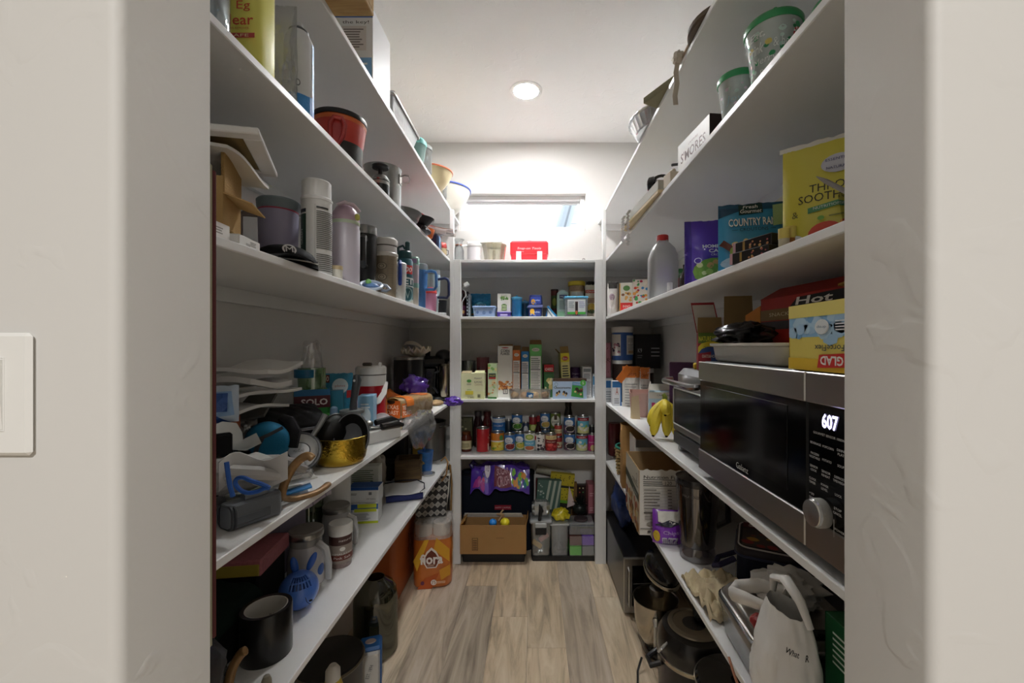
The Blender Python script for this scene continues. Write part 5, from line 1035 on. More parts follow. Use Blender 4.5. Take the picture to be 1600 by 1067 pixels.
# dark folded jacket strap + glove
single('leather_pouch', crumple(.10, .11, .05, 3, .25, 4, 14), mat('2d2d2e', .45), 'dark grey leather pouch under the work glove', 'pouch', (-.715, .845, S2), 20, smooth=60)
t = thing('work_glove', 'grey and white work glove with bright blue edging', 'glove', (-.680, .925, S2+.049), 40)
part('palm', crumple(.20, .13, .075, 14, .28, 4, 16), mat('b9b8b4', .85, bump=(500, .5, .001)), t, smooth=60)
part('cuff', G().slab(lambda u, v: (-.02+.12*u, -.075+.03*math.sin(u*4), .02+.06*v+.012*math.sin(u*7)), 12, 4, (.0, .006, 0)), mat('cfcecb', .85), t, smooth=60)
for i, f_ in enumerate(((.10, -.02, .05), (.105, .01, .045), (.10, .04, .04))):
    part('finger', G().tube([(.06, f_[1]*.8, .045), f_, (.15, f_[1]*1.3, .022)], [.016, .014, .009], 8), mat('a3a29f', .85), t)
part('thumb', G().tube([(.0, -.05, .05), (.05, -.075, .045), (.095, -.08, .03)], [.018, .015, .009], 8), mat('c4c3c0', .85), t)
part('blue_edging', G().tube([aty(354, 722, .80)-Vector(t.location) for _ in (0,)]+[aty(x, y, .80)-Vector(t.location) for x, y in ((356, 738), (359, 758), (364, 776))], .0042, 8), mat('2a5fb4', .6), t).matrix_parent_inverse = RZ(D(-40))
part('blue_edging', G().tube(smooth_path([aty(x, y, .83)-Vector(t.location) for x, y in ((420, 762), (408, 756), (392, 751), (380, 746), (370, 748), (368, 756), (376, 766), (388, 770), (402, 768), (413, 763))], 4, True), .0042, 8, True), mat('2a5fb4', .6), t).matrix_parent_inverse = RZ(D(-40))
# battery clamshell pack with blue card
t = thing('blister_pack', 'clear blister pack with white barcode card and blue strip', 'package', (-.655, 1.04, S2+.012), 42, ry=-4)
part('backing_card', G().box((0, 0, .012), (.19, .085, .003)), mat('e6e6df', .5), t); part('blister', G().box((.05, 0, .024), (.08, .07, .022), .006), clear('f2f2f2', .2, .06, .1), t)
part('contents', crumple(.06, .05, .022, 4, .4, 8, 8), mat('55524f', .5, var=.6, vscale=60), t).location = (.05, 0, .014)
a = Art(.19, .085); a.lines(.25, .1, .45, .9, 12, '9ab08a'); a.r(.48, .3, .62, .7, 'f4f4f0'); [a.r(.49+.01*i, .34, .495+.01*i, .66, '333333') for i in range(12)]; a.r(.0, .0, .22, 1, 'dcdcd2'); a.flat(t, (-.095, -.0425, .0138), (1, 0, 0), (0, 1, 0))
t = thing('blue_card', 'bright blue printed packet strip beneath the blister pack', 'packet', (-.632, 1.02, S2+.001), 35)
part('packet_body', G().slab(lambda u, v: (-.055+.13*u, -.03+.035*v, .006+.012*u*u), 8, 3, .004), mat('3f8ccc', .35), t); a = Art(.10, .03); a.t('FUJI', .4, .4, .4, 'cfe6f6'); a.flat(t, (-.05, -.028, .0085), (1, 0, .03), (0, 1, 0))
t = thing('car_key', 'black car key with silver trim by the horseshoe bend', 'key', (-.603, .955, S2), 65)
part('fob', G().box((0, 0, .018), (.055, .028, .016), .007, RY(.35)), mat('17181a', .3, coat=.4), t); part('fob_trim', G().tube([RY(.35) @ Vector((x, y, .009))+Vector((0, 0, .018)) for x, y in rrect(.048, .024, .008)], .002, 5, True), STEEL, t); part('key_blade', G().box((.042, 0, .006), (.03, .008, .003), .001, RY(.2)), STEEL, t)
# black quilted bag with zip
t = thing('quilted_bag', 'black quilted fabric case with a long silver zip', 'bag', (-.794, 1.340, S2+.102), 50, rx=24); t.scale = (.8, .8, .8)
def qf(u, v):
    qz = abs(math.sin((u*5+v*3)*PI))*.0025+abs(math.sin((u*5-v*3)*PI))*.0025
    return (-.125+.25*u, -.085+.17*v, .05+.035*math.sin(min(1, v*1.0)*PI)**.5*math.sin(u*PI)**.35+qz)
part('quilted_top', G().slab(qf, 56, 36, .05), mat('1d1d1e', .7), t, smooth=50); part('zip_tape', G().tube([(-.125, -.088, .042), (0, -.094, .05), (.125, -.088, .046)], .007, 8), mat('2c2d2f', .5), t)
part('zip_teeth', G().tube([(-.125, -.096, .044), (0, -.102, .052), (.125, -.096, .048)], .0022, 5), mat('8a8c8e', .35, metal=.8), t); part('zip_pull', G().tube([(-.095, -.105, .046), (-.097, -.112, .03), (-.096, -.113, .006)], .0035, 6), mat('d9d9d6', .3, metal=.5), t)
# teal pouch with black strap
t = thing('teal_pouch', 'teal blue round zip pouch with a black strap', 'pouch', (-.705, 1.105, S2+.074), 35)
part('pouch_body', G().ell((0, 0, .045), (.055, .042, .048), 22, 14, RY(.3), .12, 14), mat('1f6f94', .75, bump=(200, .3, .002)), t, smooth=60)
part('strap', G().tube([(.05, -.01, .02), (.058, .0, .06), (.045, .01, .09), (.03, .02, .10)], [.018, .02, .018, .012], 8, flat=.6), mat('111113', .8), t); g = G(); rib(g, [(-.03, -.043, .055), (0, -.047, .068), (.03, -.042, .082)], .008, .004, (0, -1, 0)); part('zip', g, mat('16191d', .6), t); g = G(); rib(g, [(-.032, -.042, .01), (-.026, -.046, .04), (-.015, -.046, .06)], .010, .004, (0, -1, 0)); part('zip_loop', g, mat('17202a', .6), t)
single('storage_riser', G().box((0, 0, .035), (.17, .15, .07), .004), mat('1a1a1c', .7), 'black flat case lying under the teal pouch', 'case', (-.814, 1.165, S2), 0)
# stainless clip and black trays near glove
t = thing('steel_clip', 'bent steel band clip over a black tray', 'clip', (-.70, .955, S2+.160), 50)
g = G(); rib(g, [(-.035, 0, -.03), (-.034, 0, .0), (-.028, 0, .018), (-.012, 0, .024), (.006, 0, .02), (.012, 0, .004), (.016, 0, -.022), (.03, 0, -.024), (.06, 0, -.012)], .028, .002, (0, 1, 0)); part('band', g, mat('a8abac', .25, metal=.9), t); part('black_insert', G().box((-.012, .004, -.014), (.035, .03, .05), .004), BLACKM, t)
single('storage_riser', G().box((0, 0, .045), (.13, .20, .09), .006), mat('202023', .7), 'black fabric box under the glove and the steel clip', 'box', (-.835, .975, S2), 0)
# boxes next to the jamb
t = carton('parcel_box', 'white and orange parcel box stacked by the padded board', 'box', (-.800, 1.01, S2+.135), 26, .13, .09, .055, mat('d2622a', .6), fa=lambda a: (a.r(.0, .35, .92, .95, 'e6e2da'), a.t('X-TRA', .55, .70, .12, '44403c', w=.2), a.t('META', .53, .54, .12, '44403c', w=.14)), ra=lambda a: a.r(0, 0, 1, 1, 'b8541f'))
t = carton('parcel_box', 'navy and white carton under the orange parcel box', 'box', (-.805, 1.01, S2+.0905), 26, .13, .09, .044, mat('1b2130', .5), fa=lambda a: (a.r(.0, .05, .55, .95, 'd8d4cb'), a.e(.72, .5, .06, .25, '8a93a4'), a.e(.72, .5, .045, .19, '1b2130')))
t = pouch('blue_pouch', 'white and blue printed plastic pouch above the parcel boxes', 'pouch', (-.755, .955, S2+.192), 24, .13, .085, .03, mat('c3d3e4', .3), lambda a: (a.p([(.05, .1), (.95, .2), (.9, .85), (.1, .8)], '8fb4de'), a.r(.55, .3, .85, .8, '3c62a8'), a.lines(.1, .3, .5, .7, 4, 'e8eef6'), a.p([(.0, .0), (.9, .0), (.7, .2), (.0, .15)], '2a55a0')), 71, .3)
for i, (py0, hh, c_, ang, L) in enumerate(((645, .008, 'e2e1de', 4, .24), (622, .008, 'ebeae7', -9, .22), (608, .014, 'dddcd9', -4, .16), (592, .010, 'e6e5e2', 6, .20))):
    z0 = S2+.268+.036*i
    single('foam_sheet', G().slab(lambda u, v, i=i: (-.08+.16*u, -L/2+L*v, .008*math.sin(v*4+i)+.004*math.sin(u*6+i*2)), 8, 12, hh), mat(c_, .75), ('lowest', 'second', 'third', 'topmost')[i]+' sheet in the pile of loose white foam sheets', 'foam sheet', (-.80+.012*i, 1.115+.03*(i % 2), z0-.06), ang, smooth=60, rx=(3 if i % 2 else -2))
pouch('plastic_bag', 'crinkled clear bag of small things beside the foam sheets', 'bag', (-.835, 1.150, S2+.0715), 35, .12, .10, .045, BAGCLEAR, lambda a: (a.e(.30, .62, .03, .035, '1c1c1e'), a.blobs(.2, .05, .8, .35, 12, .06, ['cfcac2', 'b7b0a6', 'd8c3b8'], 72)), 8, .5)
single('grey_folder', G().add([(0, 0, 0), (.10, .02, .02), (.10, .08, .075), (.03, .07, .075), (0, .004, -.006), (.10, .024, .014), (.10, .084, .069), (.03, .074, .069)], [(0,1,2,3), (4,7,6,5), (0,4,5,1), (1,5,6,2), (2,6,7,3), (3,7,4,0)]), mat('7c7972', .6), 'grey card folder leaning behind the teal pouch', 'folder', (-.86, 1.15, S2+.155))
single('net_bag', crumple(.065, .07, .06, 21, .35, 5, 12), mat('4a1f5c', .5, var=.5, vscale=70), 'purple net bag behind the quilted case', 'bag', (-.872, 1.432, S2+.0845), 0, smooth=60)
# SOLO cups
single('storage_riser', G().box((0, 0, .042), (.17, .30, .084), .006), mat('2b2522', .8), 'dark low carton under the paper cups and teal packs', 'carton', (-.815, 1.525, S2), 0)
t = thing('cup_pack', 'green and blue pack of paper cups with white block letters', 'cup pack', (-.800, 1.50, S2+.085), 30)
def solo(a):
    a.r(0, .83, 1, 1, '1f78b0'); a.r(.0, .50, 1, .83, '5c1826'); a.t('SOLO', .56, .66, .18, 'f0e8e4', w=.74, bold=.03); a.p([(0, .34), (.62, .36), (.62, .52), (0, .50)], '2260a8'); a.t('Clear Cups', .32, .43, .10, 'd8eaf6', w=.5, shear=.3); a.r(0, 0, 1, .34, '3f9a3c'); a.e(.25, .2, .24, .1, '6abf4a'); a.e(.74, .17, .24, .17, 'cdbd7a'); a.e(.74, .13, .18, .12, '7a5a30'); a.e(.45, .06, .08, .07, 'c23a3a'); a.t('50', .45, .06, .06, 'f0e0e0')
part('pack_body', G().box((0, 0, .065), (.115, .075, .13), .01), mat('3f9a4a', .35), t); a = Art(.113, .13); solo(a); a.flat(t, (-.0565, -.0378, 0), (1, 0, 0), (0, 0, 1))
a = Art(.07, .13); a.r(0, .6, 1, 1, '2a86c0'); a.r(0, 0, 1, .6, '6ac43c'); a.e(.5, .55, .2, .08, 'e8f0f4'); a.t('50', .5, .55, .08, '2a6a9c'); a.r(.2, .38, .8, .46, '2f4a34'); right(a, t, .115, .075, .13)
part('cup_sleeve', G().lathe([(.036, .128), (.038, .165), (.037, .205), (.0005, .206)], 20, sx=1.2), clear('dfeee6', .2, .1, .35, '78b83e'), t); part('blue_cup_print', G().lathe([(.030, .17), (.0385, .172), (.0385, .2)], 20, (-.018, -.006, 0)), mat('1f6f98', .4), t)
g = G(); g.sheet(lambda u, v: ((.045-.02*v+.01*noise.noise(Vector((u*6, v*4, 3))))*math.cos(2*PI*u), (.035-.012*v+.01*noise.noise(Vector((u*6, v*5, 9))))*math.sin(2*PI*u), .125+.17*v+.02*noise.noise(Vector((u*4, v*3, 5)))), 20, 12); part('clear_sleeve', g, clear('fbfbfb', .14, .12, .04), t, smooth=60)
# 100-count packs
def f(a): a.r(0, 0, 1, 1, '2a86a8'); a.r(.02, .80, .30, .97, '6b2024'); a.t('100', .17, .885, .11, 'f0e4e0', w=.22); a.e(.62, .72, .24, .17, 'd9e6ea'); a.t('plates', .62, .72, .06, 'b04a3a', w=.3); a.e(.4, .35, .28, .2, '1f6f88'); a.lines(.1, .08, .6, .2, 3, 'd0e4ea'); a.r(.82, .45, .95, .62, 'b82a2a')
t = pouch('paper_plate_pack', 'tall teal pack of paper goods marked one hundred', 'pack', (-.785, 1.655, S2+.085), 22, .12, .175, .06, mat('3594b4', .3), f, 31, .12)
def f(a): a.r(0, .0, 1, 1, '2f7f98'); a.t('100', .28, .86, .14, 'e6eef0', w=.4); a.lines(.1, .35, .6, .55, 4, 'c9dee2'); a.r(.0, .0, 1, .2, '56a0b4')
t = carton('napkin_box', 'short teal napkin box in front of the tall teal pack', 'carton', (-.775, 1.585, S2+.085), 22, .09, .045, .115, mat('2f7f98', .4), f)
t = carton('napkin_box', 'pale blue box between the teal packs and red cooler', 'carton', (-.695, 1.738, S2), 12, .06, .09, .165, mat('8ab8d6', .4), lambda a: (a.e(.55, .5, .3, .2, 'dbe8f0'), a.lines(.2, .7, .8, .85, 2, 'eef4f8')))
t = thing('sippy_bottle', 'dusty blue sippy bottle with a cream ring', 'bottle', (-.690, 1.436, S2))
part('bottle_body', G().lathe([(.030, 0), (.034, .005), (.034, .07), (.030, .08), (.0005, .08)], 28), mat('5f7f9c', .4), t); part('cream_ring', G().lathe([(.0345, .076), (.036, .08), (.036, .092), (.034, .095)], 28), mat('d9d2bd', .4), t); part('cap', G().lathe([(.034, .094), (.034, .112), (.022, .124), (.013, .132), (.012, .155), (.006, .16), (.0005, .16)], 28), mat('7d9cb8', .4), t)
# red cooler jug
t = thing('drink_cooler', 'red cooler jug with white lid and white carry handle', 'cooler', (-.735, 1.880, S2), 10); t.scale = (1, 1, 1.28)
part('jug_body', G().lathe([(.058, 0), (.062, .005), (.062, .155), (.0005, .155)], 36), mat('a3101e', .3, coat=.4), t); part('white_band', G().lathe([(.0622, .150), (.0642, .154), (.0642, .185), (.062, .188)], 36), mat('e4e0da', .4), t); part('lid', G().lathe([(.062, .187), (.066, .190), (.066, .212), (.058, .218), (.0005, .219)], 36), mat('e8e5df', .4), t)
part('lid_gap', G().lathe([(.0648, .1865), (.0655, .1885), (.0648, .1905)], 36), mat('55524e', .6), t); part('spout_knob', G().box((-.012, -.02, .224), (.04, .02, .012), .004), mat('5f5a54', .4), t); part('drink_spout', G().box((.045, -.03, .222), (.014, .02, .018), .004), mat('e8e5df', .4), t)
g = G(); rib(g, [(-.064, -.010, .16), (-.062, -.035, .12), (-.045, -.066, .085), (.0, -.078, .088), (.046, -.068, .102), (.062, -.036, .125), (.064, -.010, .16)], .022, .006, (0, -1, .2)); part('handle', g, mat('e6e3dd', .4), t); part('handle_hook', G().tube([(-.045, -.070, .085), (-.05, -.072, .06), (-.058, -.066, .048), (-.066, -.055, .052)], .006, 6), mat('e6e3dd', .4), t)
single('lid_disc', G().lathe([(.036, -.006), (.04, 0), (.036, .006), (.026, .004), (.0005, .003)], 28, M=RX(D(68))), mat('b9aeb0', .3, coat=.3), 'pinkish clear round lid leaning on the red cooler', 'lid', (-.662, 1.815, S2+.038), 20)
t = carton('flour_bag', 'orange and tan paper package beside the red cooler', 'package', (-.735, 2.005, S2), 18, .05, .09, .17, mat('c9772a', .5), lambda a: (a.r(0, .7, 1, 1, '6d4a2a'), a.r(.1, .05, .5, .4, 'e0b04a'), a.lines(.1, .45, .9, .65, 3, 'e9cf9a')))
# bread
t = thing('bread_loaf', 'long sliced bread loaf in an orange lettered bag', 'bread', (-.655, 2.20, S2), 68)
def loaf(u, v, k=1.0):
    a = 2*PI*v; sx = .5*(1-(2*u-1)**6*.25)
    y = .062*math.cos(a); z = .055+.052*math.sin(a); 
    kk = (abs(math.cos(a))**4+abs(math.sin(a))**4)**(-.25)
    n = 1+.05*noise.noise(Vector((u*9, math.cos(a)*2, math.sin(a)*2)))
    return Vector(((u-.5)*.27, y*kk*n*k*sx*2, .055+(.052*math.sin(a)*kk*n)*k))
g = G(); g.sheet(lambda u, v: loaf(u, v), 30, 24); part('bread', g, mat('cdae74', .7, var=.25, vscale=60), t, smooth=60)
g = G(); g.sheet(lambda u, v: loaf(u, v, 1.05), 30, 24); part('plastic_wrap', g, clear('fbf6ee', .18, .1, .05), t, smooth=60)
a = Art(.08, .07); a.r(0, 0, 1, 1, 'cf6a22'); a.t('TEXAS', .5, .70, .3, 'f2e6d6', w=.86, bold=.02); a.t('TOAST', .5, .30, .3, 'f2e6d6', w=.86, bold=.02); a.flat(t, (-.136, -.06, .012), (.12, -1, 0) if 0 else (1, 0, 0), (0, 0, 1), rough=.3); 
a = Art(.11, .085); a.r(0, 0, 1, 1, 'cf6a22'); a.t('TEXAS', .5, .62, .24, 'f2e6d6', w=.82, bold=.02); a.t('TOAST', .5, .30, .24, 'f2e6d6', w=.82, bold=.02); a.e(.5, .93, .22, .14, '2a2a22'); a.put(t, lambda u, v: ((-.142, .055-u, .012+v), (-1, 0, 0)))
part('orange_band', G().sheet(lambda u, v: loaf(.12+.2*u, .02+.45*v, 1.065), 8, 12), mat('d9772c', .35), t, smooth=60); part('orange_band', G().sheet(lambda u, v: loaf(.62+.25*u, .10+.25*v, 1.065), 8, 12), mat('d9772c', .35), t, smooth=60)
part('bag_tail', crumple(.05, .05, .06, 8, .4, 6, 8), clear('f6efe6', .22, .1, .2), t).location = (.15, 0, .03); part('tag', G().box((.148, -.02, .085), (.03, .004, .02), .002), mat('1d1d1b', .5), t)
single('bun_bag', crumple(.14, .12, .10, 41, .3, 5, 14), mat('d86a72', .35, var=.4, vscale=30), 'pink wrapped bag of buns behind the bread loaf', 'bread', (-.825, 2.17, S2), 30, smooth=60)
single('bun_bag', crumple(.16, .11, .12, 43, .25, 5, 12), mat('d0722e', .35, var=.35, vscale=30), 'orange wrapped bag of buns near the wall', 'bread', (-.825, 2.34, S2), 10, smooth=60)
single('purple_bag', crumple(.15, .10, .11, 44, .4, 5, 14), mat('4a2a86', .25, coat=.5, var=.4, vscale=40), 'shiny purple snack bag in front of the black bin', 'snack bag', (-.69, 2.42, S2+.09), 25, smooth=60)
single('storage_riser', G().box((0, 0, .045), (.12, .10, .09), .006), mat('7a5a34', .7), 'brown carton under the purple snack bag', 'carton', (-.69, 2.43, S2), 8)
# clear bag hanging over the edge
def drape(u, v):
    y = 1.80+.45*v; x0 = max(-.62, -.58+(y-2.2)*.4); x = x0+(-.50-x0)*u; z = S2+.012+.02*noise.noise(Vector((u*5, v*6, 1)))+.03*math.sin(u*PI)*math.sin(v*PI)
    if x > -.548: z -= (x+.548)*2.6*(.5+.5*math.sin(v*PI)**.5); x = -.548+(x+.548)*.45
    return (x, y, z+.006*noise.noise(Vector((u*16, v*16, 2))))
single('plastic_bag', G().slab(drape, 26, 30, .0012), BAGCLEAR, 'clear crinkled plastic bag draped over the shelf edge before bread', 'bag', smooth=60)
single('popcorn_bag', crumple(.075, .065, .05, 47, .25, 6, 10), mat('dcc494', .6, var=.3, vscale=70), 'small clump of popcorn in the clear bag', 'snack', (-.600, 1.765, S2), smooth=60)
# steel tongs and white grater
t = thing('grater', 'white and steel mandoline grater with black handles', 'grater', (-.598, 1.622, S2), 60)
part('grater_bed', G().box((0, 0, .025), (.16, .06, .05), .006), mat('d3d2ce', .4), t); part('steel_plate', G().box((-.02, 0, .056), (.09, .05, .006), .002, RY(.15)), STEEL, t); part('grip', G().tube([(-.02, -.03, .06), (.05, -.034, .062), (.085, -.03, .05)], [.012, .013, .008], 8), BLACKP, t); part('grip', G().tube([(-.01, .015, .07), (.06, .01, .075), (.095, .005, .06)], [.012, .013, .008], 8), BLACKP, t); part('steel_knob', G().ell((-.05, .01, .070), (.022, .018, .016), 14, 8), STEEL, t)
# coffee corner
t = thing('pedal_bin', 'black round bin with chrome rim in the back corner', 'bin', (-.775, 2.59, S2))
part('bin_body', G().lathe([(.088, 0), (.092, .005), (.092, .29), (.0005, .29)], 36), mat('131316', .3, coat=.3), t); part('chrome_rim', G().lathe([(.0925, .284), (.094, .29), (.093, .298), (.08, .302), (.0005, .303)], 36), mat('a8a8a6', .25, metal=.9), t)
t = thing('coffee_filters', 'stack of cream paper filters drooping on the black bin', 'filters', (-.745, 2.63, S2+.3105))
def filt(u, v): 
    a = 2*PI*u; r = .03+.062*v; return (r*math.cos(a), r*math.sin(a), .045*v*(1+.25*math.sin(a*14))-.02*max(0, math.cos(a+2.4))*v+.002)
part('filter_stack', G().slab(filt, 84, 6, .010), mat('d2c9b6', .8), t, smooth=60); part('filter_base', G().lathe([(.03, 0), (.03, .006), (.0005, .006)], 24), mat('cbc2ae', .8), t); g = G(); g.sheet(lambda u, v: (-.02+.13*math.cos(PI*u+.3)*.5, -.01+.03*v, .035+.055*math.sin(PI*u)*(.6+.4*v)), 16, 6); part('draped_filter', g, mat('d8cfbc', .8), t, smooth=60)
t = thing('coffee_maker', 'black coffee maker with a steel thermos carafe beside the thin post', 'coffee maker', (-.668, 2.835, S2), 12)
part('base', G().box((-.02, 0, .015), (.20, .20, .03), .01), BLACKP, t); part('tower', G().box((-.05, .02, .13), (.12, .12, .20), .015), mat('0e0e10', .25, coat=.4), t); part('brew_head', G().box((-.02, 0, .265), (.20, .14, .07), .02), mat('121214', .3), t); part('dome_lid', G().ell((.055, -.02, .30), (.058, .058, .045), 20, 12), mat('111113', .35), t)
part('carafe', G().lathe([(.05, .03), (.052, .034), (.052, .235), (.04, .25), (.0005, .25)], 32, (.065, -.045, 0)), mat('a39a88', .22, metal=1.0), t); part('carafe_handle', G().tube([(.02, -.09, .20), (-.005, -.115, .19), (-.01, -.12, .10), (.015, -.095, .06)], .008, 8), BLACKP, t); part('lever', G().box((-.05, -.06, .315), (.03, .08, .02), .006, RX(.5)), BLACKM, t)
single('purple_wrapper', crumple(.105, .075, .06, 48, .5, 5, 12), mat('5a34a4', .25, coat=.5, var=.5, vscale=35), 'crumpled purple wrapper hanging at the thin post', 'wrapper', (-.512, 2.64, S2-.01), smooth=60)
single('snack_pack', crumple(.085, .075, .035, 49, .3, 5, 10), mat('b5946c', .5, var=.4, vscale=45), 'tan snack pack on the shelf end above the purple wrapper', 'snack', (-.605, 2.58, S2), smooth=60)
# ================================================================ left wall, S1
p = onz(572, 822, S1)
def med(a): a.r(0, .0, 1, .12, 'c8d42a'); a.r(.0, .72, 1, 1, '2b5ea8'); a.r(.35, .80, .95, 1.0, 'd8e23a'); a.r(.25, .60, .95, .76, 'd8e23a'); a.lines(.06, .62, .22, .72, 2, '5a7ab0'); a.lines(.08, .2, .8, .55, 6, '9a9ca0')
t = carton('medicine_box', 'white medicine box with yellow and blue bands, lower of two', 'carton', (-.728, 1.79, S1), 8, .128, .075, .082, mat('eef0f0', .45), med)
t = carton('medicine_box', 'white medicine box with a deep blue lid edge, upper of two', 'carton', (-.726, 1.80, S1+.083), 4, .125, .07, .066, mat('eef0f0', .45), lambda a: (a.r(0, .80, 1, 1, '24549c'), a.r(.68, .5, .78, .68, '77797c'), a.lines(.08, .5, .3, .65, 2, '8a8c90'), a.t('100 Tablets', .76, .25, .08, '66686c', w=.3)), ta=lambda a: a.r(0, 0, 1, 1, '2a5aa4'))
t = carton('leaflet_box', 'pale green carton with fine print behind the medicine boxes', 'carton', (-.775, 1.90, S1), 6, .145, .06, .205, mat('d9dcd4', .5), lambda a: (a.r(0, 0, .12, 1, '3aa83a'), a.lines(.2, .55, .9, .95, 9, '5f7a5c', .4), a.r(.16, .47, .92, .5, '4a9a4a'), a.lines(.2, .2, .52, .45, 5, '7a8a78'), a.lines(.58, .2, .9, .45, 5, '7a8a78'), a.r(.75, .62, .84, .68, '2a2a2a')))
single('plastic_bag', crumple(.11, .10, .19, 55, .25, 4, 14), clear('eee6d8', .2, .15, .45, 'cfc4b0'), 'knotted translucent bag beside the wooden box', 'bag', (-.832, 2.19, S1), smooth=60)
single('orange_vial', G().lathe([(.016, 0), (.016, .09), (.018, .09), (.018, .105), (.0005, .105)], 16), mat('d88a2a', .3), 'orange pill vial against the translucent bag', 'vial', (-.765, 2.035, S1))
t = thing('wooden_box', 'small open dark wooden planter box', 'box', (-.700, 2.33, S1), 12)
WD = wood_mat('m_walnut', '43321d', '5d4729', '7a6038', 3, .6, 'X'); w_, d_, h_ = .13, .12, .125
for c2, dd in (((0, -d_/2, h_/2), (w_, .01, h_)), ((0, d_/2, h_/2), (w_, .01, h_)), ((-w_/2, 0, h_/2), (.01, d_-.01, h_)), ((w_/2, 0, h_/2), (.01, d_-.01, h_))): part('side_board', G().box(c2, dd, .001), WD, t)
part('bottom_board', G().box((0, 0, .006), (w_, d_, .012)), WD, t); part('rope_handle', G().tube([(w_/2+.004, -.03, .09), (w_/2+.018, 0, .085), (w_/2+.004, .03, .09)], .004, 6), mat('a08a5a', .8), t)
t = thing('plastic_tumbler', 'marbled blue cup with straw beside the steel stock pot', 'cup', (-.650, 2.50, S1))
part('cup_wall', G().lathe([(.034, 0), (.036, .004), (.046, .115), (.048, .118), (.0005, .112)], 32), mat('2f78c8', .3, var=.6, vscale=28), t); part('straw', G().tube([(-.006, 0, .10), (-.010, 0, .155)], .0055, 8), mat('2a6ac0', .35), t)
single('glass_coaster', G().lathe([(.036, 0), (.038, .003), (.038, .012), (.0005, .012)], 24), clear('e6ecea', .35, .05, .3), 'small clear glass coaster before the blue cup', 'coaster', (-.612, 2.415, S1))
t = thing('stock_pot', 'tall brushed steel pot with side handle on the low shelf', 'pot', (-.706, 2.79, S1), 15)
part('pot_wall', G().shell([(.105, 0), (.112, .006), (.112, .24), (.116, .245)], .003, 40), mat('8f8f8c', .4, metal=.9), t); part('rim_handle', G().tube([(.07, -.09, .215), (.10, -.12, .225), (.13, -.09, .225), (.115, -.04, .215)], .006, 6), STEEL, t)
single('flat_box', G().box((0, 0, .05), (.12, .10, .10), .006), mat('26211f', .7), 'dark carton behind the wooden box', 'carton', (-.845, 2.35, S1), 0); single('yellow_carton', G().box((0, 0, .085), (.05, .07, .17), .004), mat('c9a23a', .6), 'mustard yellow carton behind the blue cup', 'carton', (-.725, 2.59, S1), 8)
single('dark_appliance', G().box((0, 0, .11), (.14, .12, .22), .02), mat('15151a', .45), 'black appliance standing against the wall behind wooden box', 'appliance', (-.838, 2.51, S1))
t = thing('folded_mat', 'white bath mat with navy underside folded at the shelf edge', 'mat', (-.640, 2.055, S1), 20)
def fold(u, v):
    s = v*.30
    return (-.055+.11*u+.04*v, (-.06+s if s < .15 else .09-(s-.15)*.9), .006+(0 if s < .15 else .03)+.004*math.sin(u*5+v*4))
pts = [(.10, .004), (.02, .004), (-.05, .004), (-.064, .010), (-.068, .020), (-.064, .030), (-.05, .036), (.02, .033), (.12, .030)]
g = G(); g.slab(lambda u, v: (-.085+.17*u, *[pts[min(int(v*8), 7)][k]*(1-(v*8-min(int(v*8), 7)))+pts[min(int(v*8), 7)+1][k]*(v*8-min(int(v*8), 7)) for k in (0, 1)]), 8, 32, .003); part('mat_navy', g, mat('2a3260', .8), t, smooth=60)
part('mat_white', G().slab(lambda u, v: (-.09+.185*u, -.066+.19*v, .0405-.004*v+.003*math.sin(u*8)), 10, 8, .004), mat('cfd0cf', .85), t, smooth=60); part('edge_cord', G().tube([(-.09, .12, .042), (.0, .13, .046), (.07, .11, .046), (.10, .05, .045), (.095, -.03, .044), (.07, -.066, .04)], .003, 6), mat('1d2030', .7), t)
# plain tall white roll & green jar with whisk
t = thing('paper_towel', 'plain white paper towel roll behind the jars', 'paper towel', (-.800, 1.68, S1))
part('roll', G().lathe([(.055, 0), (.056, .002), (.056, .235), (.020, .236), (.020, .2)], 36), mat('e3e2de', .9), t)
t = thing('glass_jar', 'tall green glass jar with a wire whisk inside', 'jar', (-.850, 1.555, S1))
part('jar_wall', G().shell([(.052, 0), (.056, .006), (.056, .24), (.05, .25)], .003, 28), clear('9fb58a', .2, .05, .25, '5f7a4a'), t)
for i in range(5): part('whisk_wire', G().tube([(.042*math.cos(i*.63)*math.sin(PI*k/10)*.9, .042*math.sin(i*.63)*math.sin(PI*k/10)*.9, .20-.14*k/10) for k in range(11)], .0015, 5), STEEL, t)
# plaid paper hanging, pink bag, green cloth, black stuff
def plaid(u, v): return (-.80+.11*u, 1.10+.30*u+.02*v, S1+.345-.15*v+.06*v*u+.012*math.sin(u*5)+.012*noise.noise(Vector((u*5, v*4, 2))))
t = thing('plaid_gift_bag', 'lilac gift bag with thin plaid lines under the shelf', 'gift bag', (0, 0, 0))
part('bag_panel', G().slab(plaid, 16, 10, (-.02, .02, 0)), mat('b0a9b8', .6), t, smooth=60); a = Art(1, 1)
for k in range(6): a.r(.12+.16*k, 0, .13+.16*k, 1, '6d6478'); a.r(0, .1+.15*k, 1, .115+.15*k, '6d6478')
a.put(t, lambda u, v: (plaid(min(u, 1), min(v, 1)), (.6, -.8, 0)), .08)
part('bag_base', G().box((-.850, 1.385, S1+.13), (.10, .19, .26), .02), mat('8d8696', .7), t)
t = thing('photo_album', 'pink glittery album with a yellow edge lying under the gift bag', 'album', (-.800, 1.18, S1+.1365), 8)
part('cover', G().box((0, 0, .022), (.13, .17, .044), .004), mat('a8646a', .6, var=.25, vscale=120), t); part('page_edge', G().box((.0, -.086, .018), (.12, .003, .03), .001), mat('a8963a', .6), t); part('flower', G().ell((-.06, -.03, .046), (.022, .016, .004), 10, 6), mat('c9843a', .6), t)
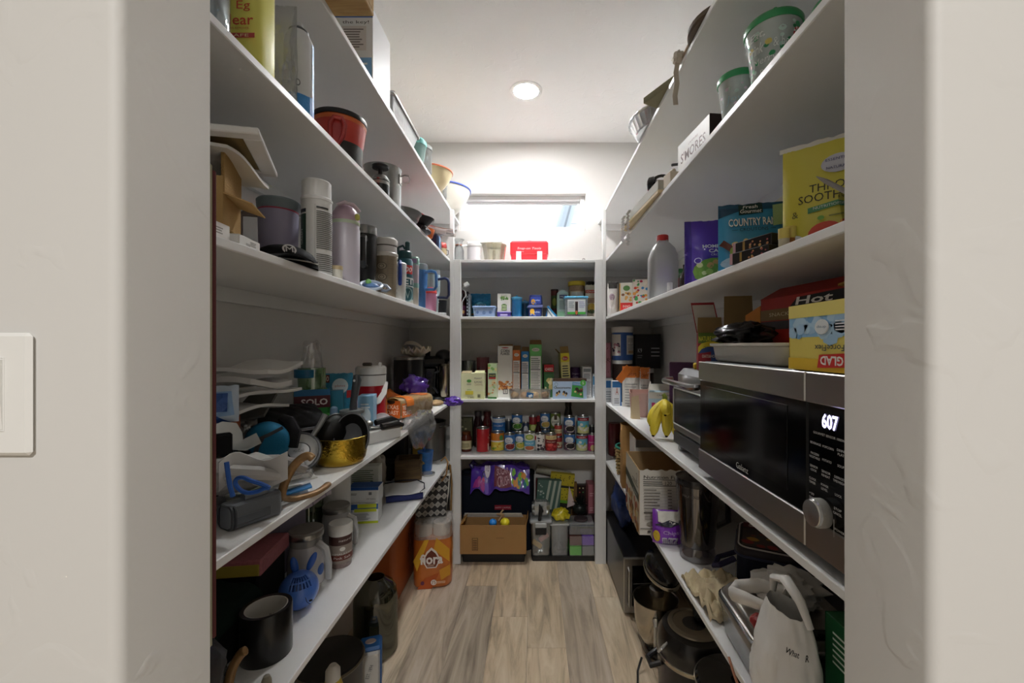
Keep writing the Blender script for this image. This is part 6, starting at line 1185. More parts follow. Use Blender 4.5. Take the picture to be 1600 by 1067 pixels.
single('storage_riser', G().box((0, 0, .068), (.13, .16, .136), .006), mat('161414', .8), 'black box under the pink album', 'box', (-.810, 1.18, S1), 8)
t = thing('green_cloth', 'dark green cloth folded over a box at the front', 'cloth', (-.811, 1.01, S1+.106), 0)
part('cloth', G().slab(lambda u, v: (-.097+.194*u, -.085+.17*v, .024-.05*max(0, .25-v)*4*.25+.010*noise.noise(Vector((u*4, v*4, 1)))-.03*(2*u-1)**4), 18, 14, .012), mat('15241e', .9), t, smooth=60)
single('storage_riser', G().box((0, 0, .046), (.19, .16, .092), .006), mat('0f0f10', .8), 'black box under the dark green cloth', 'box', (-.811, 1.01, S1), 0)
single('black_bag', crumple(.13, .20, .26, 57, .25, 4, 16), mat('15151a', .6), 'black fabric bag standing beside the padded board', 'bag', (-.645, .735, S1), smooth=60)
single('black_pouch', crumple(.14, .13, .10, 58, .35, 5, 14), mat('18181a', .5), 'small black crumpled pouch behind the tape roll', 'pouch', (-.72, .86, S1), smooth=60)
# duct tape
t = thing('tape_roll', 'wide roll of black tape standing on its end', 'tape', (-.652, 1.015, S1), -20)
part('tape', G().lathe([(.0545, 0), (.0555, .002), (.0555, .113), (.0545, .115), (.046, .115), (.046, .001)], 44), mat('101011', .28, bump=(25, .12, .002)), t); part('core', G().lathe([(.0458, .001), (.0458, .114), (.0435, .114), (.0435, .002)], 40), mat('d9d6cf', .7), t)
a = Art(.0433*2.4, .10); a.t('Made in USA', .25, .55, .14, '33343a', w=.28); a.r(.16, .2, .30, .42, '3a4f8a'); a.r(.08, .2, .16, .42, 'b04a4a'); a.lines(.55, .3, .92, .75, 4, '44464c', .4, .3); a.put(t, lambda u, v: ((.0433*math.cos(2.6-u/.0433), .0433*math.sin(2.6-u/.0433), .01+v), (-math.cos(2.6-u/.0433), -math.sin(2.6-u/.0433), 0)), .006, eps=.0002)
# rabbit-eared vent speaker
t = thing('rabbit_humidifier', 'blue round plastic gadget with two ears and slotted top', 'gadget', (-.672, 1.190, S1), 34)
BL = mat('4a78d0', .3, coat=.4); rb = part('body', G().ell((0, 0, .052), (.052, .050, .052), 48, 32), BL, t); sl = G()
for s in (-1, 1): part('ear', G().ell((s*.022+.012, .012, .118), (.010, .007, .027), 14, 10, RY(.30*s+.12)), mat('2d5cb4', .35), t)
for r_ in range(2):
    for k in range(7):
        u = -.6+.2*k; el = (.95, .55)[r_]; p = Vector((.0525*math.sin(u)*math.cos(el), -.0505*math.cos(u)*math.cos(el)*1.0, .052+.0525*math.sin(el)))
        sl.box(p, (.0042, .034, .015), 0, RZ(u) @ RX(-el))
carve(rb, sl)
part('eye', G().ell((.026, -.0425, .034), (.005, .002, .003), 8, 6), mat('10182c', .4), t); part('mouth', G().tube([(.012, -.0485, .05), (.016, -.049, .036), (.024, -.044, .026)], .0008, 5), mat('10182c', .5), t); part('foot', G().ell((-.03, -.035, .006), (.014, .014, .007), 10, 6), BL, t)
# jars
t = thing('glass_carafe', 'frosted glass jug with grey disc lid and a handle, largest of the jars', 'jug', (-.722, 1.320, S1), 30)
FR = clear('f2f2f2', .22, .15, .55, 'd6d6d6')
part('jug_wall', G().lathe([(.050, 0), (.053, .004), (.053, .085), (.049, .11), (.046, .125), (.0005, .125)], 40), mat('cfcdce', .25, coat=.4), t); part('neck', G().lathe([(.046, .122), (.046, .15), (.0005, .15)], 40), mat('a5a5a4', .2, coat=.4), t); part('lid', G().lathe([(.049, .146), (.050, .150), (.050, .168), (.047, .171), (.0005, .171)], 40), mat('8f8c87', .45, metal=.25), t); part('lid_band', G().lathe([(.0504, .149), (.0508, .151), (.0508, .161), (.0504, .163)], 40), STEEL, t)
part('handle', G().tube([(.030, -.040, .135), (.052, -.050, .115), (.060, -.053, .07), (.060, -.053, .02)], [.012, .012, .011, .010], 8, flat=.75), mat('c4c4c3', .2, coat=.4), t)
a = Art(.08, .05); a.e(.75, .35, .2, .35, '2d5fb0'); a.cyl(t, .0533, .03, -100, -20)
t = thing('glass_carafe', 'frosted glass jug with grey disc lid behind the cocoa jar', 'jug', (-.745, 1.570, S1), 30)
part('jug_wall', G().lathe([(.047, 0), (.05, .004), (.05, .10), (.045, .13), (.0005, .13)], 40), mat('cfd0d0', .25, coat=.4), t); part('lid', G().lathe([(.047, .128), (.048, .131), (.048, .148), (.045, .151), (.0005, .151)], 40), mat('8f8c87', .45, metal=.25), t); part('lid_band', G().lathe([(.0484, .131), (.0488, .133), (.0488, .141), (.0484, .143)], 40), STEEL, t)
part('handle', G().tube([(.035, -.03, .115), (.058, -.036, .10), (.064, -.038, .05), (.06, -.036, .004)], [.010, .011, .010, .009], 8, flat=.75), mat('c4c4c3', .2, coat=.4), t)
t = thing('cocoa_jar', 'clear jar of pink salt with white lid and brown label', 'jar', (-.664, 1.430, S1), 24)
part('jar_wall', G().lathe([(.034, 0), (.036, .004), (.036, .112), (.0005, .112)], 36), mat('8d7a74', .2, coat=.5, var=.3, vscale=120), t); part('lid', G().lathe([(.038, .108), (.0385, .112), (.0385, .140), (.036, .144), (.0005, .144)], 36), mat('e9e8e4', .4), t)
a = Art(.036*D(170), .10); a.r(0, .72, 1, 1, '4a2f2c'); a.t('natural', .6, .88, .08, 'd9cfc8', w=.4); a.r(.05, .12, .95, .72, '9a8d82'); a.e(.5, .60, .08, .07, 'e6e0d8'); a.t('HIMALAYAN', .5, .44, .06, 'e6e0d8', w=.6); a.r(.05, .22, .95, .40, '6d3226'); a.t('Pink Salt', .5, .31, .08, 'e6d6cc', w=.5); a.cyl(t, .0363, .006, -165, 5)
# horseshoe-like tool bits at the frame bottom
hs('tool_handle', 'curved metal tool handle below the tape roll', [aty(384, 1016, .86), aty(376, 1022, .86), aty(364, 1042, .85), aty(357, 1068, .84), aty(354, 1090, .84)], 0)
single('wood_peg', G().lathe([(.009, 0), (.011, .004), (.010, .03), (.006, .04), (.0005, .042)], 14), mat('8a8474', .5), 'short grey wooden peg by the shelf edge in front of tape', 'peg', (-.575, .895, S1))
# ================================================================ left floor
t = thing('storage_bin', 'terracotta orange plastic bin under the lowest left shelf', 'bin', (-.828, 2.53, 0))
part('bin_body', loft(G(), [[(x*k, y*kk, z) for x, y in rrect(.16, .60, .03, 5)] for k, kk, z in ((.86, .94, 0), (.9, .96, .01), (1, 1, .34), (1.06, 1.01, .345), (1.06, 1.01, .37), (.9, .97, .37), (.8, .92, .05))]), mat('b5602f', .5), t)
part('latch', G().tube([(.082, -.04, .30), (.092, -.04, .25), (.086, -.045, .19)], .006, 6), mat('6d3418', .5), t); part('handle_roll', G().tube([(.06, .10, .385), (.085, .16, .395), (.085, .24, .395)], [.03, .034, .03], 12), mat('b9652f', .5), t)
t = thing('glass_jug', 'large clear green tinted glass jug on the floor', 'jug', (-.735, 1.935, 0))
part('jug_wall', G().shell([(.085, 0), (.097, .012), (.098, .24), (.092, .285), (.075, .315), (.045, .335), (.04, .345)], .004, 40), clear('a8ad8e', .12, .04, .12, '6b6b52'), t)
part('water_line', G().lathe([(.09, .008), (.092, .10), (.0005, .10)], 36), clear('9aa080', .06, .05, .08, '6a6a4e'), t)
t = thing('black_stock_pot', 'big black pot with a glass lid under the left shelf', 'pot', (-.785, 1.600, 0))
part('pot_wall', G().shell([(.10, 0), (.115, .01), (.118, .20), (.124, .21)], .004, 40), mat('19191a', .35), t); part('lid', G().lathe([(.122, .212), (.124, .218), (.118, .226), (.06, .236), (.0005, .24)], 40), mat('0e0e10', .3), t); part('rim', G().lathe([(.1245, .208), (.127, .213), (.1245, .220)], 40), mat('6a6252', .35, metal=.6), t)
t = thing('paint_can', 'blue topped package with white printed side on the floor', 'package', (-.690, 1.760, 0), 18)
part('package_body', G().box((.0, 0, .075), (.085, .08, .15), .012), mat('c9c6c0', .4), t); part('blue_top', G().box((0, 0, .158), (.088, .084, .02), .008), mat('1d5590', .4), t); part('blue_side', G().box((.042, 0, .08), (.006, .082, .15), .002), mat('1d5590', .4), t); a = Art(.08, .14); a.t('EST. 1894', .5, .5, .1, '3a3a40', w=.7, rot=70); front(a, t, .085, .08, .14); part('pull_tab', G().lathe([(.016, .169), (.014, .172), (.0005, .172)], 16, sx=1.4), mat('9a8a84', .4), t)
t = thing('yellow_bottle', 'yellow bottle with white cap on the floor by black pot', 'bottle', (-.700, 1.450, 0))
part('bottle_body', G().lathe([(.034, 0), (.036, .004), (.036, .22), (.024, .262), (.0005, .263)], 24), mat('c9b03a', .4), t); part('cap', G().lathe([(.025, .26), (.024, .29), (.012, .308), (.0005, .309)], 20), mat('dcdad4', .4), t)
# toilet paper pack
t = thing('toilet_paper_pack', 'orange wrapped toilet paper pack lettered fiora in white', 'toilet paper', (-.610, 2.535, 0), 8)
w_, d_, h_ = .225, .21, .30
def fring(k, z): return [(x*k*(1+.015*math.sin(x*60)), y*k*(1+.015*math.sin(y*60)), z) for x, y in rrect(w_, d_, .055, 6)]
part('wrapper', loft(G(), [fring(.90, 0), fring(.99, .015), fring(1.0, .12), fring(.99, h_-.03), fring(.96, h_)]), mat('c8702a', .3, coat=.3, var=.25, vscale=14), t, smooth=60)
part('clear_top', loft(G(), [fring(1.0, h_-.015), fring(1.005, h_+.03), fring(.96, h_+.075), fring(.6, h_+.088)]), clear('f4efea', .2, .12, .25, 'f0ece8'), t, smooth=60)
for sx in (-1, 1):
    for sy in (-1, 1): 
        o = part('paper_roll', G().lathe([(.048, h_-.06), (.049, h_-.058), (.049, h_+.068), (.047, h_+.07), (.018, h_+.07), (.018, h_+.02)], 28, (sx*.052, sy*.047, 0)), mat('efeeeb', .9), t)
a = Art(w_*.94, h_); 
a.p([(.0, .55), (.3, .95), (.42, .95), (.1, .35)], 'e6b02c'); a.p([(.62, .98), (.98, .75), (.98, .5), (.55, .75)], 'e0a42a'); a.p([(.1, 0), (.5, 0), (.7, .3), (.3, .2)], 'b5541c'); a.p([(.7, .35), (1, .45), (1, .25), (.75, .15)], 'd99a2a'); a.p([(.36, .40), (.62, .40), (.74, .55), (.62, .72), (.49, .80), (.36, .72), (.24, .55)], 'f0e6dc'); a.p([(.38, .42), (.60, .42), (.70, .55), (.60, .68), (.49, .75), (.38, .68), (.28, .55)], '6d2f1c'); a.t('fiora', .49, .575, .20, 'f2ebe4', w=.62, bold=.03); a.lines(.38, .44, .6, .48, 2, 'd9b8a0'); a.e(.55, .12, .08, .055, 'f0e6dc'); a.t('75', .55, .12, .06, '8a3a1c'); a.lines(.64, .10, .88, .15, 2, 'e6c8a8'); a.e(.25, .12, .05, .04, '6d2f4c')
a.flat(t, (-w_*.47, -d_*.505, .002), (1, 0, 0), (0, 0, 1)); 
a = Art(d_*.8, h_); a.p([(.0, .6), (.5, .95), (.7, .8), (.1, .3)], 'e6b02c'); a.t('fiora', .55, .55, .18, 'f2ebe4', w=.66, bold=.03); a.r(.1, .80, .6, .93, '9c2a30'); a.e(.22, .865, .09, .05, 'f0e6dc'); a.flat(t, (w_*.507, -d_*.4, .002), (0, 1, 0), (0, 0, 1))
# black and white geometric tote hanging from the shelf
t = thing('tote_bag', 'black and white maze patterned tote standing on the toilet paper pack', 'tote bag', (-.630, 2.545, h_+.086), 14)
w2, d2, h2 = .20, .11, .255
def tr(k, kk, z): return [(x*k+.02*(z/h2), y*kk, z) for x, y in rrect(w2, d2, .03, 5)]
part('bag_body', loft(G(), [tr(.80, .8, 0), tr(.9, 1, .015), tr(1, 1, .15), tr(.98, .7, h2), tr(.93, .6, h2-.01), tr(.85, .85, .03)]), mat('dcd9d2', .8), t, smooth=50)
a = Art(w2*.88, h2*.93); a.r(0, 0, 1, 1, '15171c')
for s_, col in ((.125, '15171c'), (.10, 'dcd9d2'), (.08, '15171c'), (.055, 'dcd9d2'), (.035, '15171c')):
    for r_ in range(5):
        for c2 in range(5):
            cx, cy = .1+.2*c2, .1+.2*r_; a.p([(cx-s_, cy), (cx, cy-s_*.8), (cx+s_, cy), (cx, cy+s_*.8)], col); a.k -= 1
    a.k += 1
a.put(t, lambda u, v: ((u-w2*.44+.02*v/h2, -d2/2*(1.01-.28*max(0, (v/h2-.5))*1.1)-.0005, v+.008), (0, -1, .05)), .05, eps=.0003)
a = Art(d2*.9, h2*.9)
a.r(0, 0, 1, 1, '15171c')
for s_, col in ((.22, 'dcd9d2'), (.16, '15171c'), (.09, 'dcd9d2')):
    for r_ in range(5):
        for c2 in range(2): cx, cy = .25+.5*c2, .1+.2*r_; a.p([(cx-s_, cy), (cx, cy-s_*.38), (cx+s_, cy), (cx, cy+s_*.38)], col); a.k -= 1
    a.k += 1
a.put(t, lambda u, v: ((w2/2+.02*v/h2+.001, u*(1-.25*v/h2)-d2*.45*(1-.25*v/h2), v+.01), (1, 0, 0)), .05, eps=.0003)
part('strap', G().tube([(.06, -.045, .21), (.09, -.07, .26), (.10, -.055, .33), (.085, -.03, .355), (.06, -.02, .33)], .005, 6), mat('9a7444', .6), t); part('strap', G().tube([(.115, -.01, .30), (.125, -.01, .18), (.12, -.01, .02)], .006, 6), mat('8a6a3a', .6), t); part('trim', G().tube([(x*1.0+.014, y*.9, .21) for x, y in rrect(w2*.99, d2*.98, .03, 4)][16:20]+[(x+.014, y*.92, .21) for x, y in rrect(w2*.99, d2*.98, .03, 4)][10:15], .002, 5), mat('9a7444', .6), t)
# ================================================================ right wall
# ---- microwave
MY0, MY1, MX, MZ, MH = .622, 1.190, .476, S2+.021, .305; MW = MY1-MY0
t = thing('microwave', 'black glass and stainless microwave oven with a lit clock', 'microwave', (MX, (MY0+MY1)/2, S2), -90)   # local -Y faces the aisle, local +X points to the doorway
DW = .468   # door width
part('case', G().box((0, .19, .021+MH/2), (MW, .36, MH), .004), mat('1a1a1c', .45), t)
for sx in (-1, 1):
    for y in (.05, .33): part('foot', G().lathe([(.014, 0), (.014, .022), (.0005, .022)], 14, (sx*(MW/2-.06), y, 0)), BLACKP, t)
SS = mat('a9a6a2', .3, metal=1.0, bump=(7, .05, .002)); GLS = mat('050506', .12, spec=.18)
x0 = -MW/2
dr = part('door', G().box((x0+DW/2, .006, .021+MH/2), (DW-.002, .014, MH-.002), .003), GLS, t)
part('steel_band', G().box((x0+DW/2, -.0025, .021+MH-.027), (DW-.002, .006, .052), .002), SS, dr); part('steel_band', G().box((x0+DW/2, -.0025, .021+.029), (DW-.002, .006, .056), .002), SS, dr)
part('window', G().box((x0+DW*.48, -.0012, .021+MH*.52), (DW*.80, .002, MH*.52), .0005), mat('08080a', .10, spec=.22), dr)
pn = part('control_panel', G().box((x0+DW+(MW-DW)/2, .006, .021+MH/2), (MW-DW-.001, .014, MH-.002), .003), GLS, t)
part('steel_band', G().box((x0+DW+(MW-DW)/2, -.0025, .021+MH-.027), (MW-DW-.001, .006, .052), .002), SS, pn); part('steel_band', G().box((x0+DW+(MW-DW)/2, -.0025, .021+.029), (MW-DW-.001, .006, .056), .002), SS, pn)
kn = part('knob', G().lathe([(.0225, 0), (.0225, .020), (.0205, .023), (.0005, .0235)], 40, (x0+DW+.043, -.001, .021+.076), M=RX(PI/2)), mat('c4c3c0', .22, metal=1.0), pn)
part('knurled_grip', G().lathe([(.0229, .003), (.0233, .004), (.0233, .017), (.0229, .018)], 60, (x0+DW+.043, -.001, .021+.076), M=RX(PI/2)), mat('b5b4b0', .4, metal=.9, bump=(900, 1, .002)), kn)
PW = MW-DW; a = Art(PW, MH); T = 'd9d9d6'
a.t('GOURMET SENSOR 1000W', .52, .665, .013, T, w=.72)
for (x, y, s_, w_) in ((.22, .605, 'BEVERAGE', .26), (.52, .605, 'POPCORN', .25), (.83, .612, 'DINNER', .21), (.83, .592, 'PLATE', .17), (.22, .548, 'FROZEN', .2), (.22, .528, 'VEGETABLE', .26), (.52, .535, 'POTATO', .21), (.83, .535, 'SOUP', .14), (.22, .478, 'SENSOR', .2), (.22, .458, 'COOK', .15), (.52, .475, 'SENSOR', .2), (.52, .455, 'REHEAT', .19), (.83, .475, 'DEFROST', .23), (.83, .455, 'TIME/WEIGHT', .27), (.22, .410, 'CLOCK', .17), (.22, .390, 'TIMER', .16), (.52, .405, 'POWER', .17), (.52, .385, 'LEVEL', .15), (.83, .388, 'LOCK', .14), (.22, .330, '+30', .12), (.22, .308, 'SEC', .11), (.83, .318, 'STOP', .16), (.83, .296, 'CANCEL', .18), (.88, .215, 'POWER', .2)): a.t(s_, x, y, .0125, T, w=w_)
a.r(.76, .17, .77, .26, T); a.flat(t, (x0+DW, -.0012, .021), (1, 0, 0), (0, 0, 1), rough=.3)
g = G(); v, tr_, asp = text2d('607', .02)
vs = [(x*.036, 0, y*.024) for x, y in v]; g.add(vs, tr_); part('clock_digits', g, mat('cfc8ff', .5, emit=3.0), pn, smooth=0).location = (x0+DW+PW*.56, -.0022, .021+MH*.742)
a = Art(.06, .02); a.t('Galanz', .5, .5, .7, 'd9d9d6', w=.9); a.flat(t, (x0+DW*.46, -.0030, .021+.062), (1, 0, 0), (0, 0, 1), rough=.3)
TOPM = S2+.021+MH
t = thing('enamel_tray', 'white enamel baking tray on top of the microwave', 'tray', (.615, 1.005, TOPM+.001))
part('tray_wall', loft(G(), [[(x*k, y*kk, z) for x, y in rrect(.24, .34, .03, 5)] for k, kk, z in ((.90, .93, 0), (.95, .96, .006), (.99, .99, .040), (1.05, 1.035, .043), (1.05, 1.035, .049), (.97, .97, .049), (.92, .94, .008))]), mat('dcdad2', .3), t, smooth=50)
def glad(a):
    a.r(0, .5, 1, .80, '8fc0e6'); a.blobs(.0, .52, 1, .78, 26, .07, ['b9d9f0', 'a8cdea', '7fb4de'], 80); a.r(0, .80, 1, 1, 'efe07a'); a.r(0, 0, 1, .18, 'e6bf2e'); a.e(.40, .64, .075, .11, 'f4f6f6'); a.e(.40, .64, .066, .098, 'e8eef2'); a.t('drop', .40, .64, .05, '5a7f9c', w=.1, rot=180)
    a.t('ForceFlex', .48, .34, .085, '2f3a44', w=.30, rot=180, bold=.01); a.p([(.36, .05), (.65, .08), (.66, .27), (.38, .24)], 'd02a22'); a.t('GLAD', .51, .16, .13, 'f4f0ea', w=.23, rot=180, bold=.03); a.lines(.55, .58, .72, .74, 4, 'eef4f8')
t = carton('trash_bag_box', 'yellow and blue trash bag box standing upside down on microwave', 'carton', (.565, .668, TOPM+.001), -90, .226, .17, .116, mat('e9d668', .45), glad, la=lambda a: a.r(0, 0, 1, 1, 'd9c04a'))
for k in range(18): pass
def hp(a): a.r(0, .5, .35, .75, '8a6a3a'); a.t('SNACK', .2, .63, .08, 'e0cfa0', w=.2); a.r(.0, .3, .3, .48, '3a3234'); a.e(.62, .35, .12, .2, '8a2a22'); a.p([(.30, .74), (.75, .78), (.78, .98), (.38, .94)], '151312'); a.t('Hot', .52, .86, .16, 'f2efe8', w=.3, shear=.3, bold=.02)
t = carton('frozen_snack_box', 'red snack box with black and white lettering behind the trash bag box', 'carton', (.70, .95, TOPM+.051), -84, .36, .14, .115, mat('b02a20', .45), hp)
flap(t, (-.18, -.07, .115), (.18, -.07, .115), (0, .05, .03), mat('a8261d', .5)); flap(t, (-.18, -.07, .02), (-.18, -.07, .10), (-.05, -.01, -.02), mat('d98a3a', .5))
single('foil_bag', crumple(.12, .15, .055, 81, .4, 5, 14), mat('15161a', .25, metal=.3), 'open black foil bag spilling from the red snack box', 'bag', (.545, 1.085, TOPM+.050), 20, smooth=60)
# ---- right S2, behind the microwave
def bar(a):
    a.r(0, .72, 1, 1, '5c7a24'); a.t('NATURE VALLEY', .5, .84, .13, 'e0dc3a', w=.94, bold=.02); a.e(.5, .35, .75, .42, 'e6d22e'); a.t('CRUNCHY BARS', .5, .60, .07, '4a5a1a', w=.6); a.e(.5, .12, .72, .52, '2a4a8a'); a.p([(0, 0), (.5, 0), (.5, .5), (0, .45)], '9c2030'); a.t('OATS&HONEY', .5, .38, .08, 'e8e0d0', w=.7); a.t('49', .3, .12, .12, 'f0ece4'); a.t('12', .7, .12, .12, 'f0ece4')
for i, (x, Y, w_, h_, lab) in enumerate(((.565, 1.335, .075, .12, 'small granola bar box with an open red edged flap'), (.64, 1.30, .085, .125, 'small granola bar box with a tall brown flap'))):
    t = carton('granola_box', lab, 'carton', (x, Y, S2+.291), -16, w_, .05, h_, mat('8a1f2a', .5), bar)
    if i == 0: flap(t, (-w_/2, .025, h_), (w_/2, .025, h_), (-.02, .0, .10), mat('a32a34', .6)); part('flap_lining', G().add([(-w_/2+.002, .0225, h_+.004), (w_/2-.006, .0225, h_+.004), (w_/2-.024, .0225, h_+.092), (-w_/2-.014, .0225, h_+.092)], [(0, 1, 2, 3)]), mat('d2cec6', .7), t)
    flap(t, (-w_/2, .0, h_), (w_/2, .0, h_), (.0, .01, .05 if i == 0 else .11), mat('9a8258', .85))
single('purple_book', G().box((0, 0, .10), (.16, .03, .20), .003), mat('4a2450', .6), 'plain deep purple folder standing behind the steel toaster oven', 'folder', (.655, 1.75, S2+.10), -20)
single('storage_riser', G().box((0, 0, .05), (.18, .12, .10), .004), mat('6d5a44', .8), 'tan carton under the purple folder', 'carton', (.680, 1.75, S2), -10)
single('yellow_packet', G().box((0, 0, .010), (.09, .06, .02), .004), mat('d8b82a', .5), 'flat yellow and red packet on the steel toaster oven', 'packet', (.585, 1.40, S2+.291), -20)
t = thing('toaster_oven', 'steel toaster oven with a glass door and bar handle beside bananas', 'toaster oven', (.505, 1.355, S2), -90)
TW, TD, THH = .30, .27, .29
part('case', G().box((0, TD/2+.01, .018+(THH-.018)/2), (TW, TD, THH-.018), .02), mat('a5a7a8', .28, metal=.9), t); part('top_crown', G().box((0, TD/2, THH-.02), (TW-.01, TD-.04, .035), .016), mat('b9bbbc', .25, metal=.9), t)
for sx in (-1, 1): part('foot', G().box((sx*.115, .03, .009), (.03, .04, .018), .004), mat('8e9092', .4), t)
dr = part('door', G().box((0, .004, .155), (TW-.02, .018, .17), .006), mat('8f9193', .3, metal=.8), t); part('door_glass', G().box((0, -.0055, .158), (TW-.06, .004, .12), .002), mat('3a3d3e', .10, spec=.3), dr); part('glass_frame', G().tube([(x, -.008, .158+z) for x, z in rrect(TW-.055, .125, .008)], .003, 6, True), STEEL, dr)
part('handle', G().tube([(-TW/2+.01, -.006, .25), (-TW/2+.012, -.035, .248), (-TW/2+.03, -.042, .246), (TW/2-.03, -.042, .246), (TW/2-.012, -.035, .248), (TW/2-.01, -.006, .25)], .010, 8), mat('c2c4c5', .2, metal=1), dr)
part('crumb_panel', G().box((0, .006, .045), (TW-.01, .016, .045), .004), mat('2b2d2f', .3), t); part('oven_rack', G().tube([(-.12, -.002, .15), (.12, -.002, .15)], .002, 5), STEEL, t)
# bananas
t = thing('banana_bunch', 'bunch of ripe yellow bananas standing by the toaster oven', 'bananas', (.515, 1.680, S2), -20)
BM = mat('e3cc3a', .5, var=.12, vscale=25); st = Vector((.012, .01, .152))
for i, (ex, ey, ez) in enumerate(((-.040, -.03, .052), (.018, -.045, .098), (.052, -.02, .052), (-.028, -.05, .016), (.022, -.052, .018), (.055, -.03, .018))):
    e_ = Vector((ex, ey, ez)); m_ = (st+e_)/2+Vector((ex*.5, -.012+ey*.3, .0)); P = [st*(1-k)**2+m_*2*k*(1-k)+e_*k*k for k in [j/8 for j in range(9)]]
    o = part('banana', G().tube(P, [.006, .010, .016, .0195, .021, .0205, .019, .016, .007], 10), BM, t); part('tip', G().ell(P[-1]+Vector((0, -.003, 0)), .0058, 8, 6), mat('2b2213', .8), o)
part('stem', G().tube([st+Vector((0, 0, -.02)), st+Vector((.002, 0, .012)), st+Vector((-.006, 0, .022))], [.011, .010, .007], 8), mat('8a9a3a', .6), t)
# snack boxes along the right S2
t = carton('bar_carton', 'pale blue and white open carton with a pink stripe', 'carton', (.625, 2.05, S2), -14, .115, .09, .145, mat('b9d2de', .5), lambda a: (a.r(0, .78, 1, 1, 'e3ddd2'), a.t('CRACKERS', .6, .90, .05, '55534e', w=.5), a.r(.12, .2, .26, .65, 'd23a78'), a.lines(.4, .1, .9, .6, 5, 'e6eef2')))
flap(t, (-.0575, -.045, .145), (-.0575, .045, .145), (.01, 0, .045), mat('d9d4c8', .7)); flap(t, (.0575, -.045, .145), (.0575, .045, .145), (.012, 0, .05), mat('d0c4ae', .8)); flap(t, (-.0575, .045, .145), (.0575, .045, .145), (0, .02, .03), mat('d9d4c8', .7))
t = thing('pink_bin', 'blush pink open plastic bin with oval handle holes', 'bin', (.590, 2.235, S2), -12)
pb = part('bin_wall', tub(.15, .20, .125, .02, .003, .88), mat('d6aea2', .5), t); carve(pb, G().lathe([(.011, -.015), (.011, .015)], 20, (-.030, -.0965, .096), 1.4, 1, M=RX(PI/2)).lathe([(.011, -.015), (.011, .015)], 20, (-.0715, -.02, .096), 1, 1.4, M=RY(PI/2)))
single('tan_sachet', G().add([(0, 0, 0), (.04, -.01, 0), (.035, .0, .12), (.0, .01, .11), (.0, .03, 0), (.04, .02, 0), (.03, .02, .11), (.005, .02, .10)], [(0,1,2,3), (4,7,6,5), (0,4,5,1), (1,5,6,2), (2,6,7,3), (3,7,4,0)]), mat('cdb590', .6), 'small tan sachet standing before the pink bin', 'sachet', (.495, 2.10, S2))
def flourbag(lab, x, Y, w_, h_, seed, rz, top):
    t = pouch('chip_bag', lab, 'snack bag', (x, Y, S2), rz, w_, h_, .05, mat('dcd9d2', .4), lambda a: (a.r(0, .72, 1, 1, 'd8782a'), a.t('CHIPS', .5, .80, .07, '6d2a14', w=.6), a.lines(.15, .08, .85, .62, 8, '9a9a98', .3), a.r(.5, .2, .9, .4, '6fb8cc') if seed == 91 else None), seed, .2)
    if top: g = G(); rib(g, [(-.01, -.012, h_-.005), (-.03, -.02, h_-.03), (-.075, -.025, h_-.09)], w_*.42, .004, (.2, -1, 0)); part('folded_top', g, mat('d8782a', .45), t)
flourbag('white and orange chip bag with a folded down orange top', .592, 2.53, .105, .245, 90, -12, True)
flourbag('slim white and orange chip bag beside the folded one', .665, 2.49, .06, .24, 91, -20, False)
def cube(a): a.t('A', .5, .6, .3, 'b04a34', w=.3); a.lines(.2, .1, .8, .35, 3, '8a8c8e')
carton('cracker_box', 'white and blue cube carton with a red letter by the post', 'carton', (.515, 2.60, S2), -4, .055, .08, .15, mat('dfe2e4', .5), lambda a: (a.r(0, .75, 1, 1, '2d74b4'), a.r(.85, .0, 1, .75, '2d74b4'), cube(a)))
t = thing('cocoa_tub', 'dark brown tub standing under the blue powder tub', 'tub', (.594, 2.79, S2))
part('tub_body', G().lathe([(.062, 0), (.065, .005), (.065, .255), (.0005, .256)], 32), mat('2a1c18', .4), t); part('lid', G().lathe([(.067, .25), (.067, .272), (.0005, .273)], 32), mat('dcdad6', .5), t)
t = thing('protein_tub', 'blue powder tub with white lid and berry label', 'tub', (.594, 2.79, S2+.274), -8)
part('tub_body', G().lathe([(.066, 0), (.070, .006), (.072, .10), (.070, .185), (.0005, .186)], 36), mat('2d5aa4', .3, coat=.3), t); part('lid', G().lathe([(.072, .183), (.073, .188), (.073, .215), (.070, .220), (.0005, .221)], 36), mat('e3e1dc', .5), t)
a = Art(.071*D(150), .14); a.r(0, 0, .42, 1, 'd9d4d0'); a.blobs(.02, .1, .40, .6, 10, .05, ['3a2a4a', '2a1a30', 'b87a8a'], 92); a.r(.62, .05, 1, .95, 'd6d4d0'); a.lines(.66, .3, .96, .85, 8, '66686c', .35); a.r(.68, .1, .95, .25, 'b89a7a'); a.cyl(t, .0722, .03, -165, -15)
t = pouch('pink_candy_bag', 'pink patterned candy bag beside the blue powder tub', 'snack bag', (.496, 2.80, S2+.155), 0, .048, .235, .04, mat('c98a98', .35), lambda a: (a.t('R', .6, .5, .12, '5a2a34'), a.blobs(.1, .1, .9, .9, 12, .07, ['b0606e', 'e0b0b8', '7a3a34'], 93)), 93, .3)
carton('under_carton', 'white and blue carton under the pink candy bag', 'carton', (.497, 2.79, S2), 0, .05, .09, .154, mat('d9dde0', .5), lambda a: (a.r(0, .6, 1, .9, '2d74b4'), a.lines(.1, .1, .9, .5, 4, '8a9298')))
t = thing('cookie_jar', 'glass jar with a white lid in the corner beneath the black box', 'jar', (.735, 2.78, S2)); part('jar_wall', G().lathe([(.06, 0), (.065, .006), (.065, .19), (.0005, .19)], 28), mat('3a2a1c', .2, coat=.5, var=.4, vscale=40), t); part('lid', G().lathe([(.062, .188), (.066, .192), (.066, .218), (.0005, .22)], 28), mat('d9d6d0', .5), t)
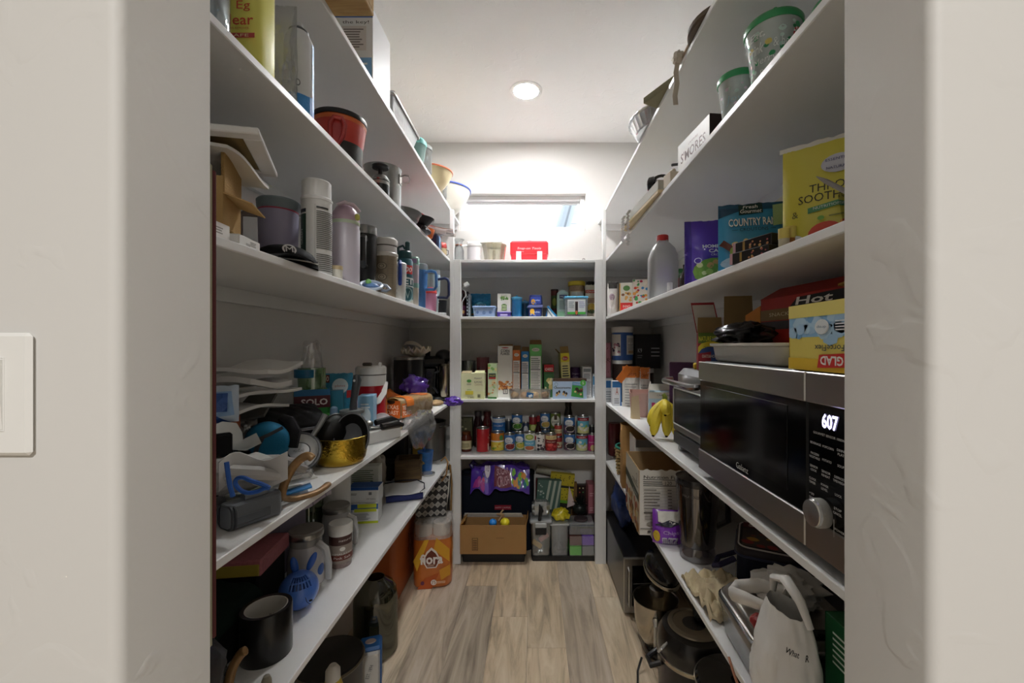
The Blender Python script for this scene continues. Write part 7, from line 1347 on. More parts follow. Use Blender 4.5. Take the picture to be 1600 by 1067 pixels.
carton('coffee_pod_box', 'tall black coffee pod box in the back right corner', 'carton', (.757, 2.80, S2+.221), -4, .165, .12, .225, mat('151417', .45), lambda a: (a.t('K9', .18, .52, .12, 'c9c9cc', w=.16), a.lines(.08, .3, .3, .42, 2, '77787c'), a.lines(.62, .35, .95, .68, 3, 'b9b9bc', .25, 0)))
# ---- right S3
def txtbag(lab, x, Y, rz, w_, h_, col, art, seed, th=.06, z=S3): return pouch('crouton_bag', lab, 'snack bag', (x, Y, z), rz, w_, h_, th, mat(col, .3, coat=.3), art, seed, .12, nu=22, nv=24)
def blue(a):
    a.p([(0, .88), (1, .90), (1, 1), (0, 1)], '15506f'); a.p([(0, .80), (.3, .88), (.3, .93), (0, .95)], '0f3f5c'); a.p([(.30, .82), (.66, .84), (.66, 1.0), (.30, .98)], '143a34'); a.t('Fresh', .48, .945, .055, 'eef0ea', w=.22, shear=.2, bold=.01); a.t('Gourmet', .48, .875, .06, 'eef0ea', w=.32, shear=.2, bold=.01)
    a.t('COUNTRY RANCH', .56, .70, .12, '1a3a4a', w=.84, bold=.03); a.t('COUNTRY RANCH', .555, .705, .12, 'f0f2f0', w=.84, bold=.02); a.t('CROUTONS', .5, .59, .05, '1d3a48', w=.42); a.r(.18, .585, .27, .592, '1d3a48'); a.r(.74, .585, .82, .592, '1d3a48'); a.p([(.78, .62), (1, .66), (1, .96), (.80, .94)], 'a8c48a'); a.p([(.0, .40), (.06, .46), (.22, .34), (.2, .24)], '5a2a1c'); a.e(.38, .28, .24, .13, '8fae4a'); a.blobs(.2, .2, .6, .42, 16, .05, ['d9b860', 'b8cf6a', '6f9a3a', 'e6cf8a', 'c98a4a'], 94); a.e(.35, .12, .34, .10, 'a9c8de')
def purp(a):
    a.r(0, .0, .12, 1, '3a2288'); a.t('HOMESTYLE', .62, .58, .055, 'f0eef4', w=.62, bold=.03); a.t('CAESAR', .66, .51, .055, 'f0eef4', w=.48, bold=.03); a.t('CROUTONS', .66, .45, .03, 'e0d8ee', w=.4); a.e(.85, .72, .16, .10, '1d4a3a'); a.t('food club', .85, .72, .04, 'e6ece6', w=.24); a.r(.62, .92, .9, .94, 'b9a8e0'); a.e(.55, .20, .42, .20, '7aa43c'); a.blobs(.2, .05, .95, .36, 26, .06, ['a8c860', 'd8e0a0', 'c99a5a', 'e0b880', '6f9a3a'], 95); a.e(.22, .36, .07, .045, 'd8d0ee'); a.e(.22, .36, .055, .035, '4a2a9c')
txtbag('blue country ranch croutons bag', .566, 1.085, -14, .158, .180, '3a9ac8', blue, 12, .055); txtbag('purple homestyle caesar croutons bag', .560, 1.315, -10, .160, .205, '5634b0', purp, 13, .05)
def yel(a):
    a.t('THROAT', .50, .56, .075, '3a3a2a', w=.46); a.t('SOOTHING', .46, .47, .075, '3a3a2a', w=.58); a.e(.52, .76, .15, .09, 'd6d6e0'); a.t('ESSENTIAL', .52, .80, .025, '3a3a7a', w=.22); a.t('NATURALS', .52, .72, .025, '3a3a7a', w=.2); a.p([(.26, .33), (.60, .37), (.60, .42), (.26, .38)], '5a9a6a'); a.t('NUTRITION', .43, .375, .025, 'e6efe6', w=.24, rot=3); a.t('&', .14, .34, .06, '6a6a3a'); a.e(.42, .12, .16, .115, 'd8503c'); a.e(.72, .17, .19, .135, 'e8a04a'); a.e(.14, .08, .09, .065, 'e6e9ea'); a.lines(.45, .27, .8, .30, 1, '9a9a4a'); a.e(.38, .27, .03, .02, '7ab04a')
t = txtbag('large yellow throat soothing pouch with torn white top edge', .594, .815, -42, .185, .215, 'ddd24e', yel, 14, .045)
g = G(); g.sheet(lambda u, v: (-.098+.20*u, -.001, .212+.010*v+.004*noise.noise(Vector((u*14, v, 3)))), 24, 2); part('torn_seal', g, mat('e4e2da', .6), t)
t = thing('pencil_cup', 'black square cup holding a pencil and a brush by the jamb', 'cup', (.590, .727, S3), -20)
part('cup_wall', loft(G(), [[(x*k, y*k, z) for x, y in rrect(.075, .075, .012)] for k, z in ((.80, 0), (.82, .004), (1.08, .085), (1.08, .088), (1.0, .088), (.76, .006))]), mat('0d0d0f', .12, coat=.6), t)
single('pencil', G().tube([(0, 0, 0), (-.058, .0, .030), (-.066, .0, .034), (-.076, .0, .039)], [.0042, .0042, .003, .0004], 8), mat('a09a94', .35), 'silver pencil sticking out of the black square cup', 'pencil', (.568, .725, S3+.066)); 
t = thing('mascara_brush', 'dark bristle brush on a silver stem in the black square cup', 'brush', (.585, .735, S3+.05)); part('stem', G().tube([(0, 0, 0), (-.004, -.002, .05), (-.014, -.006, .085)], .0036, 8), mat('8a8684', .3, metal=.8), t); part('bristles', G().tube([(-.014, -.006, .084), (-.024, -.010, .104), (-.032, -.012, .116)], [.004, .008, .005], 10), mat('1c1715', .9), t)
t = thing('cold_cream_jar', 'black glass jar with a cream lid behind the pencil cup', 'jar', (.672, .70, S3))
part('jar_body', G().lathe([(.036, 0), (.038, .004), (.038, .10), (.0005, .1)], 28), mat('17171a', .12, coat=.6), t); part('lid', G().lathe([(.040, .10), (.041, .105), (.041, .145), (.036, .155), (.0005, .156)], 28), mat('cfd0b4', .4), t); a = Art(.05, .05); a.r(0, 0, 1, 1, 'd9dcda'); a.t('OIL', .5, .5, .4, '3a5a3a', w=.6); a.cyl(t, .0383, .025, -150, -75)
t = thing('paperback_book', 'beige paperback book standing spine out', 'book', (.676, 1.085, S3), -8)
part('cover', G().box((0, 0, .105), (.036, .15, .21), .002), mat('cfc6ae', .6), t); part('pages', G().box((0, .003, .105), (.030, .150, .202), 0), mat('e6e0d0', .8), t); a = Art(.036, .21); a.t('WNAAA C', .5, .45, .10, '33302a', w=2.8, rot=-90); a.e(.5, .85, .12, .02, '1d1b18'); front(a, t, .036, .15, .21)
for i, (px, X, hh) in enumerate(((1225, .505, .048), (1235, .524, .055))):
    t = thing('mini_bottle', ('tiny dotted bottle with yellow cap next to black gold boxes', 'tiny amber bottle with yellow cap next to the yellow pouch')[i], 'bottle', LP(px, X, S3))
    part('bottle_body', G().lathe([(.009, 0), (.010, .002), (.010, hh*.55), (.0005, hh*.55)], 16), mat(('cfc4a8', 'b5702a')[i], .3, var=.4, vscale=90), t); part('cap', G().lathe([(.0105, hh*.52), (.0105, hh*.95), (.0005, hh*.96)], 16), mat('e3cf6a', .4), t)
for i in range(2):
    carton('tea_box', ('black and gold tea box, lower of the pair', 'black and gold tea box, upper of the pair')[i], 'carton', (.506+.012*i, .940+.01*i, S3+.027*i), -72, .108, .055, .026, mat('18130f', .3), lambda a: (a.r(.0, 0, .08, 1, 'c9a0a8'), a.r(.28, .1, .34, .9, 'a8843a'), a.blobs(.45, .2, .95, .8, 9, .03, ['c98a5a', 'd8b46a', 'b05a5a'], 96+i)))
t = thing('milk_jug', 'empty frosted plastic milk jug with red cap', 'milk jug', (.545, 1.76, S3), -10)
part('jug_wall', loft(G(), [[(x*k, y*k, z) for x, y in rrect(.118, .118, .028, 5)] for k, z in ((.92, 0), (1, .01), (1, .16), (.97, .185), (.80, .215), (.50, .238), (.36, .246), (.36, .252))]), clear('f2f4f4', .22, .3, .62, 'e4e6e6'), t, smooth=50); part('cap', G().lathe([(.024, .250), (.024, .272), (.022, .275), (.0005, .276)], 28, (0, 0, 0)), mat('cc2b2b', .4), t); part('jug_handle', G().tube([(.03, .02, .225), (.058, .04, .20), (.060, .045, .14), (.054, .045, .11)], .012, 8), clear('f2f4f4', .25, .3, .7, 'e4e6e6'), t)
carton('pasta_box', 'small red and green carton behind the milk jug', 'carton', (.648, 1.865, S3), -8, .055, .06, .15, mat('8a1f24', .5), lambda a: (a.r(0, .72, 1, 1, '2d7a3a'), a.t('Ital', .5, .85, .08, 'eef0e6', w=.6), a.blobs(.1, .05, .9, .35, 8, .13, ['e07a3a', 'd8a04a', '9c3a2a'], 98)))
single('dark_bottle', G().lathe([(.020, 0), (.022, .004), (.022, .08), (.009, .10), (.009, .125), (.0005, .126)], 18), mat('2a1c18', .2, coat=.4), 'small dark bottle beside the purple croutons bag', 'bottle', (.590, 1.62, S3))
single('white_vial', G().lathe([(.009, 0), (.010, .003), (.010, .055), (.0005, .056)], 14), mat('e6e6e2', .4), 'tiny white vial beside the dark bottle', 'vial', (.530, 1.62, S3))
carton('meal_box', 'red and white burger meal box on the croutons shelf', 'carton', (.545, 2.44, S3), -14, .07, .05, .175, mat('e6e2d6', .5), lambda a: (a.r(0, 0, 1, .34, 'd02a2a'), a.t('INNO', .5, .22, .08, 'f4f0ea', w=.6), a.t('WON', .5, .11, .08, 'f4f0ea', w=.5), a.e(.5, .82, .28, .09, '5a8a4a'), a.blobs(.15, .4, .85, .68, 9, .14, ['8a5a34', 'd9a85a', '6f9a3a', 'c9442f'], 99)))
carton('meal_box', 'colourful cartoon coloured candy carton beside burger meal box', 'carton', (.605, 2.36, S3), -14, .085, .05, .182, mat('e6dcd2', .5), lambda a: a.blobs(.02, .03, .98, .97, 44, .10, ['d84a34', 'e8a04a', '3a8ac8', '4aa85a', 'f0e6dc', 'b82a4a'], 100))
carton('meal_box', 'narrow teal and cream carton beside candy carton', 'carton', (.66, 2.30, S3), -14, .04, .05, .20, mat('e3e0b8', .5), lambda a: (a.r(0, .3, .5, 1, '3a9aa8'), a.lines(.5, .1, .9, .8, 6, '8a8a5a')))
pouch('potato_bag', 'golden brown snack bag in the corner by the right post', 'snack bag', (.578, 2.60, S3), -8, .085, .20, .06, mat('b07f2e', .3), lambda a: (a.e(.75, .6, .3, .2, 'e6dcc6'), a.e(.8, .72, .2, .12, '23405a'), a.r(.8, .0, 1, .4, '3a2418')), 101, .2)
pouch('white_snack_bag', 'white snack bag with black top at the right post', 'snack bag', (.503, 2.65, S3), -4, .07, .215, .05, mat('d8d5d2', .35), lambda a: (a.r(0, .8, 1, 1, '1d1715'), a.e(.4, .55, .25, .1, 'b09aa8')), 102, .25)
single('banana_chip_flap', G().slab(lambda u, v: (-.06+.12*u, -.03+.06*v, .012*math.sin(u*3)), 8, 4, .004), mat('b58f56', .8), 'tan cardboard flap wedged on top of the red snack box', 'cardboard', (.675, .81, TOPM+.170), -60, smooth=60)
# ---- right S4
def cup(lab, x, Y, r, h_, body, lid, art, straw=True):
    t = thing('holiday_tumbler', lab, 'tumbler', (x, Y, S4), -30)
    part('cup_wall', G().shell([(r*.66, 0), (r*.70, .004), (r*.98, h_*.92), (r, h_)], .002, 40), clear(body, .15, .05, .62, 'e6f0ec'), t); part('lid', G().lathe([(r*1.03, h_-.004), (r*1.05, h_), (r*1.05, h_+.008), (r*.98, h_+.014), (.0005, h_+.016)], 40), mat(lid, .3, coat=.3), t)
    if straw: part('straw', G().tube([(.01, .01, .01), (.004, .004, h_+.055)], .0045, 10), mat(lid, .35), t)
    a = Art(r*.85*D(190), h_*.9); art(a); a.cyl(t, r*.705, .006, -190, 0, r*.985)
def hol(a):
    a.blobs(0, .05, 1, .95, 40, .035, ['3aa86a', 'c9e0d6', 'b8d8cc', 'd9b0b0', '2d8a54', 'd9c86a'], 110); G_ = 'e9eeea'
    a.t('Eat,', .35, .84, .14, G_, w=.2, shear=.3, bold=.01); a.t('Drink', .30, .62, .17, G_, w=.24, shear=.2, bold=.01); a.t('& be', .62, .62, .15, G_, w=.18); a.t('Merry', .42, .38, .15, G_, w=.3, shear=.2); a.t('BE', .68, .42, .13, G_, w=.12); a.t('Bright', .50, .18, .12, G_, w=.28)
    for k in range(9): a.e(.80+.05*math.cos(PI*k/8), .72+.09*math.sin(PI*k/8), .012, .022, ('c8343a', 'f2eeee')[k % 2])
    for k in range(6): a.e(.75, .70-.04*k, .012, .022, ('c8343a', 'f2eeee')[k % 2])
cup('clear holiday tumbler with green lid, candy cane print and white script', .535, .930, .057, .135, 'c9eadc', '2f9a58', hol)
cup('pearly holiday tumbler with green rim beside the candy cane one', .530, 1.085, .046, .118, 'd6eaf0', '3aa86a', lambda a: (a.blobs(0, .05, 1, .95, 24, .035, ['b8d6e0', 'dcc9d6', 'c9e0d6'], 111), a.t('Joy', .5, .5, .22, 'a9c4cc', w=.3, shear=.2)), False)
cup('clear holiday tumbler with green lid behind the candy cane tumbler', .605, .825, .045, .10, 'd6eae2', '2f9a58', lambda a: a.blobs(0, .05, 1, .95, 20, .035, ['3aa86a', 'c9e0d6'], 112))
single('clear_bottle', G().shell([(.026, 0), (.028, .004), (.028, .10), (.014, .12), (.014, .14)], .002, 20), clear('eef0f0', .25, .05, .12), 'clear plastic bottle by the right jamb', 'bottle', (.52, .665, S4))
def smores(a): a.t("S'MORES", .5, .60, .24, '5a3a34', w=.78, bold=.01); a.t('CAMPFIRE', .52, .80, .05, '6d4a44', w=.3); a.lines(.2, .12, .8, .2, 1, 'c9c4c0')
t = carton('smores_box', 'white smores kit box with dark brown end', 'carton', (.600, 1.385, S4), -84, .215, .15, .145, mat('f0efec', .45), smores, ra=lambda a: a.r(0, 0, 1, 1, '35221f'))
single('dish_towel', crumple(.14, .10, .045, 115, .3, 5, 10), mat('b7b2a8', .8), 'grey cloth lying in front of the smores box', 'cloth', (.60, 1.215, S4), smooth=60)
t = carton('small_carton', 'small tan folded carton at the edge under smores box', 'carton', (.489, 1.478, S4), -80, .05, .035, .045, mat('cdbfa8', .6)); part('fold', G().box((0, 0, .05), (.045, .012, .012), .003, RX(.4)), mat('c2b39a', .6), t)
t = thing('lotion_bottle', 'small white pump bottle with black nozzle', 'bottle', (.545, 1.515, S4)); part('bottle_body', G().lathe([(.018, 0), (.02, .003), (.02, .05), (.008, .062), (.0005, .062)], 18), mat('e6e3de', .4), t); part('nozzle', G().tube([(0, 0, .06), (0, 0, .09), (-.02, -.004, .094), (-.045, -.01, .088)], .005, 8), mat('1a1a1b', .4), t)
t = thing('headphones', 'glossy black headphones lying on the flat wooden tray', 'headphones', (.520, 1.70, S4+.048), -20); t.scale = (1.25, 1.25, 1.25)
for s in (-1, 1): part('ear_cup', G().lathe([(.026, -.010), (.030, -.006), (.030, .006), (.022, .012), (.0005, .013)], 24, (s*.026, 0, .034), M=RZ(.3*s) @ RY(PI/2)), mat('101011', .15, coat=.6), t)
part('headband', G().tube([(.03*math.cos(PI*k/10), .006, .045+.022*math.sin(PI*k/10)) for k in range(11)], .005, 8), mat('121213', .3), t)
t = thing('wooden_tray', 'flat wooden tray with dark panel jutting over the shelf edge', 'tray', (.520, 1.80, S4), 3)
part('tray_base', G().box((0, 0, .006), (.15, .52, .012), .001), wood_mat('m_tray', 'b59f74', 'cbb78c', 'd8c8a2', 2, .6, 'Y'), t); part('dark_panel', G().box((-.002, -.08, -.0005), (.08, .16, .002)), mat('33291f', .7), t)
for s in (-1, 1): part('tray_side', G().box((s*.071, 0, .030), (.008, .52, .036), .001), mat('a9a79c', .5), t)
for s in (-1, 1): part('tray_end', G().box((0, s*.256, .030), (.134, .008, .036), .001), mat('a9a79c', .5), t)
part('small_plate', G().box((-.07, .17, .012), (.016, .04, .01), .002), mat('6d665a', .5), t)
for i, (y, L) in enumerate(((1.985, .075), (1.90, .11))):
    xs = .442-.0523*(y-1.80); g = G(); rib(g, [(xs+.006, y, S4+.0488), (xs, y, S4+.0495)]+[(xs-.003-.007*(k % 2), y, S4+.044-(L+.04)*k/18) for k in range(19)], .012, .0008, (0, 1, 0)); single('zigzag_ribbon', g, mat('eeeeee', .6), ('short white zigzag ribbon hanging from the tray shelf', 'long white zigzag ribbon hanging from the tray shelf')[i], 'ribbon')
# ---- right S5
t = thing('serving_board', 'round dark wooden board overhanging the highest right shelf', 'board', (.560, 1.20, S5), 0); part('board', G().lathe([(.105, 0), (.11, .004), (.11, .016), (.105, .02), (.0005, .02)], 36), mat('5a4a3c', .6), t); part('cloth_edge', G().box((-.06, .09, .012), (.06, .06, .022), .008), mat('cbb9a4', .8), t)
t = thing('fabric_ribbon', 'cream fabric ribbon hanging from the highest right shelf', 'ribbon', (.462, 1.33, S5)); g = G(); rib(g, [(.03, .0, .012), (0, 0, .013), (-.006, .004, -.03), (.0, .012, -.06), (-.004, .02, -.095), (-.002, .018, -.125)], .016, .001, (0, 1, .2)); part('tail', g, mat('d6cbbb', .8), t); part('bow', crumple(.035, .04, .035, 120, .4, 5, 10), mat('d9cfc0', .8), t)
single('olive_box', G().box((0, 0, .012), (.20, .16, .024), .003), mat('8d8867', .6), 'flat olive box corner overhanging the highest right shelf', 'box', (.535, 1.535, S5), 28)
pouch('wrap_bag', 'clear crinkled bag on the flat olive box', 'bag', (.535, 1.52, S5+.025), -30, .12, .05, .03, BAGCLEAR, None, 121, .4)
t = thing('foil_pan', 'fluted foil pan overhanging the highest right shelf', 'foil pan', (.545, 1.78, S5)); g = G(); g.lathe([(.10, 0), (.105, .004), (.125, .05), (.134, .052), (.134, .056), (.122, .054), (.10, .006)], 64, sx=1.0, sy=1.2); g.v = [(x*(1+.02*(i % 2)), y*(1+.02*(i % 2)), z) for i, (x, y, z) in enumerate(g.v)]; part('pan_wall', g, mat('cfd1d2', .25, metal=.9), t, smooth=20)
# ---- right S1
t = thing('nutrition_box', 'large open grocery carton with nutrition table overhanging the shelf', 'box', (.540, 1.795, S1), -3)
w_, d_, h_, k = .225, .30, .255, .004; g = G()
for c2, dd in (((0, -d_/2, h_/2), (w_, k, h_)), ((0, d_/2, h_/2), (w_, k, h_)), ((-w_/2, 0, h_/2), (k, d_, h_)), ((w_/2, 0, h_/2), (k, d_, h_)), ((0, 0, k/2), (w_, d_, k))): g.box(c2, dd)
part('box_body', g, mat('b3946a', .8), t)
a = Art(w_, h_); a.r(0, 0, 1, 1, 'd9d5cc'); a.t('Nutrition Facts', .42, .90, .05, '2c2b28', w=.7, bold=.01); a.r(.06, .855, .94, .865, '33312e'); a.lines(.06, .79, .45, .85, 2, '44423e'); [a.t(s_, x, .81, .055, '33312e') for s_, x in (('120', .50), ('160', .68), ('40', .86))]; a.r(.06, .765, .94, .775, '33312e')
[(a.r(.06, .73-.045*i, .94, .733-.045*i, '9a968e'), a.lines(.07, .70-.045*i, .36, .722-.045*i, 1, '66635c'), a.lines(.48, .70-.045*i, .55, .722-.045*i, 1, '55524c', .5, 0), a.lines(.66, .70-.045*i, .72, .722-.045*i, 1, '55524c', .5, 0)) for i in range(8)]
a.r(.06, .36, .94, .375, '33312e'); a.lines(.08, .26, .9, .35, 4, '77746c', .4); a.e(.2, .2, .09, .035, '8a867c'); a.r(.0, .12, .5, .13, '33312e'); a.e(.15, .08, .03, .02, '4a4844')
a.flat(t, (-w_/2, -d_/2-k/2, 0), (1, 0, 0), (0, 0, 1)); a = Art(d_, h_); a.r(0, 0, 1, 1, 'cfc8b8'); a.t('2', .85, .84, .13, '33312c'); a.lines(.55, .70, .95, .78, 2, '66604f'); a.p([(.0, .60), (1, .50), (1, .62), (0, .74)], '23301f'); a.t('Organic', .75, .57, .05, 'd9dcd0', w=.3); a.blobs(.02, .02, .98, .45, 50, .06, ['a8703a', 'd9b070', '8a3a24', 'e3d0a0', '6d4a24', 'b8532c'], 130); a.flat(t, (-w_/2-k/2, d_/2, 0), (0, -1, 0), (0, 0, 1))
g = G(); g.sheet(lambda u, v: (-w_/2+w_*u, -d_/2-.003, h_-.004+.014*v*(.5+.5*noise.noise(Vector((u*12, 0, 4))))), 30, 1); part('torn_edge', g, mat('d9d5cc', .8), t)
t = thing('oats_box', 'white oats carton with thin grey lettering behind the nutrition carton', 'box', (.600, 2.055, S1), -4); w_, d_, h_ = .22, .16, .265; g = G()
for c2, dd in (((0, -d_/2, h_/2), (w_, k, h_)), ((0, d_/2, h_/2), (w_, k, h_)), ((-w_/2, 0, h_/2+.02), (k, d_, h_+.04)), ((w_/2, 0, h_/2), (k, d_, h_)), ((0, 0, k/2), (w_, d_, k))): g.box(c2, dd)
part('box_body', g, mat('d2cec6', .6), t); a = Art(w_, h_); a.t("oats'", .45, .84, .12, '55534e', w=.5); a.lines(.1, .5, .9, .7, 3, '8a877f'); a.flat(t, (-w_/2, -d_/2-k/2, 0), (1, 0, 0), (0, 0, 1))
t = thing('paper_bag', 'creased brown paper bag between the basket and oats carton', 'bag', (.545, 2.235, S1), -6)
g = G(); g.sheet(lambda u, v: (.075*(1+.04*noise.noise(Vector((u*8, v*6, 1))))*max(-1, min(1, 1.35*math.cos(2*PI*u))), .055*(1+.05*noise.noise(Vector((u*8, v*6, 7))))*max(-1, min(1, 1.35*math.sin(2*PI*u))), .33*v+.008*noise.noise(Vector((u*9, 3, 3)))*v), 40, 18); part('bag_wall', g, mat('b08a58', .85), t, smooth=40); part('bag_bottom', G().box((0, 0, .003), (.14, .10, .004)), mat('a07c4c', .85), t)
t = thing('wicker_basket', 'woven straw basket with teal rim near the right post', 'basket', (.585, 2.43, S1))
WM = mat('b39a6a', .8, var=.35, vscale=60)
part('basket_wall', G().shell([(.082, 0), (.088, .006), (.10, .155)], .004, 32), mat('8a7348', .9), t)
for r_ in range(8):
    z = .012+.019*r_; rr = .089+.012*z/.155+.001
    part('weave_row', G().tube([((rr+.005*math.sin(k*PI/2+r_*PI/2*2+(r_ % 2)*PI/2))*math.cos(2*PI*k/48), (rr+.005*math.sin(k*PI/2+(r_ % 2)*PI))*math.sin(2*PI*k/48), z+.003*math.sin(k*1.7)) for k in range(48)], .0075, 6, True), WM, t)
part('teal_rim', G().tube([(.102*math.cos(2*PI*k/32), .102*math.sin(2*PI*k/32), .160) for k in range(32)], .008, 6, True), mat('3a8a78', .7), t)
pouch('foil_snack_bag', 'silver foil snack bag poking out of the straw basket', 'snack bag', (.560, 2.42, S1+.10), -14, .11, .19, .05, mat('b9bcc0', .2, metal=.7), None, 133, .5)
single('red_jar', G().lathe([(.04, 0), (.044, .006), (.044, .20), (.04, .22), (.0005, .222)], 24), mat('5a1a1c', .3), 'dark red jar in the corner behind the straw basket', 'jar', (.555, 2.86, S1)); single('yellow_tube', G().lathe([(.02, 0), (.022, .22), (.0005, .222)], 18), mat('c9a83a', .4), 'mustard tube beside the dark red jar', 'tube', (.610, 2.80, S1))
t = pouch('snack_bag', 'bright purple snack bag with a barcode before nutrition carton', 'snack bag', (.510, 1.585, S1), -8, .112, .125, .055, mat('8a3fc0', .25, coat=.4), lambda a: (a.r(.28, .06, .80, .24, 'e0d6e8'), [a.r(.30+.03*i, .08, .315+.03*i, .22, '3a3044') for i in range(16)], a.t('Chips', .55, .42, .14, 'd8b8ee', w=.5), a.e(.1, .3, .1, .16, 'd8b83a'), a.p([(.15, .72), (.6, .66), (.98, .78), (.98, 1), (.15, 1)], 'dcd9d0'), a.p([(.0, .62), (.55, .60), (.9, .7), (.5, .78)], '2a2a3c')), 135, .25)
t = thing('blender_jar', 'smoky clear blender jar with a dark lid', 'blender jar', (.582, 1.480, S1), -20)
SMK = clear('c9c4c8', .14, .04, .10, '4a4448')
part('jar_wall', G().shell([(.052, .045), (.058, .05), (.066, .15), (.073, .265)], .003, 40), SMK, t); part('jar_base', G().lathe([(.056, 0), (.060, .004), (.058, .03), (.054, .048), (.0005, .048)], 40), clear('d9d4da', .2, .05, .3, '8a8590'), t); part('lid', G().lathe([(.076, .262), (.077, .268), (.074, .285), (.055, .292), (.0005, .294)], 40), mat('2c2a2d', .2, coat=.4), t); part('lid_cap', G().lathe([(.03, .29), (.03, .302), (.0005, .304)], 24), mat('3a373b', .25), t)
part('blade_post', G().lathe([(.012, .05), (.010, .09), (.003, .10)], 14), STEEL, t); part('jar_handle', G().tube([(.06, .03, .24), (.10, .05, .235), (.105, .055, .12), (.062, .035, .10)], .010, 8), SMK, t); a = Art(.06, .012); a.t('MAX LINE', .5, .5, .8, '8a8688', w=.9); a.cyl(t, .0722, .225, -135, -85)
t = thing('lunch_bag', 'navy lunch bag printed with chillies under a clear topped lid', 'lunch bag', (.722, 1.235, S1), -28)
part('bag_body', loft(G(), [[(x*k, y*k, z) for x, y in rrect(.21, .20, .03, 5)] for k, z in ((.94, 0), (1, .01), (1.0, .14), (.98, .15))]), mat('191c2c', .7), t, smooth=50)
lid = part('lid', loft(G(), [[(x*k, y*k, z) for x, y in rrect(.215, .205, .03, 5)] for k, z in ((1, .148), (1.01, .155), (1, .168), (.92, .174))]), mat('22151c', .6), t, smooth=50); part('piping', G().tube([(x, y, .150) for x, y in rrect(.216, .206, .03, 5)], .004, 6, True), mat('2b2f4a', .6), lid); part('piping', G().tube([(x*.93, y*.93, .174) for x, y in rrect(.216, .206, .03, 5)], .0025, 6, True), mat('b9b4b0', .5), lid)
a = Art(.19, .18); a.r(.02, .02, .98, .72, '3a2a24'); a.blobs(.05, .05, .95, .68, 22, .07, ['6d2f1c', 'b8862a', '8a1f1c', '2a1f1c', '55301c'], 136); a.r(.02, .76, .98, .98, '5a1020'); a.t('SQUIDS', .5, .87, .16, 'd9cfc8', w=.8, bold=.03); a.flat(t, (-.095, -.09, .1755), (1, 0, 0), (0, 1, 0))
for fn, O, U, w2 in (('f', (-.10, -.1015, .01), (1, 0, 0), .20), ('l', (-.1065, .095, .01), (0, -1, 0), .19)):
    a = Art(w2, .12); rd = random.Random(6)
    for i in range(11): cx, cy = rd.uniform(.08, .92), rd.uniform(.1, .9); cc = rd.choice(['b8cc2a', 'c23a2a', 'd8c83a', '8ab02a']); a.p([(cx-.05, cy), (cx-.01, cy+.10), (cx+.05, cy+.14), (cx+.03, cy+.02), (cx, cy-.06)], cc)
    a.flat(t, O, U, (0, 0, 1))
part('carry_handle', G().tube([(-.11, -.06, .12), (-.15, -.08, .10), (-.165, -.06, .085), (-.16, .0, .085), (-.11, .03, .10)], .007, 6, flat=1.6), mat('2d2a44', .7), t)
single('canvas_bag', G().slab(lambda u, v: (.475+.12*u, 1.12+.22*v, S1+.012+.055*abs(noise.noise(Vector((u*4, v*4, 2))))+.05*u*(1-abs(2*v-1))+.012*noise.noise(Vector((u*11, v*11, 5)))), 22, 26, .008), mat('c6b797', .9), 'crumpled beige canvas bag in front of the lunch bag', 'bag', smooth=60)
# electric roaster with steel lid
t = thing('food_warmer', 'black rectangular electric warmer with a steel lid and clip latch', 'food warmer', (.606, .990, S1), -3)
w_, d_ = .25, .25
part('body', loft(G(), [[(x*k, y*k, z) for x, y in rrect(w_, d_, .045, 6)] for k, z in ((.86, 0), (.92, .01), (1, .075), (1.03, .085), (1.03, .10), (.98, .105))]), mat('101012', .25, coat=.4), t, smooth=40); part('steel_lid', loft(G(), [[(x*k, y*k, z) for x, y in rrect(w_*.95, d_*.95, .042, 6)] for k, z in ((1, .104), (1, .112), (.94, .124), (.9, .126))]), mat('b0aca4', .32, metal=.85), t, smooth=40)
part('lid_rim', G().tube([(x, y, .106) for x, y in rrect(w_*.965, d_*.965, .042, 6)], .004, 6, True), mat('d2d0cb', .25, metal=.9), t); part('latch', G().tube([(-.02, -.09, .128), (.0, -.11, .138), (.03, -.108, .136), (.045, -.09, .130)], .006, 8), BLACKP, t); part('latch_plate', G().box((.01, -.095, .128), (.05, .03, .006), .002), BLACKP, t)
single('copper_cord', G().tube([(.462, .985, S1+.012), (.456, .95, S1+.004), (.462, .90, S1-.04), (.464, .86, S1-.10)], .003, 6), mat('b5795a', .5), 'thin copper coloured cord hanging from the shelf under the warmer', 'cord')
# plastic bags
WB = mat('e9e7e3', .45, sub=.3)
def wbag(u, v):
    a = 2*PI*u; r = (.078+.022*math.sin(PI*min(1, v*1.15)))*(1+.16*noise.noise(Vector((math.cos(a)*2, math.sin(a)*2, v*4)))+.07*noise.noise(Vector((math.cos(a)*6, math.sin(a)*6, v*9)))); 
    if v > .86: r *= 1-(v-.86)*2.0
    if v < .08: r *= (v/.08)**.5+.02
    return (r*math.cos(a)*.75, r*1.15*math.sin(a), .30*v)
t = thing('grocery_bag', 'full white plastic grocery bag with black script hanging over the shelf', 'grocery bag', (.466, .770, S1), 0); t.scale = (.58, .72, .90)
part('bag_body', G().sheet(wbag, 48, 34), WB, t, smooth=60)
a = Art(.14, .05); a.t('What', .25, .6, .5, '2b2b2d', w=.36, shear=.3, bold=.01); a.t('R', .68, .5, .5, '2b2b2d', w=.14, shear=.3, bold=.01)
def mpb(u, v):
    uu = .60+(u/.14)*.20; p = Vector(wbag(uu, .78+v*1.4)); return p, Vector((p.x, p.y, 0)).normalized()
a.put(t, mpb, .012, eps=.0012)
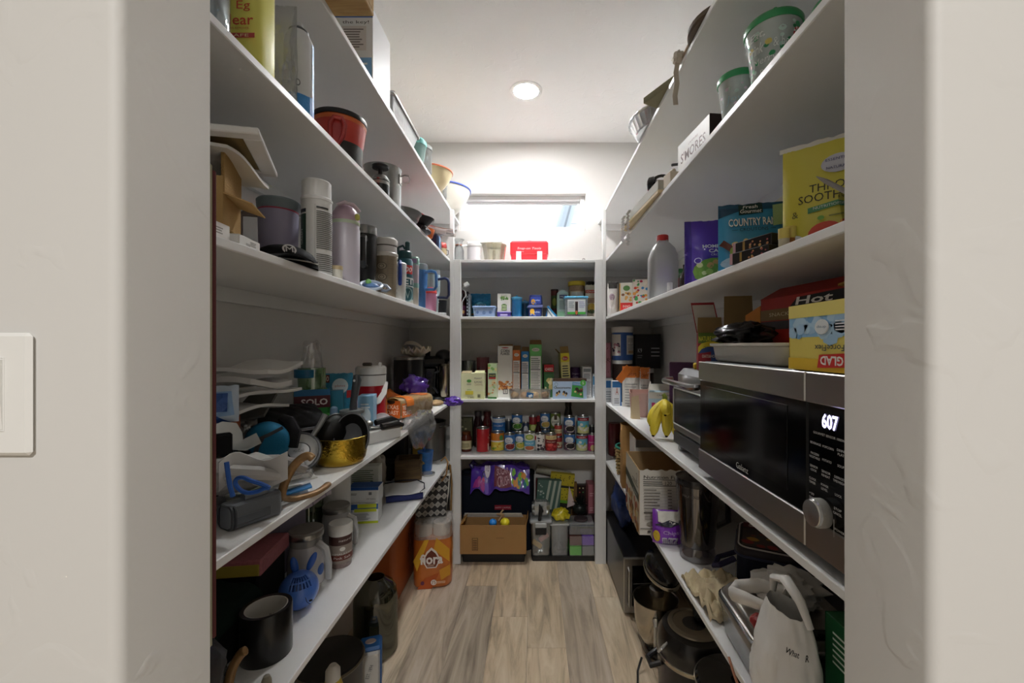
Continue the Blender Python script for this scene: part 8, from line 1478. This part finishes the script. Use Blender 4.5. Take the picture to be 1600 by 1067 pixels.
for i, (c_, dd, sd, lab) in enumerate((((.615, 1.01, S1+.127), (.15, .13, .075), 140, 'crumpled white plastic bag draped on the steel lid'), ((.600, .665, S1+.276), (.12, .12, .066), 141, 'gathered white plastic bag mouth above the grocery bag'))):
    single('plastic_bag', crumple(*dd, sd, .42, 5, 18), WB, lab, 'bag', c_, 20*i, smooth=60)
t = thing('bag_handles', 'white plastic bag loops tied with a dark red tag', 'bag handles', (0, 0, 0)); g = G(); g.tube([(.50, .86, S1+.20), (.475, .93, S1+.185), (.47, .98, S1+.165), (.495, 1.01, S1+.165), (.54, .99, S1+.18), (.57, .93, S1+.20)], [.012, .016, .018, .016, .016, .012], 8, True, flat=.6); part('loop', g, WB, t, smooth=60); g = G(); g.tube([(.476, .715, S1+.262), (.468, .73, S1+.300), (.466, .77, S1+.318), (.468, .81, S1+.300), (.474, .825, S1+.262)], [.006, .009, .011, .009, .006], 8, flat=.7); part('loop', g, WB, t, smooth=60); part('red_tag', crumple(.035, .05, .03, 142, .4, 5, 8), mat('8a1f20', .5), t).location = (.478, .876, S1+.150)
def newell(a): a.lines(.1, .72, .92, .94, 6, 'd6e3d8', .35, .15); a.t('newell', .45, .56, .10, 'eef2ec', w=.55, bold=.02); a.p([(.30, .615), (.42, .655), (.54, .625), (.42, .67)], 'eef2ec'); a.lines(.12, .33, .75, .44, 3, 'd6e3d8', .35, .2); a.lines(.12, .26, .55, .29, 1, 'd6e3d8')
carton('newell_box', 'dark green carton with white print standing by the right jamb', 'carton', (.592, .650, S1), -90, .19, .14, .275, mat('12562f', .5), newell, la=lambda a: a.r(0, 0, 1, 1, '0f4a28'))
# ================================================================ right floor
t = thing('toaster_oven', 'black countertop oven with steel framed glass door on the floor', 'toaster oven', (.612, 2.20, 0), 0)
w_, d_, h_ = .275, .62, .29
part('case', G().box((0, d_/2, .012+h_/2), (w_, d_, h_), .004), mat('121214', .28, var=.3, vscale=8), t)
for sx in (-1, 1):
    for y in (.04, d_-.04): part('foot', G().lathe([(.014, 0), (.014, .013), (.0005, .013)], 12, (sx*.11, y, 0)), BLACKP, t)
dr = part('door_frame', G().box((0, -.004, .012+h_/2), (w_, .02, h_), .004), mat('a8a6a2', .3, metal=.9), t); part('door_glass', G().box((.006, -.0155, .012+h_/2), (w_-.07, .004, h_-.075), .001), mat('0a0a0c', .05, coat=.6), dr); part('door_handle', G().tube([(-.115, -.016, .06), (-.115, -.04, .065), (-.115, -.04, .25), (-.115, -.016, .255)], .006, 8), STEEL, dr)
for z in (.10, .17): part('oven_rack', G().tube([(-.09, -.019, z), (.10, -.019, z+.01)], .0015, 5), STEEL, t)
t = thing('stand_mixer', 'black stand mixer with a steel bowl on the floor', 'stand mixer', (.600, 1.985, 0), 0)
part('base', loft(G(), [[(x*k-.005, y*k, z) for x, y in rrect(.17, .26, .08, 6)] for k, z in ((.95, 0), (1, .006), (.98, .03), (.85, .045))]), mat('0e0e10', .25, coat=.5), t, smooth=50); part('neck', loft(G(), [[(x*k+.05, y*k+.08, z) for x, y in rrect(.10, .09, .03, 5)] for k, z in ((1.1, .03), (.9, .15), (1, .30))]), mat('0e0e10', .25, coat=.5), t, smooth=50)
part('motor_head', G().ell((.01, .01, .355), (.07, .15, .062), 26, 16), mat('0f0f11', .25, coat=.5), t); part('trim_band', G().tube([(.01+.071*math.cos(x), .01+.151*math.sin(x), .335) for x in [2*PI*i/32 for i in range(32)]], .008, 8, True, flat=.5), mat('b9b2a2', .25, metal=.9), t); part('hub', G().lathe([(.03, .27), (.034, .30), (.0005, .31)], 20, (-.03, -.06, 0)), mat('9a9690', .3, metal=.9), t)
b = part('bowl', G().shell([(.05, .045), (.062, .05), (.085, .09), (.097, .16), (.10, .24), (.104, .245)], .003, 40, (-.03, -.04, 0)), mat('b7afa0', .2, metal=1.0), t); part('bowl_handle', G().tube([(-.06, -.136, .20), (-.065, -.175, .195), (-.066, -.178, .11), (-.055, -.134, .10)], .008, 8, flat=1.6), STEEL, b)
t = thing('pressure_cooker', 'round black pressure cooker with steel lid ring and silver control strip', 'cooker', (.625, 1.625, 0), -12)
part('pot_body', G().lathe([(.125, 0), (.132, .006), (.136, .22), (.0005, .22)], 44), mat('111113', .3, coat=.3), t); part('steel_band', G().lathe([(.1362, .215), (.141, .22), (.141, .232), (.136, .236)], 44), mat('b0a99a', .25, metal=.9), t); part('lid', G().lathe([(.138, .234), (.14, .24), (.136, .29), (.118, .322), (.085, .334), (.0005, .338)], 44), mat('0f0f11', .3, coat=.4), t); part('lid_ring', G().lathe([(.098, .331), (.096, .337), (.080, .340), (.078, .336)], 44), mat('9c9484', .35, metal=.8), t)
part('control_strip', G().box((-.112, -.070, .288), (.026, .10, .008), .002, RZ(-.55) @ RY(-.9)), mat('c4c2bd', .35, metal=.4), t); part('side_handle', G().tube([(-.13, -.05, .20), (-.165, -.06, .19), (-.175, -.01, .185), (-.136, .02, .20)], .010, 8), BLACKP, t); part('lid_handle', G().box((.03, .05, .352), (.05, .10, .03), .01), BLACKP, t)
t = thing('slow_cooker', 'black crock pot with a glass lid beside the pressure cooker', 'cooker', (.655, 1.345, 0), 0)
part('pot_body', G().lathe([(.11, 0), (.118, .006), (.125, .32), (.0005, .32)], 40), mat('121214', .35), t); part('lid', G().lathe([(.124, .322), (.126, .327), (.118, .338), (.06, .352), (.0005, .356)], 40), mat('18181b', .12, coat=.6), t); part('lid_rim', G().tube([(x, y, .326) for x, y in circ(.126, 40)], .003, 6, True), mat('8a867e', .3, metal=.8), t); part('lid_knob', G().lathe([(.010, .352), (.010, .368), (.018, .372), (.016, .382), (.0005, .384)], 16), BLACKP, t)
single('power_cord', G().tube([Vector((.475, 1.83, .05)), Vector((.45, 1.80, .012)), Vector((.435, 1.74, .005)), Vector((.445, 1.66, .004)), Vector((.462, 1.56, .004)), Vector((.478, 1.50, .004))], .0045, 6), mat('0f0f10', .5), 'black power cord looping on the floor beside the pressure cooker', 'cord')
single('blue_bag', crumple(.15, .30, .30, 150, .3, 4, 16), mat('1d3a78', .5, var=.5, vscale=14), 'dark blue shopping bag squashed on the black floor oven', 'bag', (.57, 2.62, .303), smooth=60)
